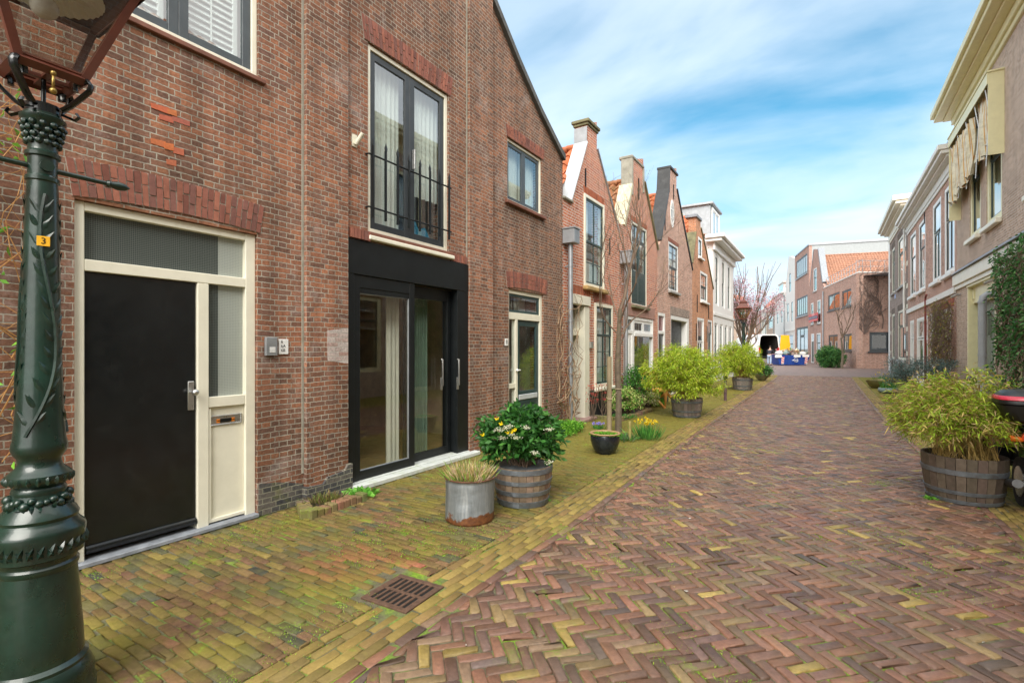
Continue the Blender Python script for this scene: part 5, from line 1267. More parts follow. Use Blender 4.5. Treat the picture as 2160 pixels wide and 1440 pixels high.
def simple_house(plane, p0, p1, T, wallm, label, win, corn='offwhite', roofm='tile_orange', dormer=True, rise=2.6, pitch=2.2):
    u0 = plane.U(p0); W = plane.U(p1)-u0; H = house('brick_house', plane, u0, label, group=GB)
    hs = [(a*W, b*W, c, d) for a, b, c, d in win]
    MB().prism([(0,0),(W,0),(W,T),(0,T)], 0, .3, hs).build('wall', M[wallm], H)
    MB().prism([(0,0),(W,0),(W,T),(0,T)], 1.2, 8).build('side_wall', M[wallm], H)
    for h in hs: window(H, *h, glass=M['glass_dark'], rec=.02, fw=.12, fm='white', sm='grey_sash', fd=.1, sashes=[(0,1,.5,1,1,1),(0,1,0,.5,1,1)], sw=.06)
    m = MB(); m.box(-.0, W-.02, -.45, .3, T, T+.2, b=.02); m.box(-.0, W-.02, -.15, 0, T-.3, T-.001, b=.01); m.build('cornice', M[corn], H)
    up = Vector((0, pitch, rise)); pantiles(H, (0, .3, T+.1), (1,0,0), up, W, up.length, M[roofm], res=5, tw=.35, th=.45)
    if dormer: m = MB(); m.box(W*.15, W*.6, .4, 2.5, T+.2, T+1.9); m.box(W*.1, W*.65, .25, 2.6, T+1.9, T+2.05); D = m.build('dormer', M['offwhite'], H); MB().box(W*.2, W*.55, .37, .39, T+.5, T+1.7).build('pane', M['glass'], D)
    m = MB(); m.tube([(W-.15, -.1, .1), (W-.15, -.1, T-.1)], .06, 8); m.build('drainpipe', M['zinc'], H)
simple_house(BL, 1634, 1656, BL.Zh(1645,624), 'offwhite', 'white painted house with dormer and orange roof beside the narrow white gable', [(.2,.38,BL.Zh(1640,684),BL.Zh(1640,657)), (.6,.78,BL.Zh(1640,684),BL.Zh(1640,657)), (.2,.7,.8,BL.Zh(1640,708))])
simple_house(BL, 1617, 1633.6, BL.Zh(1625,650), 'brick_brown', 'brown brick house with pale eaves beyond the white dormer house', [(.25,.8,BL.Zh(1622,694),BL.Zh(1622,662))], dormer=False)
simple_house(BL, 1606, 1616.6, BL.Zh(1612,655), 'cream', 'cream gabled house far along the street behind the blossom tree', [(.2,.4,5,7.5),(.6,.8,5,7.5),(.3,.7,1,3)], dormer=False)
simple_house(BL, 1597, 1605.6, BL.Zh(1602,660), 'brick_orange', 'orange brick house farthest along the street behind the blossom tree', [(.2,.4,5,7.5),(.6,.8,5,7.5),(.3,.7,1,3)], dormer=False)
BX = Plane((-17, 60), (.55, .83))
simple_house(BX, 1552, 1575, 5.2, 'brick_brown', 'low brown brick house behind the blossom tree trunk', [(.1,.25,3.2,4.6),(.4,.55,3.2,4.6),(.7,.85,3.2,4.6),(.2,.4,.8,2.5),(.6,.8,.8,2.5)], dormer=False)
simple_house(BX, 1575.2, 1597, 6.2, 'brick_orange', 'orange brick house behind the blossom tree and street lamp', [(.1,.25,3.6,5.4),(.4,.55,3.6,5.4),(.7,.85,3.6,5.4),(.2,.4,.8,2.5),(.6,.8,.8,2.5)], dormer=False)
# pale house peeping over between the dark house and the corner building
def b0():
    P = Plane((3.7, 60), (0, -1)); H = house('plaster_house', P, 60-44.5, 'pale plastered house squeezed behind the dark brown house', group=GB)
    MB().prism([(0,0),(5.5,0),(5.5,9.6),(0,9.6)], 0, 6, [(1,2,5,7),(3,4,5,7)]).build('wall', M['offwhite'], H)
    for h in ((1,2,5,7),(3,4,5,7)): window(H, *h, glass=M['glass_dark'], rec=.02, fw=.1, fm='white', sm='grey_sash', room=False, sashes=[(0,1,0,1,1,2)]); 
    MB().box(-.1, 5.5, -.2, .2, 9.6, 9.8, b=.02).build('cornice', M['offwhite'], H)
b0()
# ---------------------------------------------------------------- street lamps
def copy_tree(o, parent=None):
    c = o.copy(); COL.objects.link(c)
    if parent is not None: c.parent = parent
    for ch in list(o.children): copy_tree(ch, c)
    return c
M['lamp_green'] = paint('dark_green_enamel', (.005,.025,.017), .3, var=.5, bmp=.3, bscale=22, spec=.6, coat=.3, dirt=(.03,.05,.035), dirtamt=.5)
M['lamp_brown'] = paint('red_brown_enamel', (.13,.04,.026), .35, var=.2, spec=.5, bmp=.1, dirt=(.1,.06,.05), dirtamt=.4)
M['brass'] = paint('old_brass', (.4,.27,.08), .35, .8, var=.2)
M['lantern_glass'] = glassmat('lantern_glass', (.72,.71,.68), 1.6)
def leafy(m, c, d, n, l, w, h=.012):
    "a raised leaf on a curved surface: centre c, direction d, outward n"
    c, d, n = Vector(c), Vector(d).normalized(), Vector(n).normalized(); s = d.cross(n).normalized()
    b = [c-d*l*.5-n*.008, c-d*l*.15+s*w*.5-n*.003, c+d*l*.2+s*w*.4-n*.003, c+d*l*.55+n*h*.2, c+d*l*.2-s*w*.4-n*.003, c-d*l*.15-s*w*.5-n*.003, c-d*l*.1+n*h, c+d*l*.2+n*h]
    m.add(b, [(0,6,1)[::-1],(1,6,7,2)[::-1],(2,7,3)[::-1],(3,7,4)[::-1],(4,7,6,5)[::-1],(5,6,0)[::-1]])
def street_lamp(x, y, label):
    t = empty('street_lamp', (x, y, 0), 0, label, 'street lamp', 'old fashioned street lamps'); G = M['lamp_green']
    prof = [(.262,0),(.262,.07),(.25,.09),(.255,.13),(.235,.17),(.222,.185),(.225,.2),(.205,.215),(.2,.3),(.172,.58),(.17,.6),(.178,.61),(.178,.625),(.168,.635),(.172,.655),(.2,.665),(.206,.74),(.21,.765),(.205,.78),(.178,.8),(.17,.815),(.178,.83),(.165,.85),(.135,.88),(.12,.9),(.115,.93)]
    prof = [(r*.76, z) for r, z in prof]; m = MB(); m.lathe(prof, 40); m.build('base', G, t, smooth=35)
    m = MB(); m.lathe([(r_*.78, z_) for r_, z_ in [(.112,.925),(.118,.94),(.112,.955),(.105,.96),(.13,.975),(.142,.995),(.14,1.01),(.12,1.025),(.1,1.04),(.092,1.06),(.095,1.08),(.112,1.1),(.12,1.12),(.118,1.14),(.112,1.16),(.1,1.3),(.088,1.55),(.078,1.9),(.07,2.2),(.066,2.27),(.074,2.275),(.074,2.29),(.064,2.3),(.064,2.375),(.076,2.38),(.078,2.395),(.066,2.405),(.064,2.42),(.07,2.482),(.082,2.521),(.098,2.537),(.1,2.549),(.085,2.556),(.085,2.564)]], 36); m.build('post', G, t, smooth=35)
    m = MB()
    def rad(z): return float(np.interp(z, [1.14,1.16,1.3,1.55,1.9,2.2,2.27], [.118,.112,.1,.088,.078,.07,.066]))*.78
    for s in range(3):
        pts = []
        for i in range(60):
            z = 1.18+i*.0175; a = s*2*PI/3+math.sin(z*5.2)*.75+z*1.2; r = rad(z)+.001; pts.append((r*math.cos(a), r*math.sin(a), z))
        m.tube(pts, [.0075]*60, 5)
        for i in range(2, 58, 4):
            z = pts[i][2]; a = math.atan2(pts[i][1], pts[i][0])
            for sg in (-1, 1):
                aa = a+sg*.32; zz = z+.03; r = rad(zz)
                n = (math.cos(aa), math.sin(aa), 0); tn = (-math.sin(aa)*sg, math.cos(aa)*sg, 0)
                leafy(m, (n[0]*(r+.001), n[1]*(r+.001), zz), (tn[0]*.5+random.uniform(-.2,.2), tn[1]*.5, .9), n, .075+.02*random.random(), .026, .004)
    for i in range(22):   # egg-and-dart ring, garland, leaf band
        a = 2*PI*i/22; n = (math.cos(a), math.sin(a), 0); leafy(m, (n[0]*.106, n[1]*.106, .995), (0,0,-1), n, .045, .03, .012)
    for i in range(26):
        a = 2*PI*i/26; m.ball((.096*math.cos(a), .096*math.sin(a), .9+.012*math.sin(i*2.4)), random.uniform(.013,.022), 7, 5)
        n = (math.cos(a), math.sin(a), 0); leafy(m, (n[0]*.103, n[1]*.103, .88), (math.cos(i), 0, math.sin(i*2)), n, .05, .022, .012)
    for i in range(30):
        a = 2*PI*i/30; n = (math.cos(a), math.sin(a), .0); leafy(m, (n[0]*.157, n[1]*.157, .705), (-math.sin(a)*.4, math.cos(a)*.4, 1), n, .06, .02, .01); leafy(m, (n[0]*.157, n[1]*.157, .7), (math.sin(a)*.6, -math.cos(a)*.6, 1), n, .045, .014, .01)
    for k, z in enumerate((2.44,2.465,2.49,2.513)):
        for i in range(12): a = 2*PI*(i+.5*(k % 2))/12; r = .055+(z-2.45)*.2; m.ball((r*math.cos(a), r*math.sin(a), z), .014, 6, 4)
    m.build('ornament', G, t, smooth=50)
    for sg in (-1, 1):
        m = MB(); m.tube([(0, sg*.04, 2.335), (0, sg*.24, 2.335)], [.012,.010], 8); 
        m.tube([(0, sg*.225, 2.335), (0, sg*.235, 2.335), (0, sg*.245, 2.335), (0, sg*.27, 2.335), (0, sg*.3, 2.335), (0, sg*.32, 2.335)], [.012,.018,.014,.021,.017,.003], 10)
        m.build('ladder_bar', G, t, smooth=50)
    MB().tube([(.045,0,2.335),(.062,0,2.335)], .024, 14).build('boss', G, t)
    K = M['black_gloss']; m = MB()
    m.lathe([(.055,2.56),(.062,2.565),(.062,2.605),(.04,2.61)], 12)
    for sx in (-1, 1):
        for sy in (-1, 1):
            d = Vector((sx, sy, 0)).normalized(); P = lambda r, z: (d.x*r, d.y*r, z-.045)
            m.tube([P(.07,2.64), P(.1,2.66), P(.14,2.7), P(.172,2.735), P(.18,2.76), P(.168,2.78), P(.14,2.775), P(.12,2.755), P(.12,2.73)], [.017]*9, 8, flat=.5)
            m.tube([P(.07,2.62), P(.12,2.6), P(.135,2.615), P(.125,2.63)], [.011]*4, 6, flat=.5)
    m.tube([(0,0,2.6),(0,0,2.74)], .009, 8)
    m.build('bracket', K, t, smooth=50)
    B = M['lamp_brown']; a0, z0, a1, z1 = .105, 2.735, .25, 3.15
    L = empty('lantern', (0,0,0)); L.parent = t
    m = MB()
    C0_ = [Vector((sx*a0, sy*a0, z0)) for sx, sy in ((1,1),(-1,1),(-1,-1),(1,-1))]; C1 = [Vector((sx*a1, sy*a1, z1)) for sx, sy in ((1,1),(-1,1),(-1,-1),(1,-1))]
    for i in range(4):
        m.tube([C0_[i], C1[i]], .021, 4); j = (i+1) % 4
        m.tube([C0_[i], C0_[j]], .024, 4); m.tube([C1[i], C1[j]], .022, 4); m.tube([C0_[i]*.97+Vector((0,0,.12)), C0_[j]*.97+Vector((0,0,.12))] if 0 else [C0_[i]+Vector((0,0,.02)), C0_[j]+Vector((0,0,.02))], .014, 4)
    m.lathe([(.015,z0-.01),(.06,z0-.0),(.148,z0-.012)], 4) if 0 else None
    m.box(-a0, a0, -.012, .012, z0-.012, z0+.002); m.box(-.012, .012, -a0, a0, z0-.011, z0+.003)
    m.build('lantern_frame', B, L)
    m = MB()
    for i in range(4): j = (i+1) % 4; m.add([C0_[i]*.985+Vector((0,0,.04)), C0_[j]*.985+Vector((0,0,.04)), C1[j]*.99, C1[i]*.99], [(0,1,2,3)])
    m.build('lantern_glass', M['lantern_glass'], L)
    m = MB()
    q = [(a1+.035, z1+.0), (a1+.04, z1+.02), (a1-.02, z1+.05), (.12, z1+.2), (.11, z1+.22), (.13, z1+.24), (.13, z1+.3), (.05, z1+.36)]
    vs = [(s[0]*a*1, s[1]*a*1, z) for a, z in q for s in ((1,1),(-1,1),(-1,-1),(1,-1))]
    m.add(vs, [(i*4+k, i*4+(k+1) % 4, (i+1)*4+(k+1) % 4, (i+1)*4+k) for i in range(len(q)-1) for k in range(4)]+[tuple(range(len(vs)-4, len(vs)))])
    m.lathe([(.02,z1+.35),(.03,z1+.38),(.015,z1+.4),(.03,z1+.43),(.002,z1+.48)], 10); m.build('lantern_roof', B, L)
    m = MB(); vs = []; nf = 72
    for r_, z_ in ((.035,z1+.075),(.1,z1+.045),(.17,z1+.0),(.205,z1-.03)):
        for j in range(nf): a_ = 2*PI*j/nf; vs.append((r_*math.cos(a_), r_*math.sin(a_), z_+(.007*r_/.2 if j % 2 else 0)))
    m.add(vs, [(i*nf+j, i*nf+(j+1) % nf, (i+1)*nf+(j+1) % nf, (i+1)*nf+j) for i in range(3) for j in range(nf)]); m.build('reflector', M['white'], L)
    m = MB(); m.ball((0,0,z1-.11), .05, 16, 10); m.tube([(0,0,z1-.06),(0,0,z1+.02)], .022, 10); m.build('bulb', paint('frosted_bulb', (.8,.79,.74), .2, var=.02), L, smooth=True)
    m = MB(); m.ball((.12,.0,z0-.02), .012, 8, 6); m.tube([(.12,0,z0-.02),(.12,0,z0-.085)], .006, 8); m.ball((.12,0,z0-.095), .014, 8, 6); m.build('valve', M['brass'], L, smooth=True)
    return t
lampA = street_lamp(-2.89, .72, 'ornate dark green cast iron street lamp with brown lantern, close at the left edge')
lampA.rotation_euler = (-.008, 0, 0)
lampB = copy_tree(lampA); lampB.location = (-2.85, 21.9, 0); lampB['label'] = 'ornate green street lamp standing behind the farthest left bamboo tub'
# number sticker on the near lamp (photo height 512 px)
zt_ = EYE+(HY-512)*.00205; d = Vector((2.89, -.72, 0)).normalized(); r = .064
np_ = MB().box(-.021, .021, -.0015, .0015, -.021, .021, b=.001).build('number_plate', paint('yellow_plate', (.8,.42,.02), .4, var=.03), lampA)
np_.location = (d.x*r+.006, d.y*r+.003, zt_); np_.rotation_euler = (0, 0, math.atan2(d.y, d.x)+PI/2)
text('3', .038, M['black_metal'], np_, (0, -.0022, 0))
# ---------------------------------------------------------------- tubs and pots
M['stave'] = colmat('weathered_oak_stave', .75, .5, 30, .6)
M['hoop'] = paint('galvanised_hoop', (.17,.19,.21), .5, .5, var=.3, scale=14, dirt=(.12,.08,.05), dirtamt=.5)
def barrel(x, y, r, h, rz, label, tone=(.2,.15,.11), hoops=((.0,.1),(.27,.37),(.75,.87)), taper=.84):
    t = empty('barrel_planter', (x, y, 0), rz, label, 'wooden planter', 'half barrel planters')
    def R(s): return r*(taper+(1-taper)*(math.sin(s*PI/2)))
    n = 26; m = MB()
    for i in range(n):
        a0, a1 = 2*PI*(i+.03)/n, 2*PI*(i+.97)/n; f = random.uniform(.65, 1.3); m.col = (tone[0]*f, tone[1]*f*random.uniform(.92,1.05), tone[2]*f)
        vs = []; k = 6
        for j in range(k+1):
            s = j/k; rr = R(s); z = h*s
            for rad in (rr, rr-.022): vs += [(rad*math.cos(a0), rad*math.sin(a0), z), (rad*math.cos(a1), rad*math.sin(a1), z)]
        fs = []
        for j in range(k):
            b = j*4; c = b+4
            fs += [(b, b+1, c+1, c), (b+3, b+2, c+2, c+3), (b+1, b+3, c+3, c+1), (b+2, b, c, c+2)]
        fs.append((k*4, k*4+1, k*4+3, k*4+2)); m.add(vs, fs)
    m.build('staves', M['stave'], t)
    for s0, s1 in hoops:
        m = MB(); m.lathe([(R(s0)+.001, h*s0+.002), (R(s0)+.006, h*s0+.004), (R(s1)+.006, h*s1-.004), (R(s1)+.001, h*s1-.002)], 44); m.box(-.03, .03, -R((s0+s1)/2)-.009, -R((s0+s1)/2)-.004, h*s0+.008, h*s1-.008); m.build('hoop', M['hoop'], t, smooth=30)
    m = MB(); m.lathe([(R(.88)-.015, h*.9), (.001, h*.93)], 28); m.build('soil', M['soil'], t)
    return t
barrel(-2.62, 4.34, .3, .38, .3, 'half barrel planter with four grey hoops holding the white flowering shrub', (.22,.16,.11), ((0,.17),(.3,.43),(.58,.7),(.85,.99)))
barrel(-2.72, 11.77, .345, .43, .9, 'half barrel planter under the bamboo beside the orange wooden bench', (.2,.17,.14))
barrel(-2.7, 20.5, .36, .47, 1.6, 'half barrel planter under the farthest left bamboo near the lamp', (.22,.2,.17))
barrel(1.19, 6.86, .345, .46, 2.2, 'large half barrel planter under the bamboo at the right of the road', (.13,.1,.075), ((.0,.09),(.2,.29),(.62,.74)), .86)
# galvanised bin
def bin_():
    x, y = -2.76, 3.64; t = empty('metal_planter', (x, y, 0), .4, 'dented galvanised metal bin with rusty bottom holding cut yellow grass', 'metal planter')
    m_, nt, b = newmat('rusting_galvanised'); v = objc(nt); s = nd(nt, 'ShaderNodeSeparateXYZ'); lk(nt, v, s.inputs[0])
    mp_ = nd(nt, 'ShaderNodeMapping'); lk(nt, v, mp_.inputs[0]); mp_.inputs['Scale'].default_value = (1, 1, .12)
    zn = ramp(nt, noise(nt, mp_.outputs[0], 16, 7, .7), [(.3, (.16,.18,.19)), (.55, (.3,.33,.35)), (.75, (.5,.52,.53))])
    h = mth(nt, 'ADD', s.outputs[2], mth(nt, 'MULTIPLY', mth(nt, 'SUBTRACT', noise(nt, v, 7, 6, .6), .5), -.28))
    rs = ramp(nt, h, [(.06, 1.), (.075, 0.)]); rc = ramp(nt, noise(nt, v, 22, 7, .7), [(.3, (.07,.025,.012)), (.6, (.2,.075,.025)), (.8, (.4,.25,.12))])
    lk(nt, mixc(nt, rs, zn, rc), b.inputs['Base Color']); lk(nt, mth(nt, 'MULTIPLY', mth(nt, 'SUBTRACT', 1., rs), .5), b.inputs['Metallic']); b.inputs['Roughness'].default_value = .55
    bump(nt, b, noise(nt, v, 12, 5), .35, .02)
    def fn(a, z): return 1-.03*math.exp(-((a-4.6)**2)/.08-((z-.2)**2)/.004)-.012*math.sin(a*5+z*9)
    m = MB(); pr = [(.215,0),(.222,.006)]+[(.222+.003*(z > .3), z) for z in np.linspace(.02, .375, 18)]+[(.232,.38),(.236,.388),(.23,.394),(.222,.388),(.216,.37),(.214,.2)]
    m.lathe(pr, 56, fn=fn); m.build('body', m_, t, smooth=60)
    MB().tube([(.232*math.cos(a), .232*math.sin(a), .388) for a in np.linspace(0, 2*PI, 49)], .007, 6, cap=False).build('rim', paint('rust', (.13,.055,.03), .8, var=.4), t)
    MB().lathe([(.21,.34),(.001,.36)], 24).build('soil', M['soil'], t)
    n = 1500; P = RNG.normal(size=(n, 2))*.09; P = P[np.hypot(P[:,0], P[:,1]) < .2]; n = len(P)
    D = np.column_stack([P*3.2+RNG.normal(size=(n, 2))*.28, np.full(n, .9)])
    g = RNG.random(n) < .15+.5*(np.hypot(P[:,0], P[:,1]) > .18)
    C = np.where(g[:, None], pick([(.2,.36,.06),(.28,.42,.08)], n), pick([(.62,.48,.2),(.75,.6,.34),(.55,.42,.16),(.72,.55,.42)], n))
    o = leaves('cut_grass', np.column_stack([P+[x, y], np.full(n, .35)]), D, RNG.uniform(.05,.19,n)+.04*g, .009, C, M['leaf'], droop=.08)
    tag(o, 'clump of clipped straw yellow and green grass in the metal bin', 'plant')
bin_()
def pot(name, x, y, prof, mat, label, cat='flower pot', n=32, soil=None, sx=1, sy=1, rz=0, rim=None):
    t = empty(name, (x, y, 0), rz, label, cat); m = MB(); m.lathe(prof, n, sx=sx, sy=sy); m.build('pot', mat, t, smooth=45)
    if soil: MB().lathe([(soil[0], soil[1]), (.001, soil[1]+.015)], 20, sx=sx, sy=sy).build('soil', M['soil'], t)
    if rim: m = MB(); m.lathe(rim, n, sx=sx, sy=sy); m.build('rim', paint('tan_glazed_rim', (.4,.25,.13), .4, var=.2), t, smooth=50)
    return t
pot('flower_pot', -2.79, 6.99, [(.13,0),(.14,.01),(.185,.09),(.215,.19),(.215,.26),(.205,.285),(.2,.29),(.19,.28),(.19,.2)], paint('black_glazed_ceramic', (.012,.016,.022), .22, var=.3, dirt=(.08,.09,.09), dirtamt=.35, spec=.6), 'round glossy black ceramic pot with tan rim', soil=(.19,.265), rim=[(.2,.283),(.222,.287),(.227,.298),(.218,.307),(.196,.302),(.192,.285)])
# ---------------------------------------------------------------- plants
def bush(name, label, c, rad, n, per, L, W, cols, cat='shrub', group=None, base=None, stem=.004, stemmat='twig', inner=.45, droop=.3, w=None, spread=1.0, zlo=-.6, jit=.2, stems=True, up=.3, root=None, lump=.3):
    "a crown of leaf sprays at the ends of thin stems; c centre, rad radii"
    c = np.array(c, float); rad = np.array(rad, float)
    T = RNG.normal(size=(n*3, 3)); T /= np.linalg.norm(T, axis=1, keepdims=True); T = T[T[:, 2] > zlo][:n]; n = len(T)
    rr = inner+(1-inner)*RNG.random((n, 1))**.75; rr = np.where(RNG.random((n, 1)) < .06, rr*1.12, rr)
    lm = 1+lump*np.sin(T[:, :1]*5.1+c[0])*np.cos(T[:, 1:2]*4.3+c[1])+.1*RNG.normal(size=(n, 1))
    tips = c+T*rad*np.minimum(rr*lm, 1.08)
    P = np.repeat(tips, per, axis=0)+RNG.normal(size=(n*per, 3))*L*.45*spread
    D = np.repeat(T*[1, 1, .6], per, axis=0)*.8+RNG.normal(size=(n*per, 3))*.75+[0, 0, up]
    C = pick(cols, n*per, jit, w)
    t = empty(name, (c[0], c[1], 0), 0, label, cat, group)
    P0 = P-[c[0], c[1], 0]
    leaves('foliage', P0, D, RNG.uniform(.65, 1.2, n*per)*L, W*RNG.uniform(.8, 1.2, n*per), C, M['leaf'], t, droop=droop)
    if stems:
        b = base if base is not None else (c[0], c[1], c[2]-rad[2]*.9); m = MB(); k = min(n, 260)
        rw = root if root is not None else rad[0]*.3
        for i in range(k):
            q = Vector(tips[i])-Vector((c[0], c[1], 0)); bb = Vector((b[0]-c[0]+random.uniform(-rw, rw), b[1]-c[1]+random.uniform(-rw, rw), b[2]))
            mid = bb.lerp(q, .5)+Vector((0, 0, (q-bb).length*.12)); mid.x = bb.x+(q.x-bb.x)*.38; mid.y = bb.y+(q.y-bb.y)*.38
            m.tube([bb, mid, q], [stem, stem*.8, stem*.4], 3, cap=False)
        m.build('stems', M[stemmat], t)
    return t
BAM = [(.42,.56,.03),(.32,.48,.03),(.55,.64,.05),(.62,.66,.12),(.2,.33,.03),(.45,.38,.1)]
bw_ = [.28,.24,.2,.1,.1,.08]
M['cane'] = paint('bamboo_cane', (.4,.27,.08), .6, var=.3)
bush('bamboo', 'wide yellow green bamboo in the tub beside the orange bench', (-2.78,11.77,.98), (.84,.84,.62), 800, 30, .085, .015, BAM, 'bamboo', 'bamboo plants in tubs', base=(-2.72,11.77,.38), stemmat='cane', zlo=-.75, inner=.35, w=bw_, droop=.45, root=.22)
bush('bamboo', 'bushy yellow green bamboo in the farthest left tub by the lamp', (-2.84,20.5,1.1), (.78,.8,.7), 520, 28, .1, .019, BAM, 'bamboo', 'bamboo plants in tubs', base=(-2.7,20.5,.42), stemmat='cane', zlo=-.75, inner=.35, w=bw_, droop=.45, root=.22)
bush('bamboo', 'straggly bamboo with brown stems in the large tub at the right', (1.17,6.9,.86), (.56,.54,.44), 560, 22, .08, .012, [(.38,.5,.04),(.28,.44,.03),(.5,.56,.08),(.48,.36,.11),(.58,.42,.2),(.33,.22,.07)], 'bamboo', 'bamboo plants in tubs', base=(1.19,6.86,.4), stemmat='cane', stem=.003, zlo=-.6, inner=.25, droop=.4, w=[.28,.22,.14,.14,.12,.1], root=.25)
VG = [(.025,.1,.02),(.035,.14,.025),(.05,.18,.03),(.08,.24,.04)]
v = bush('viburnum_shrub', 'dark green leafy shrub with white flower heads in the four hooped half barrel', (-2.66,4.36,.63), (.36,.36,.31), 300, 12, .085, .038, VG, base=(-2.62,4.34,.34), stem=.005, zlo=-.55, inner=.45, droop=.2, spread=.8)
fl = []
for px, py in ((1051,904),(1072,896),(1060,925),(1080,918),(1066,902),(1158,905),(1158,973),(1128,955),(1110,903),(1090,922)):
    x, y = at(px, 4.66+random.uniform(-.08,.08)); fl.append((x+2.66, y-4.36, EYE+(HY-py)*4.66/FPX))
for i, f in enumerate(fl):
    k = 60; P = RNG.normal(size=(k, 3))*[.019,.019,.008]+f; D = RNG.normal(size=(k, 3))*.8+[.3,-.5,.7]
    leaves('flower_head', P, D, .012, .012, pick([(.8,.8,.66),(.7,.72,.5)], k, .06), M['petal'], v)
for px, py in ((1048,883),(1018,917),(1070,913),(1079,911),(1086,907),(1057,894)):
    x, y = at(px, 4.6); f = (x+2.66, y-4.36, EYE+(HY-py)*4.6/FPX); P = np.tile(f, (7, 1)); a = np.arange(7)*2*PI/6
    D = np.column_stack([np.cos(a)*.8+.5, np.sin(a)*.5-.4, np.sin(a)*.6+.2]); leaves('flower', P, D, .03, .016, pick([(.9,.7,.02)], 7, .05), M['petal'], v, droop=0)
# greens in the black pot
def tuft(name, label, x, y, z, r, n, L, W, cols, cat='plant', lean=.5, droop=.15, group=None):
    P = RNG.normal(size=(n, 2))*r*.5; P = P[np.hypot(P[:,0], P[:,1]) < r]; n = len(P)
    D = np.column_stack([P/r*lean+RNG.normal(size=(n, 2))*.35, np.ones(n)])
    o = leaves(name, np.column_stack([P+[x, y], np.full(n, z)]), D, RNG.uniform(.5, 1.1, n)*L, W, pick(cols, n, .2), M['leaf'], droop=droop)
    return tag(o, label, cat, group) if label else o
GR_ = [(.1,.32,.02),(.16,.42,.03),(.08,.24,.02),(.25,.5,.05)]
tuft('seedlings', 'bright green seedlings spilling over the glossy black pot', -2.79, 6.99, .275, .22, 1500, .07, .012, GR_, lean=1.2, droop=.5)
def flowers(parent_label, x, y, n, h, col, spread, name='daffodils', zb=0.0, leafn=160):
    t = empty(name, (x, y, 0), 0, parent_label, 'flowers')
    P = RNG.normal(size=(leafn, 2))*spread*.5
    leaves('foliage', np.column_stack([P, np.full(leafn, zb)]), np.column_stack([P*1.5/max(spread,.05)*.3+RNG.normal(size=(leafn,2))*.15, np.ones(leafn)]), RNG.uniform(.6,1.05,leafn)*h, .014, pick([(.05,.2,.04),(.08,.28,.05),(.12,.33,.06)], leafn, .2), M['leaf'], t, droop=.1)
    Q = []; D = []; m = MB()
    for i in range(n):
        px, py = RNG.normal(size=2)*spread*.5; z = zb+h*random.uniform(.75,1.12); m.tube([(px*.6,py*.6,zb),(px,py,z)], .0025, 4)
        f = Vector((random.uniform(-.3,1), random.uniform(-1,.2), random.uniform(-.1,.4))).normalized(); a = f.orthogonal().normalized(); b = f.cross(a)
        for k in range(6): w_ = k*PI/3; d = a*math.cos(w_)+b*math.sin(w_)+f*.25; Q.append((px,py,z)); D.append(tuple(d))
        for k in range(5): w_ = k*2*PI/5; d = f+(a*math.cos(w_)+b*math.sin(w_))*.35; Q.append((px,py,z)); D.append(tuple(d))
    m.build('stems', paint('flower_stem', (.1,.28,.05), .6), t)
    leaves('petals', np.array(Q), np.array(D), .034, .02, pick(col, len(Q), .08), M['petal'], t, droop=0)
    return t
YF = [(.9,.7,.02),(.85,.6,.01),(.9,.78,.1)]
dx, dy = ground(1350, 928); flowers('yellow daffodils clump beside the little wooden stake', dx+.1, dy+.12, 24, .33, YF, .18)
dx2, dy2 = ground(1320, 932)
tuft('seedlings', 'low greens around the foot of the slim bare tree', dx2-.15, dy2+.15, 0, .3, 500, .16, .014, [(.08,.22,.05),(.12,.3,.06),(.16,.2,.12)], lean=.6)
sx, sy = ground(1329, 930)
o = MB(); o.box(-.018,.018,-.018,.018,0,.33,b=.004); o = o.build('wooden_stake', paint('yellow_green_stake', (.35,.3,.1), .8, var=.3), loc=(sx, sy, 0)); tag(o, 'short yellowish wooden stake beside the daffodils', 'stake')
# viola flowers behind the pot
vx, vy = ground(1262, 905); flowers('small lilac flowers growing behind the black pot', vx, vy, 10, .12, [(.35,.3,.8),(.5,.45,.85)], .12, 'violas', leafn=70)
# ---------------------------------------------------------------- trees
def limb(m, p, d, L, r, depth, tips, spread=.55, up=.25, n=5, shrink=.72, k=(2, 3), wob=.16):
    pts = [Vector(p)]; dd = Vector(d).normalized(); seg = 4
    for i in range(seg):
        dd = (dd+Vector((random.gauss(0, wob), random.gauss(0, wob), random.gauss(0, wob)+up*.12))).normalized(); pts.append(pts[-1]+dd*L/seg)
    r1 = r*.7; m.tube(pts, [r+(r1-r)*i/seg for i in range(seg+1)], n if depth > 1 else 3, cap=False)
    if depth <= 0: tips.append((pts[-1], dd)); tips.append((pts[-2], dd)); return
    for c in range(random.randint(*k)):
        a = dd.orthogonal().normalized(); a.rotate(Matrix.Rotation(random.uniform(0, 2*PI), 3, dd))
        nd_ = (dd+a*spread*random.uniform(.6, 1.2)+Vector((0, 0, up))).normalized(); s = random.choice((seg, seg, seg-1, seg-2))
        limb(m, pts[s], nd_, L*shrink*random.uniform(.8, 1.15), r1*(.95 if s == seg else .7), depth-1, tips, spread, up, n, shrink, k, wob)
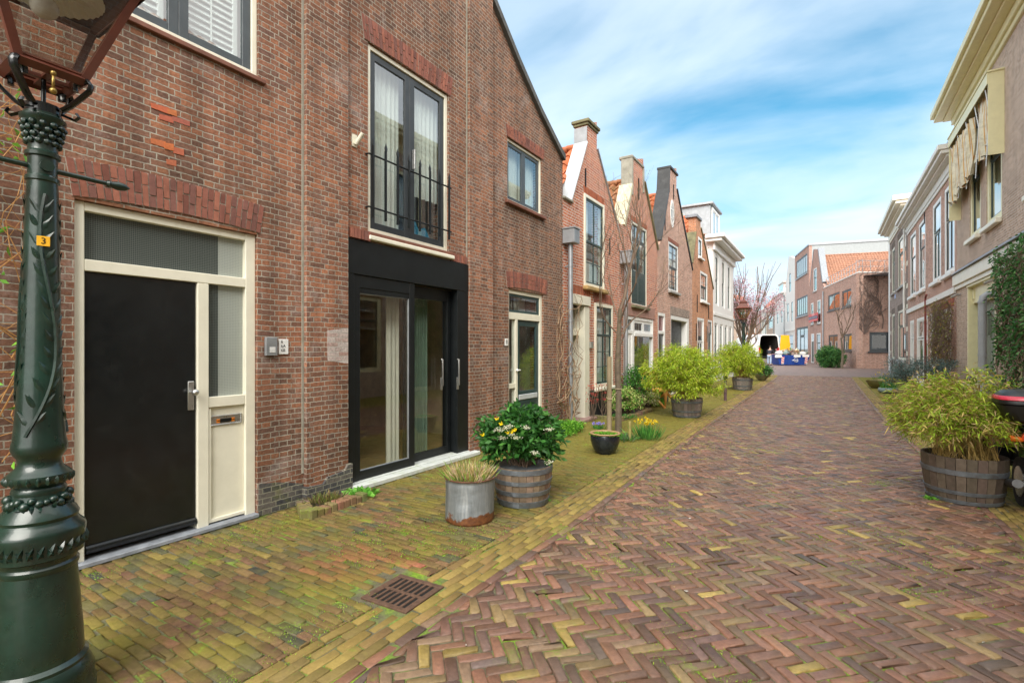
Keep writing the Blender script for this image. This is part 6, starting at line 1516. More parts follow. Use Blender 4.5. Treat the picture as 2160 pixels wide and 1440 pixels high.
def street_tree():
    x, y = -3.3, 8.92; t = empty('bare_tree', (x, y, 0), 0, 'slim bare young tree with mossy bark tied to a wooden post', 'tree')
    random.seed(21); m = MB(); pts = [(0,0,0),(.01,0,.6),(-.02,.02,1.2),(0,.03,1.8),(.02,.05,2.3)]; m.tube(pts, [.065,.055,.058,.045,.038], 9); m.build('trunk', M['bark'], t)
    m = MB(); tips = []
    limb(m, (.02,.05,2.28), (.1,.1,1), 1.0, .034, 5, tips, .45, .36, 6, .72, (2, 3))
    for z, d in ((1.75,(.5,.6,1)),(1.8,(-.4,-.5,1)),(2.0,(.3,-.6,1)),(2.1,(-.5,.3,1)),(1.55,(.2,.8,.9))): limb(m, (0,.03,z), d, .9, .017, 4, tips, .45, .34, 5, .74, (2, 3))
    m.build('branches', M['twig'], t)
    n = len(tips); P = np.array([q[0] for q in tips]); D = RNG.normal(size=(n, 3))*.5+[0,0,.6]
    leaves('buds', P, D, .025, .012, pick([(.3,.28,.05),(.22,.18,.08)], n), M['leaf'], t)
    px_, py_ = x-.13, y-.12
    o = MB().tube([(0,0,0),(0,0,1.4)], [.048,.045], 12); o = o.build('support_post', M['stave2'], smooth=40, loc=(px_, py_, 0)); tag(o, 'weathered round wooden post supporting the slim bare tree', 'post')
    m = MB(); m.tube([(-.13+.055*math.cos(a), -.12+.055*math.sin(a), .62+.01*math.sin(a*2)) for a in np.linspace(0, 2*PI, 17)], .007, 5, cap=False); m.tube([(-.1,-.08,.62),(.02,-.02,.78)], .007, 5); m.tube([(.07*math.cos(a), .07*math.sin(a)+.01, .8) for a in np.linspace(0, 2*PI, 17)], .007, 5, cap=False); o = m.build('tie_rope', paint('rope', (.4,.33,.2), .9), t)
M['stave2'] = paint('weathered_post_wood', (.27,.21,.13), .85, var=.3, scale=9, streak=True, dirt=(.2,.24,.05), dirtamt=.6, bmp=.5)
street_tree()
def blossom():
    x, y = -4.3, 33.5; t = empty('blossom_tree', (x, y, 0), 0, 'pink blossoming tree with bare upper twigs behind the far street lamp', 'tree')
    random.seed(5); m = MB(); tips = []
    m.tube([(0,0,0),(.05,0,.7),(0,0,1.3)], [.13,.1,.09], 8); m.build('trunk', M['bark'], t)
    m = MB()
    for i in range(8):
        a = 2*PI*i/8+.3; limb(m, (0,0,1.1+.08*i), (math.cos(a)*.75, math.sin(a)*.75, 1), 1.45, .055, 4, tips, .5, .3, 5, .74, (2, 3), .14)
    hi = []
    for i in range(7): a = 2*PI*i/7; limb(m, (0,0,1.3), (math.cos(a)*.25, math.sin(a)*.25, 1), 2.5, .05, 2, hi, .3, .5, 4, .8, (2, 3), .08)
    m.build('branches', M['twig'], t)
    T = np.array([p for p, d in tips]); n = len(T); k = 9
    P = np.repeat(T, k, axis=0)+RNG.normal(size=(n*k, 3))*.2; D = RNG.normal(size=(n*k, 3))
    leaves('blossom', P, D, .07, .055, pick([(.6,.3,.36),(.75,.48,.52),(.45,.2,.24),(.8,.66,.68)], n*k, .12), M['petal'], t)
blossom()
def wire_climber(name, label, P, u0, u1, z0, z1, n, mat, out=.06, r=.008, leafn=0, cols=None, L=.05, W=.02, seed=1, steps=26, cat='climbing plant', upw=.9, leafz=None, root=None, thick=.05, bias=0):
    random.seed(seed); x, y = P.pt((u0+u1)/2); t = empty(name, (x, y, 0), P.ang, label, cat); w = (u1-u0)/2; m = MB(); pts_ = []
    for i in range(n):
        u = root[0]+random.uniform(-.08,.08) if root else random.uniform(-w, w); z = root[1] if root else random.uniform(z0, z0+(z1-z0)*.5)
        a = random.uniform(-.6,.6)+bias; q = []; o_ = out
        for s in range(steps):
            q.append((u, -o_-abs(random.gauss(0, thick*.3)), z)); a += random.gauss(0, .35); a = max(-1.5, min(1.5, a*.93+bias*.05))
            st = (z1-z0)/steps*1.5; u += math.sin(a)*st; z += math.cos(a)*st*upw; o_ = max(.02, min(out+thick, o_+random.gauss(0, .012)))
            if u < -w: u, a = -w, abs(a)
            if u > w: u, a = w, -abs(a)
            if z > z1: break
        if len(q) > 2: rr = r*random.uniform(.5, 1.3); m.tube(q, [rr*(1-.7*k/len(q)) for k in range(len(q))], 5, cap=False); pts_ += q
    m.build('stems', M[mat] if isinstance(mat, str) else mat, t)
    if leafn:
        A = np.array(pts_); 
        if leafz is not None: A = A[A[:,2] > leafz] if len(A[A[:,2] > leafz]) else A
        B = A[RNG.integers(0, len(A), leafn)]+RNG.normal(size=(leafn, 3))*[.05,.02,.05]; D = RNG.normal(size=(leafn, 3))+[0,-.8,-.1]
        leaves('foliage', B, D, RNG.uniform(.7,1.2,leafn)*L, W, pick(cols, leafn, .2), M['leaf'], t)
    return t
# climbing shrub at the left edge
u = LP.U(15); wire_climber('climbing_plant', 'climber with orange twigs and fresh green leaves behind the near lamp', LP, .35, 1.02, .2, 3.4, 16, 'twig_orange', .07, .005, 170, [(.2,.45,.05),(.14,.36,.04)], .07, .028, seed=3, thick=.12)
# bare rose round the first drainpipe
u = LP.U(1190); wire_climber('climbing_rose', 'bare tangled climbing rose round the drainpipe beside the cream doorway', LP, u-.55, u+.45, 0, 2.75, 20, paint('rose_stem', (.3,.2,.12), .8, var=.3), .1, .011, 0, seed=8, root=(.0, 0), thick=.12)
# bare climbers on the corner building
bare = paint('grey_vine', (.17,.12,.1), .9, var=.3)
wire_climber('bare_climber', 'bare brown climber on the corner of the flat roofed building', BR, -.0, 1.5, 2.6, 7.4, 26, bare, .06, .03, 0, seed=11, steps=20, root=(-.4, 2.7))
wire_climber('bare_climber', 'sparse bare climber branching across the side of the flat roofed building', BR, .6, 4.4, 2.9, 6.6, 8, bare, .05, .04, 0, seed=13, steps=16, bias=.7)
wire_climber('bare_climber', 'dry bare vines spilling over the roof railing of the corner building', BR, -.2, 3.6, 6.9, 8.6, 60, bare, .05, .018, 0, seed=17, steps=12, bias=.8, thick=.4)
# wisteria on the red house
u = RP.U(1999); wire_climber('climbing_plant', 'tangled brown climber with yellow green new leaves on the red house', RP, RP.U(1980), RP.U(2019), .2, 3.1, 110, 'twig', .1, .012, 1300, [(.35,.38,.05),(.25,.3,.05),(.35,.22,.06),(.2,.14,.06)], .07, .03, seed=23, thick=.3)
EG = [(.035,.12,.03),(.05,.17,.04),(.08,.23,.06),(.14,.3,.09)]
wire_climber('climbing_plant', 'glossy dark evergreen climber on the brown house at the right edge', RP, RP.U(2122), RP.U(2200), .2, 3.7, 50, 'twig', .1, .011, 3000, EG, .085, .04, seed=29, thick=.2)
# ---------------------------------------------------------------- small planting beds
M['edge'] = colmat('mossy_edge_brick', .9, .6, 45, .5, moss=(.2,.28,.03), moss_amt=.9, film=(.16,.15,.04), film_amt=.7)
def bed(pts, label, closed=False, w=.075, l=.12, h=.075, soilpoly=None):
    "bricks on edge along a polyline"
    cx, cy = pts[0]; t = empty('planting_bed', (cx, cy, 0), 0, label, 'planting bed'); m = MB()
    for (a, b), (c, d) in zip(pts[:-1], pts[1:]):
        L = math.hypot(c-a, d-b); k = max(1, round(L/w)); ang = math.atan2(d-b, c-a)
        for i in range(k):
            s = (i+.5)/k; m.col = tuple(q*random.uniform(.7,1.25) for q in random.choice([(.25,.16,.09),(.2,.16,.09),(.3,.17,.1)]))
            Mx = Matrix.Translation((a+(c-a)*s-cx, b+(d-b)*s-cy, 0))@Matrix.Rotation(ang+random.gauss(0,.04), 4, 'Z')
            m.box(-L/k*.46, L/k*.46, -l/2, l/2, -.03, h+random.gauss(0,.006), M=Mx, b=.008)
    m.build('edging', M['edge'], t)
    sp_ = soilpoly or pts; MB().add([(p[0]-cx, p[1]-cy, .03) for p in sp_], [tuple(range(len(sp_)))]).build('soil', M['soil'], t)
    return t
G_ = ground
a = G_(603,1062); b = G_(655,1095); c = G_(768,1052); d_ = (-4.4, c[1]+.1); e_ = (-4.4, a[1])
bed([(-4.33, a[1]+.02), (b[0]-.05, b[1]), (c[0], c[1])], 'mossy brick edged bed at the foot of the brick pier', soilpoly=[(-4.42,a[1]),(b[0]-.05,b[1]),(c[0],c[1]),(-4.42,c[1]+.02)])
tuft('weeds', 'dry reddish weeds and creeping thyme in the bed at the brick pier', -4.22, (b[1]+c[1])/2-.0, .03, .2, 500, .12, .008, [(.15,.2,.05),(.2,.12,.07),(.25,.25,.06)], lean=1.0)
tuft('weeds', 'bright green broad leaved seedlings at the corner of the sliding door', c[0]-.08, c[1]+.02, .03, .13, 90, .12, .06, [(.15,.42,.05),(.22,.52,.08)], lean=1.6, droop=.3)
# ground cover by the rose
a = G_(1140,916); b = G_(1190,920); c = G_(1236,910)
bed([(-4.3,a[1]), (a[0]-.1,a[1]-.1), (b[0]-.2,b[1]-.05), (c[0]-.45,c[1]), (-4.3,c[1]+.1)], 'low half round brick edged bed at the foot of the drainpipe')
bush('ground_cover', 'bright green ground cover in the half round bed under the rose', (-4.08,(a[1]+c[1])/2,.09), (.3,.65,.11), 320, 10, .05, .02, GR_, base=(-4.08,(a[1]+c[1])/2,.03), stems=False, zlo=-.2)
# long bed under the tall window
p = [G_(1232,892), G_(1262,905), G_(1295,900), G_(1342,866), G_(1362,856)]
y0, y1 = LP.U(1246), LP.U(1318)
bed([(-4.35, y0), (-3.75, y0-.0), (-3.7, y0+1.2), (-3.7, y1-.2), (-4.35, y1-.1)], 'brick edged bed below the tall green sash window', soilpoly=[(-4.42,y0),(-3.75,y0),(-3.7,y1-.2),(-4.42,y1-.1)])
bush('variegated_shrub', 'low shrub with cream and green leaves under the tall window', (-3.95,y0+.85,.36), (.33,.5,.3), 230, 11, .06, .028, [(.45,.5,.15),(.12,.3,.04),(.6,.58,.25),(.2,.42,.06)], base=(-3.95,y0+.85,.04))
bush('variegated_shrub', 'pale yellow green shrub between the bare tree and the white door', (-3.85,y0+2.15,.28), (.25,.35,.22), 150, 10, .06, .028, [(.55,.55,.2),(.3,.45,.08),(.7,.65,.4)], base=(-3.85,y0+2.15,.04))
bush('green_shrub', 'leafy bright green shrub against the second drainpipe', (-4.12,LP.U(1312),.62), (.28,.3,.5), 200, 10, .07, .03, [(.05,.2,.03),(.1,.3,.04)], base=(-4.12,LP.U(1312),.04))
tuft('weeds', 'low green edging plants in front of the tarred plinth', -3.85, y0+.25, .03, .35, 500, .1, .014, [(.06,.2,.04),(.1,.3,.05)], lean=.8)
def redtwig(x, y, label):
    t = empty('red_flowering_twig', (x, y, 0), 0, label, 'plant'); m = MB(); P = []
    for i in range(7):
        q = [(0,0,0)]; 
        for k in range(5): q.append((q[-1][0]+random.gauss(0,.03), q[-1][1]+random.gauss(0,.03), q[-1][2]+.15))
        m.tube(q, .005, 4); P += q[3:]
    m.build('stems', M['twig'], t); P = np.repeat(np.array(P), 5, axis=0)+RNG.normal(size=(len(P)*5, 3))*.03
    leaves('petals', P, RNG.normal(size=(len(P), 3)), .03, .018, pick([(.6,.06,.06),(.7,.12,.1)], len(P)), M['petal'], t)
x, y = -4.15, LP.U(1222); redtwig(x, y, 'thin twigs with red flowers in front of the dark door'); redtwig(-4.2, LP.U(1250), 'dark red twigs against the tarred plinth')
# conifer in a pot
cx, cy = -3.92, LP.U(1322)
pot('flower_pot', cx, cy, [(.1,0),(.13,.2),(.14,.21),(.12,.2)], paint('dark_clay_pot', (.06,.05,.045), .7), 'small dark pot holding the pointed conifer', soil=(.12,.19))
def conifer():
    t = empty('small_conifer', (cx, cy, 0), 0, 'small pointed dark green conifer in a pot by the white door', 'conifer'); n = 2600
    z = RNG.random(n)**.8; r = .2*(1-z)**.9*(.6+.4*RNG.random(n))*(1+.25*np.sin(z*40)); a = RNG.random(n)*2*PI
    P = np.column_stack([r*np.cos(a)*.8, r*np.sin(a)*.8, .22+z*.72]); D = np.column_stack([np.cos(a), np.sin(a), .6*np.ones(n)])+RNG.normal(size=(n,3))*.25
    leaves('foliage', P, D, .06, .012, pick([(.02,.09,.02),(.04,.14,.03),(.06,.2,.04)], n), M['leaf'], t); MB().tube([(0,0,.15),(0,0,.85)], [.012,.004], 6).build('trunk', M['bark'], t)
conifer()
# dark trough with plants by the pink brick plinth
tx, ty = -4.1, LP.U(1366)
o = MB(); o.box(-.15,.15,-.4,.4,0,.16,b=.01); o = o.build('planting_trough', paint('dark_trough', (.04,.04,.04), .7), loc=(tx,ty,0)); tag(o, 'dark low trough against the pink brick wall', 'planter')
bush('green_shrub', 'low green plants in the dark trough by the pink brick wall', (tx,ty,.24), (.18,.42,.12), 160, 9, .06, .02, GR_, stems=False)
bush('ground_cover', 'green creeping plants on the paving at the white door', (-3.95,LP.U(1345),.07), (.22,.5,.1), 180, 9, .06, .02, GR_, stems=False, zlo=-.1)
# ---------------------------------------------------------------- orange bench
def bench():
    x, y = -3.78, 13.6; t = empty('wooden_bench', (x, y, 0), math.radians(90), 'orange wooden slatted bench half hidden behind the bamboo tub', 'bench'); W = paint('orange_stained_wood', (.75,.33,.07), .6, var=.2, scale=8)
    for k in range(3): MB().box(-.75,.75,-.2+k*.14,-.08+k*.14,.44,.47,b=.005).build('seat_slat', W, t)
    for k in range(3): o = MB().box(-.75,.75,-.012,.012,-.05,.06,b=.005).build('back_slat', W, t); o.location = (0,.28+.05*k,.56+.15*k); o.rotation_euler = (-.3,0,0)
    for sx in (-.6,.6):
        m = MB(); m.tube([(sx,-.24,0),(sx,.2,.46)], .035, 4); m.build('leg', W, t); m = MB(); m.tube([(sx+.03,.36,0),(sx+.03,.1,.3),(sx+.03,-.1,.46)], .035, 4); m.build('leg', W, t); m = MB(); m.tube([(sx+.05,.2,.4),(sx+.05,.42,.95)], .03, 4); m.build('back_post', W, t)
    m = MB(); m.prism([(-.75,.44),(-.45,.44),(-.6,.05)], -.26, -.23); m.build('bracket', W, t)
bench()
# bollard
bx, by = G_(1530, 845)
def bollard():
    t = empty('bollard', (bx, by, 0), 0, 'thin purple brown metal post with black cap on the mossy pavement', 'bollard')
    m = MB(); m.tube([(0,0,0),(0,0,.6)], .042, 14); m.build('post', paint('purple_brown_paint', (.12,.07,.08), .5, var=.35, dirt=(.3,.25,.24), dirtamt=.6), t, smooth=40)
    m = MB(); m.lathe([(.05,.6),(.055,.63),(.05,.67),(.06,.7),(.055,.76),(.02,.79)], 14); m.build('cap', M['black_metal'], t, smooth=40)
bollard()
x, y = G_(1607, 803); pot('flower_pot', x, y, [(.12,0),(.3,.2),(.36,.32),(.34,.33),(.3,.24)], paint('mossy_bowl', (.16,.15,.08), .8, var=.3), 'mossy stone bowl behind the farthest left bamboo', soil=(.33,.28))
bush('green_shrub', 'dark green plant in the mossy stone bowl', (x, y, .5), (.4,.4,.26), 150, 10, .1, .045, [(.04,.14,.03),(.07,.22,.04)], base=(x,y,.3))
# green mass behind the lamp
x, y = -5.5, 36; bush('green_shrub', 'pale green bush at the foot of the blossom tree', (x, y, .9), (1.6,1.3,.95), 500, 12, .12, .05, [(.15,.24,.05),(.22,.3,.07),(.1,.16,.04)], base=(x,y,0))
bush('green_shrub', 'olive bush left of the blossom tree behind the white house', (-5.6, 31.8, 1.3), (.9,.9,1.2), 400, 12, .1, .04, [(.28,.25,.07),(.2,.2,.06),(.33,.3,.1)], base=(-5.6,31.8,0))
# door mat
x, y = G_(1176, 917)
o = MB().box(-.22,.22,-.38,.38,0,.014,b=.004).build('door_mat', paint('charcoal_mat', (.025,.028,.032), .95, var=.3, bscale=200, bmp=.5), loc=(x-.28, y+.0, .004)); tag(o, 'charcoal door mat on the paving by door number 8', 'door mat')
# ---------------------------------------------------------------- right side
def boat():
    x, y = G_(1846, 818); t = empty('boat_planter', (x, y, 0), 1.2, 'olive green boat shaped bowl planter beside the road', 'planter'); m = MB(); vs = []; n = 28
    for k, (s, z) in enumerate(((.35,0),(.7,.1),(.95,.24),(1.0,.3),(.93,.3),(.85,.2))):
        for j in range(n):
            a = 2*PI*j/n; c_ = abs(math.cos(a)); vs.append((.62*s*math.cos(a)*(1+.12*c_), .26*s*math.sin(a)*(1-.35*c_**3), z+.05*c_**4*(z > .05)))
    m.add(vs, [(i*n+j, i*n+(j+1) % n, (i+1)*n+(j+1) % n, (i+1)*n+j) for i in range(5) for j in range(n)]); m.build('bowl', paint('olive_stoneware', (.25,.23,.1), .7, var=.25, dirt=(.12,.15,.04), dirtamt=.6), t, smooth=60)
    MB().lathe([(.5,.24),(.001,.27)], 20, sx=1, sy=.42).build('soil', M['soil'], t)
boat()
x, y = G_(1873, 829)
pot('flower_pot', x, y, [(.2,0),(.27,.05),(.29,.12),(.27,.18),(.24,.19),(.22,.15)], paint('blue_grey_bowl', (.22,.3,.31), .5, var=.1), 'low round blue grey bowl planted with daffodils', soil=(.25,.17))
flowers('yellow daffodils growing in the blue grey bowl', x, y, 8, .34, YF, .2, zb=.16, leafn=140)
tuft('seedlings', 'fine green grass in the blue grey bowl', x, y, .17, .25, 500, .1, .01, GR_)
x, y = G_(1852, 815); flowers('a few daffodils standing in the boat shaped planter', x+.15, y+.1, 6, .35, YF, .25, zb=.22, leafn=60)
def cabinet():
    x, y = 3.0, 33.0; t = empty('utility_cabinet', (x, y, 0), -PI/2, 'grey metal utility cabinet against the dark brown house', 'utility cabinet')
    m = MB(); m.box(-.25,.25,-.17,.17,.06,.78,b=.01); m.build('body', M['zinc'], t); MB().box(-.23,.23,-.15,.15,0,.059).build('plinth', M['concrete'], t); MB().box(-.28,.28,-.2,.2,.781,.82,b=.01).build('lid', M['zinc'], t); MB().box(-.22,.22,-.182,-.171,.1,.74,b=.004).build('door', M['zinc'], t)
cabinet()
def juniper():
    random.seed(31); x, y = 2.3, 19.6; t = empty('juniper', (x, y, 0), 0, 'spreading blue grey juniper leaning toward the road', 'shrub'); m = MB(); tips = []
    for i in range(6): limb(m, (.2,-.1,.1), (-.9+.25*i, random.uniform(-.5,.9), .75), .5, .03, 3, tips, .6, .1, 5, .75, (2, 3))
    m.build('branches', M['twig'], t); T = np.array([p for p, d in tips]); k = 24
    P = np.repeat(T, k, axis=0)+RNG.normal(size=(len(T)*k, 3))*.07; leaves('foliage', P, RNG.normal(size=(len(P),3))+[0,0,.4], .07, .014, pick([(.12,.2,.19),(.16,.25,.23),(.08,.14,.12)], len(P)), M['leaf'], t)
juniper()
# ivy bush and sapling at the corner building
x, y = G_(1748, 775); bush('ivy_bush', 'round ivy bush at the foot of the pinkish corner building', (x+.1, y, .85), (.95,1.3,.85), 700, 12, .13, .07, [(.03,.12,.03),(.05,.17,.04),(.12,.27,.06)], base=(x,y,0), zlo=-.9)
def sapling():
    random.seed(41); x, y = G_(1776, 777); t = empty('bare_tree', (x, y, 0), 0, 'bare crooked sapling against the pinkish corner building', 'tree'); m = MB(); tips = []
    m.tube([(0,0,0),(.05,.1,1.2),(-.05,0,2.4)], [.1,.08,.06], 8); m.build('trunk', M['bark'], t); m = MB()
    for i in range(4): limb(m, (-.02,0,2.2+.1*i), (random.uniform(-.4,.4), random.uniform(-.3,.3), 1), 1.5, .045, 4, tips, .4, .4, 5, .7, (2, 3))
    m.build('branches', M['twig'], t)
sapling()
# ---------------------------------------------------------------- skip, van, man
def skip():
    x, y = at(1667, 46.5); t = empty('waste_skip', (x-.1, y, 0), math.radians(27), 'blue metal skip with white rim blocks and red white striped corners', 'skip'); B = paint('blue_skip_paint', (.015,.06,.3), .45, var=.25, dirt=(.05,.05,.08), dirtamt=.4)
    def ringz(z, hx, hy): return [(-hx,-hy,z),(hx,-hy,z),(hx,hy,z),(-hx,hy,z)]
    m = MB(); L0, L1 = 1.15, 1.5
    vs = ringz(.05, L0, .75)+ringz(.95, L1, .88)+ringz(.95, L1-.05, .83)+ringz(.6, L0+.1, .8)
    m.add(vs, [(0,3,2,1)]+[(k*4+i, k*4+(i+1) % 4, (k+1)*4+(i+1) % 4, (k+1)*4+i) for k in range(3) for i in range(4)]+[(12,13,14,15)])
    for xx in (-.6,.1,.75): m.add([(xx-.04,-.79,.08),(xx+.04,-.79,.08),(xx+.04,-.93,.94),(xx-.04,-.93,.94),(xx-.04,-.7,.08),(xx+.04,-.7,.08),(xx+.04,-.85,.94),(xx-.04,-.85,.94)], [(0,1,2,3),(0,3,7,4),(1,5,6,2)])
    m.build('body', B, t)
    for i, xx in enumerate((-1.35,-.35,.3,1.05)):
        if i == 1: continue
        MB().box(xx-.28, xx+.3, -.935, -.87, .72+.02*i, .97, b=.006).build('rim_block', M['offwhite'], t)
    for xx in (-.95, 1.1):
        m = MB(); m.add([(xx-.12,-.83,.15),(xx+.12,-.83,.15),(xx+.14,-.92,.8),(xx-.1,-.92,.8)], [(0,1,2,3)]); s = m.build('warning_panel', M['white'], t)
        m = MB()
        for k in range(4):
            z = .18+k*.16; f = lambda u, z_: (xx+u+(z_-.15)*.03, -.834-(z_-.15)*.138, z_)
            m.add([f(-.12,z), f(.12,z+.09), f(.12,z+.17), f(-.12,z+.08)], [(0,1,2,3)])
        m.build('stripe', paint('red_reflective', (.6,.03,.04), .4), s)
    text('renewi', .2, M['white'], t, (.12, -.94, .5), rot=(PI/2-.14,0,0)); m = MB(); m.tube([(.2+.19*math.cos(a), -.935-.0, .5+.17*math.sin(a)) for a in np.linspace(.5, 2*PI-.3, 24)], .015, 4); m.build('logo_ring', M['white'], t)
    # rubble heap
    random.seed(3); m = MB(); cols = [(.5,.33,.2),(.45,.25,.12),(.6,.55,.45),(.3,.18,.1),(.55,.5,.4),(.25,.3,.26),(.5,.3,.25)]
    for i in range(130):
        m.col = tuple(q*random.uniform(.6,1.2) for q in random.choice(cols)); u = random.gauss(.1,.55); v_ = random.gauss(0,.35); l = random.uniform(.1,.5)
        Mx = Matrix.Translation((max(-1.2,min(1.3,u)), max(-.7,min(.7,v_)), 1.02+.38*math.exp(-(u*u))*random.random()))@Matrix.Rotation(random.uniform(0,6), 4, 'Z')@Matrix.Rotation(random.gauss(0,.4), 4, 'Y')
        m.box(-l,l,-.06,.06,-.03,.03,M=Mx)
    m.col = (.62,.62,.6); m.ball((-1.0,-.3,1.12), .38, 10, 6, 1, 1, .7); m.col = (.2,.27,.25); m.ball((-.45,-.5,1.12), .3, 10, 6, 1.2, 1, .8); m.col = (.55,.42,.36); m.ball((.3,-.5,1.05), .28, 9, 6, 1.4, 1, .8); m.col = (.6,.6,.57); m.ball((1.0,-.45,1.05), .3, 9, 6, 1.2, 1, .8)
    o = m.build('rubble', colmat('rubble', .9, .5, 12, .3)); o.location = t.location; o.rotation_euler = t.rotation_euler; tag(o, 'heap of broken wood, bags and rubble filling the blue skip', 'rubble', kind='stuff')
skip()
def van():
    x, y = at(1622, 52); t = empty('delivery_van', (x, y, 0), math.radians(35), 'white delivery van with open dark rear and orange lined rear door', 'van', scale=1.22); Wm = paint('white_van_paint', (.75,.76,.76), .25, var=.03, spec=.6)
    # local: rear at y=0, front toward +y
    prof = [(-.92,.55),(-.95,1.3),(-.82,2.35),(-.6,2.5),(.6,2.5),(.82,2.35),(.95,1.3),(.92,.55)]
    m = MB(); n = len(prof); ys = [0,.0,3.4,4.3,5.2]
    ring = lambda y_, k, zs=1.0: [(p[0]*k, y_, .55+(p[1]-.55)*zs) for p in prof]
    vs = ring(0,1)+ring(3.5,1)+ring(4.2,.97,.85)+ring(4.7,.95,.42)+ring(5.2,.9,.3)+[(p[0]*.9, 0, .55+(p[1]-.55)*.95) for p in prof]
    fs = [(k*n+i, k*n+(i+1) % n, (k+1)*n+(i+1) % n, (k+1)*n+i) for k in range(4) for i in range(n)]+[tuple(4*n+i for i in range(n))]+[(i, 5*n+i, 5*n+(i+1) % n, (i+1) % n) for i in range(n)]
    m.add(vs, fs); m.build('body', Wm, t, smooth=30)
    m = MB(); vs = [(p[0]*.9, .01, .6+(p[1]-.55)*.93) for p in prof]+[(p[0]*.85, 2.6, .6+(p[1]-.55)*.9) for p in prof]
    m.add(vs, [(i, (i+1) % n, n+(i+1) % n, n+i) for i in range(n)]+[tuple(n+i for i in range(n))]); m.build('cargo_bay', paint('dark_cargo_bay', (.03,.025,.022), .8, var=.3), t)
    MB().box(-.95,.95,-.1,.05,.42,.6,b=.02).build('bumper', M['black_metal'], t)
    for sx in (-1, 1):
        MB().box(sx*.83-.07, sx*.83+.07, -.03, .03, .9, 1.35, b=.01).build('tail_light', paint('red_lens', (.5,.02,.02), .3), t)
        for y_ in (.9, 4.2):
            w = MB(); w.tube([(sx*.93-.1,y_,.34),(sx*.93+.1,y_,.34)], .34, 20); w = w.build('wheel', paint('tyre', (.015,.015,.016), .8), t); h = MB(); h.tube([(sx*.93-.11,y_,.34),(sx*.93+.11,y_,.34)], .2, 16); h.build('rim', M['steel'], w)
    for sx, nm, mt in ((-1, 'rear_door', Wm), (1, 'rear_door', paint('orange_door_lining', (.9,.42,.01), .45, var=.05))):
        D = MB(); D.prism([(0,.62),(.85,.62),(.8,1.6),(.72,2.4),(.08,2.42),(0,1.6)], -.025, .025); D = D.build(nm, mt, t); D.location = (sx*.96, -.02, 0); D.rotation_euler = (0, 0, math.radians(-12) if sx > 0 else math.radians(125))
        if sx > 0: D['label'] = 'bright orange rear door'
    m = MB(); m.box(-.86,.86,4.55,4.6,1.2,1.9); m.build('windscreen', M['glass_dark'], t)
van()
def skin(name, verts, edges, mat, parent=None, sub=2):
    me = bpy.data.meshes.new(name); me.from_pydata([v[:3] for v in verts], edges, []); o = bpy.data.objects.new(name, me); COL.objects.link(o); me.materials.append(mat)
    sk = o.modifiers.new('skin', 'SKIN'); 
    for i, v_ in enumerate(verts): r_ = v_[3]; r2 = v_[4] if len(v_) > 4 else r_; me.skin_vertices[0].data[i].radius = (r_, r2)
    me.skin_vertices[0].data[0].use_root = True; sb = o.modifiers.new('sub', 'SUBSURF'); sb.levels = sub; sb.render_levels = sub
    sk.use_smooth_shade = True
    if parent is not None: o.parent = parent
    return o
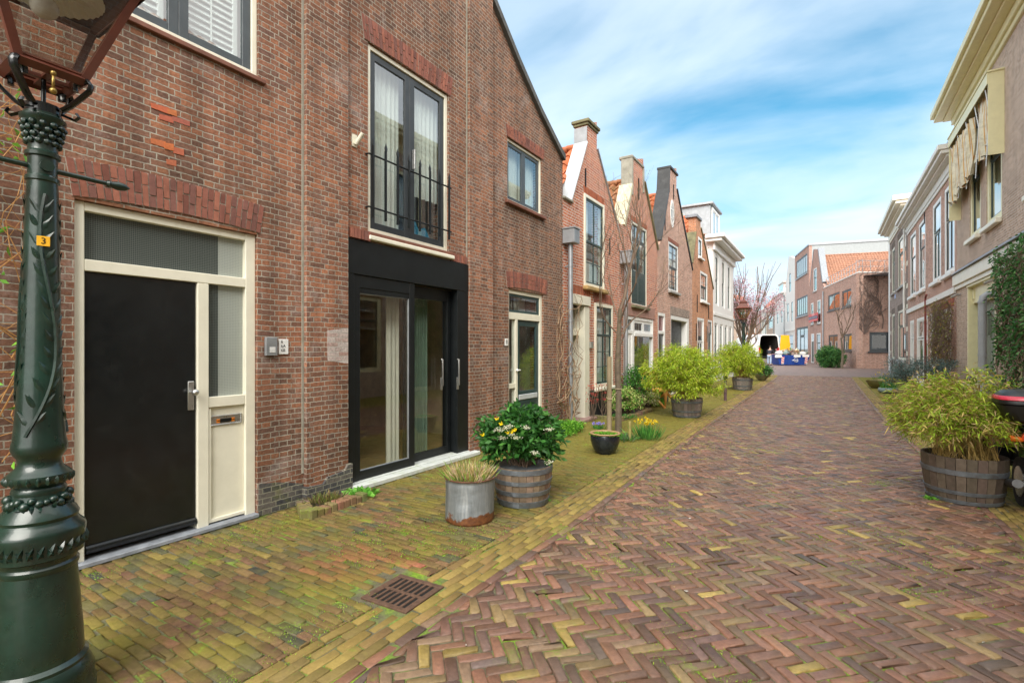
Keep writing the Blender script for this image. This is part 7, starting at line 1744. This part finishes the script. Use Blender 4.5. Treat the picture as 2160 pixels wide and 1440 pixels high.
def person():
    x, y = at(1623, 46); sk_ = paint('skin', (.45,.28,.2), .5, var=.05)
    # facing local +y, leaning over with the arms forward
    V = [(0,0,.93,.14,.11),(0,.03,1.1,.13,.1),(0,.12,1.32,.17,.11),(0,.17,1.42,.15,.09),(0,.2,1.5,.055),(0,.23,1.58,.07,.085),(0,.26,1.68,.075,.09),(0,.27,1.75,.05,.06),
         (-.1,0,.88,.09),(-.12,.03,.5,.062),(-.12,-.02,.09,.042),(-.12,.12,.04,.04,.03),(.1,0,.88,.09),(.13,-.05,.5,.062),(.14,-.14,.09,.042),(.14,0,.04,.04,.03),
         (-.19,.16,1.4,.055),(-.24,.28,1.14,.042),(-.2,.5,1.08,.032),(-.19,.58,1.08,.03,.015),(-.19,.66,1.06,.012),(-.165,.65,1.06,.01),(-.215,.65,1.06,.01),(-.15,.6,1.08,.01),
         (.19,.16,1.4,.055),(.25,.28,1.14,.042),(.21,.5,1.1,.032),(.2,.58,1.1,.03,.015),(.2,.66,1.08,.012),(.225,.65,1.08,.01),(.175,.65,1.08,.01),(.16,.6,1.1,.01)]
    E = [(0,1),(1,2),(2,3),(3,4),(4,5),(5,6),(6,7),(0,8),(8,9),(9,10),(10,11),(0,12),(12,13),(13,14),(14,15),(3,16),(16,17),(17,18),(18,19),(19,20),(19,21),(19,22),(18,23),(3,24),(24,25),(25,26),(26,27),(27,28),(27,29),(27,30),(26,31)]
    b = skin('person', V, E, sk_); b.location = (x, y, 0); b.rotation_euler = (0, 0, math.radians(-10)); tag(b, 'person in dark jacket and light blue jeans bending beside the open van', 'person')
    J = [(0,.01,.95,.165,.13),(0,.04,1.1,.16,.125),(0,.12,1.32,.19,.135),(0,.17,1.43,.16,.1),(-.2,.16,1.4,.075),(-.25,.28,1.14,.06),(-.21,.47,1.09,.048),(.2,.16,1.4,.075),(.26,.28,1.14,.06),(.22,.47,1.11,.048)]
    skin('jacket', J, [(0,1),(1,2),(2,3),(3,4),(4,5),(5,6),(3,7),(7,8),(8,9)], paint('dark_jacket', (.03,.03,.045), .9), b)
    T = [(0,0,.94,.15,.125),(-.1,0,.86,.11),(-.12,.03,.5,.08),(-.12,-.02,.12,.065),(.1,0,.86,.11),(.13,-.05,.5,.08),(.14,-.14,.12,.065)]
    skin('jeans', T, [(0,1),(1,2),(2,3),(0,4),(4,5),(5,6)], paint('light_jeans', (.3,.38,.5), .9), b)
    H_ = MB(); H_.ball((0,.235,1.72), .1, 12, 8, .85, 1.0, .9); H_.build('hair', paint('dark_hair', (.03,.02,.015), .8), b, smooth=True)
    for sx in (-.12,.14):
        s = MB(); s.box(sx-.05, sx+.05, -.08 if sx < 0 else -.2, .2 if sx < 0 else .08, 0, .09, b=.025); s.build('shoe', M['black_metal'], b)
person()
# ---------------------------------------------------------------- motor scooter
def scooter():
    x, y = 1.66, 6.35; t = empty('motor_scooter', (x, y, 0), 0, 'black motor scooter with red striped top case parked behind the right tub', 'scooter'); K = paint('black_plastic', (.012,.013,.014), .35, var=.2, bmp=.15, bscale=120); KG = paint('black_scooter_paint', (.01,.01,.012), .15, var=.1, coat=.5)
    def loft(rings, name, mat, parent, sm=40):
        m = MB(); n = len(rings[0]); vs = [p for r in rings for p in r]
        m.add(vs, [(k*n+i, k*n+(i+1) % n, (k+1)*n+(i+1) % n, (k+1)*n+i) for k in range(len(rings)-1) for i in range(n)]+[tuple(range(n))[::-1], tuple((len(rings)-1)*n+i for i in range(n))]); return m.build(name, mat, parent, smooth=sm)
    def rr(z, hx, hy, cy, p=4, n=28):
        o = []
        for i in range(n):
            a = 2*PI*i/n; c_, s_ = math.cos(a), math.sin(a); o.append((hx*math.copysign(abs(c_)**(2/p), c_), cy+hy*math.copysign(abs(s_)**(2/p), s_), z))
        return o
    cz = .86
    loft([rr(cz,.17,.13,.2), rr(cz+.02,.22,.17,.2), rr(cz+.1,.27,.2,.2), rr(cz+.16,.29,.215,.2), rr(cz+.165,.285,.21,.2)], 'top_case', K, t)
    lid = loft([rr(cz+.168,.288,.213,.2), rr(cz+.175,.3,.225,.2), rr(cz+.2,.3,.225,.2), rr(cz+.25,.285,.205,.21), rr(cz+.29,.24,.16,.22), rr(cz+.305,.14,.1,.23)], 'case_lid', K, t)
    loft([rr(cz+.208,.297,.222,.195), rr(cz+.214,.3025,.2275,.195), rr(cz+.236,.2985,.2215,.197), rr(cz+.248,.288,.21,.2)], 'reflector', paint('red_reflector', (.55,.03,.06), .25, var=.1), lid)
    m = MB(); m.tube([(-.06,-.0,cz+.1),(.06,-.0,cz+.1)], .02, 8); m.build('case_lock', M['steel'], t)
    m = MB(); 
    for sx in (-.1,.1): m.tube([(sx,.2,cz-.005),(sx,.3,.82),(sx,.6,.78)], .012, 6)
    m.build('rack', M['black_metal'], t)
    loft([[(.12*c,.12,.72+.08*s) for c, s in [(math.cos(a), math.sin(a)) for a in np.linspace(0,2*PI,17)[:-1]]], [(.17*c,.5,.68+.12*s) for c, s in [(math.cos(a), math.sin(a)) for a in np.linspace(0,2*PI,17)[:-1]]], [(.18*c,.95,.62+.13*s) for c, s in [(math.cos(a), math.sin(a)) for a in np.linspace(0,2*PI,17)[:-1]]], [(.14*c,1.15,.45+.12*s) for c, s in [(math.cos(a), math.sin(a)) for a in np.linspace(0,2*PI,17)[:-1]]]], 'body', KG, t)
    MB().box(-.13,.13,.08,.16,.68,.76,b=.02).build('tail_light', paint('tail_light_lens', (.6,.08,.03), .2), t)
    for sx in (-1,1): o = MB(); o.tube([(sx*.12,.12,.7),(sx*.22,.1,.71)], [.02,.03], 8); o.build('indicator', paint('amber_lens', (.75,.15,.02), .25), t)
    m = MB(); m.add([(-.1,.02,.35),(.1,.02,.35),(.09,.1,.62),(-.09,.1,.62),(-.1,.035,.35),(.1,.035,.35),(.09,.115,.62),(-.09,.115,.62)], [(0,1,2,3),(4,7,6,5),(0,3,7,4),(1,5,6,2)]); m.build('mudguard', K, t)
    loft([rr(.76,.13,.3,.75,3), rr(.8,.14,.34,.75,3), rr(.83,.1,.3,.75,3)], 'seat', paint('seat_vinyl', (.015,.015,.016), .6), t)
    for y_ in (.5, 1.75):
        w = MB(); w.tube([(0+.24*0,y_,.0)]*0 or [(-.055,y_,.24),(.055,y_,.24)], .24, 28); w = w.build('wheel', paint('scooter_tyre', (.02,.02,.021), .8), t, smooth=40); h = MB(); h.tube([(-.06,y_,.24),(.06,y_,.24)], .15, 20); h.build('rim', M['steel'], w, smooth=40)
    m = MB(); m.tube([(-.12,.55,.22),(-.16,.3,.25),(-.17,.05,.3)], [.03,.045,.04], 12); m.build('exhaust', paint('dull_exhaust', (.12,.12,.12), .4, .8), t, smooth=40)
    MB().box(-.15,.15,1.1,1.55,.28,.33,b=.02).build('footboard', K, t)
    loft([rr(.3,.16,.05,1.58), rr(.6,.2,.06,1.52), rr(.9,.14,.06,1.45), rr(1.0,.08,.05,1.42)], 'front_shield', KG, t)
    m = MB(); m.tube([(-.32,1.3,1.02),(-.12,1.4,1.0),(0,1.42,.98),(.12,1.4,1.0),(.32,1.3,1.02)], .016, 8); m.build('handlebar', M['black_metal'], t)
    for sx in (-1,1): m = MB(); m.tube([(sx*.22,1.35,1.02),(sx*.24,1.4,1.14)], .006, 6); m.ball((sx*.25,1.4,1.18), .055, 12, 8, 1.1, .35, .8); m.build('mirror', M['black_metal'], t, smooth=60)
scooter()
bush('ground_cover', 'dark green low plants behind the motor scooter', (2.35,7.9,.35), (.5,.6,.35), 300, 10, .07, .03, [(.05,.16,.03),(.09,.25,.04)], base=(2.35,7.9,0))
# loose bits on the paving
def litter():
    n = 70; P = np.column_stack([RNG.uniform(-3.8,1.3,n), RNG.uniform(1.5,9,n), np.full(n,.006)]); D = np.column_stack([RNG.normal(size=(n,2)), np.zeros(n)])
    o = leaves('litter', P, D, RNG.uniform(.012,.035,n), RNG.uniform(.006,.018,n), pick([(.6,.6,.55),(.5,.38,.2),(.35,.2,.1)], n), M['petal'], droop=0); tag(o, 'small pale petals and dry leaf bits scattered on the paving', 'litter', kind='stuff')
litter()
for i, (px, py) in enumerate(((1146,1062),(1003,1290) if 0 else (1148,1056),(1965,1052))):
    if i == 0: continue
    x, y = G_(px, py); tuft('weeds', ['','single little green weed by the four hooped barrel','little green weed at the foot of the large right tub'][i], x, y, 0, .04, 26, .05, .03, [(.15,.4,.04)], lean=1.5)
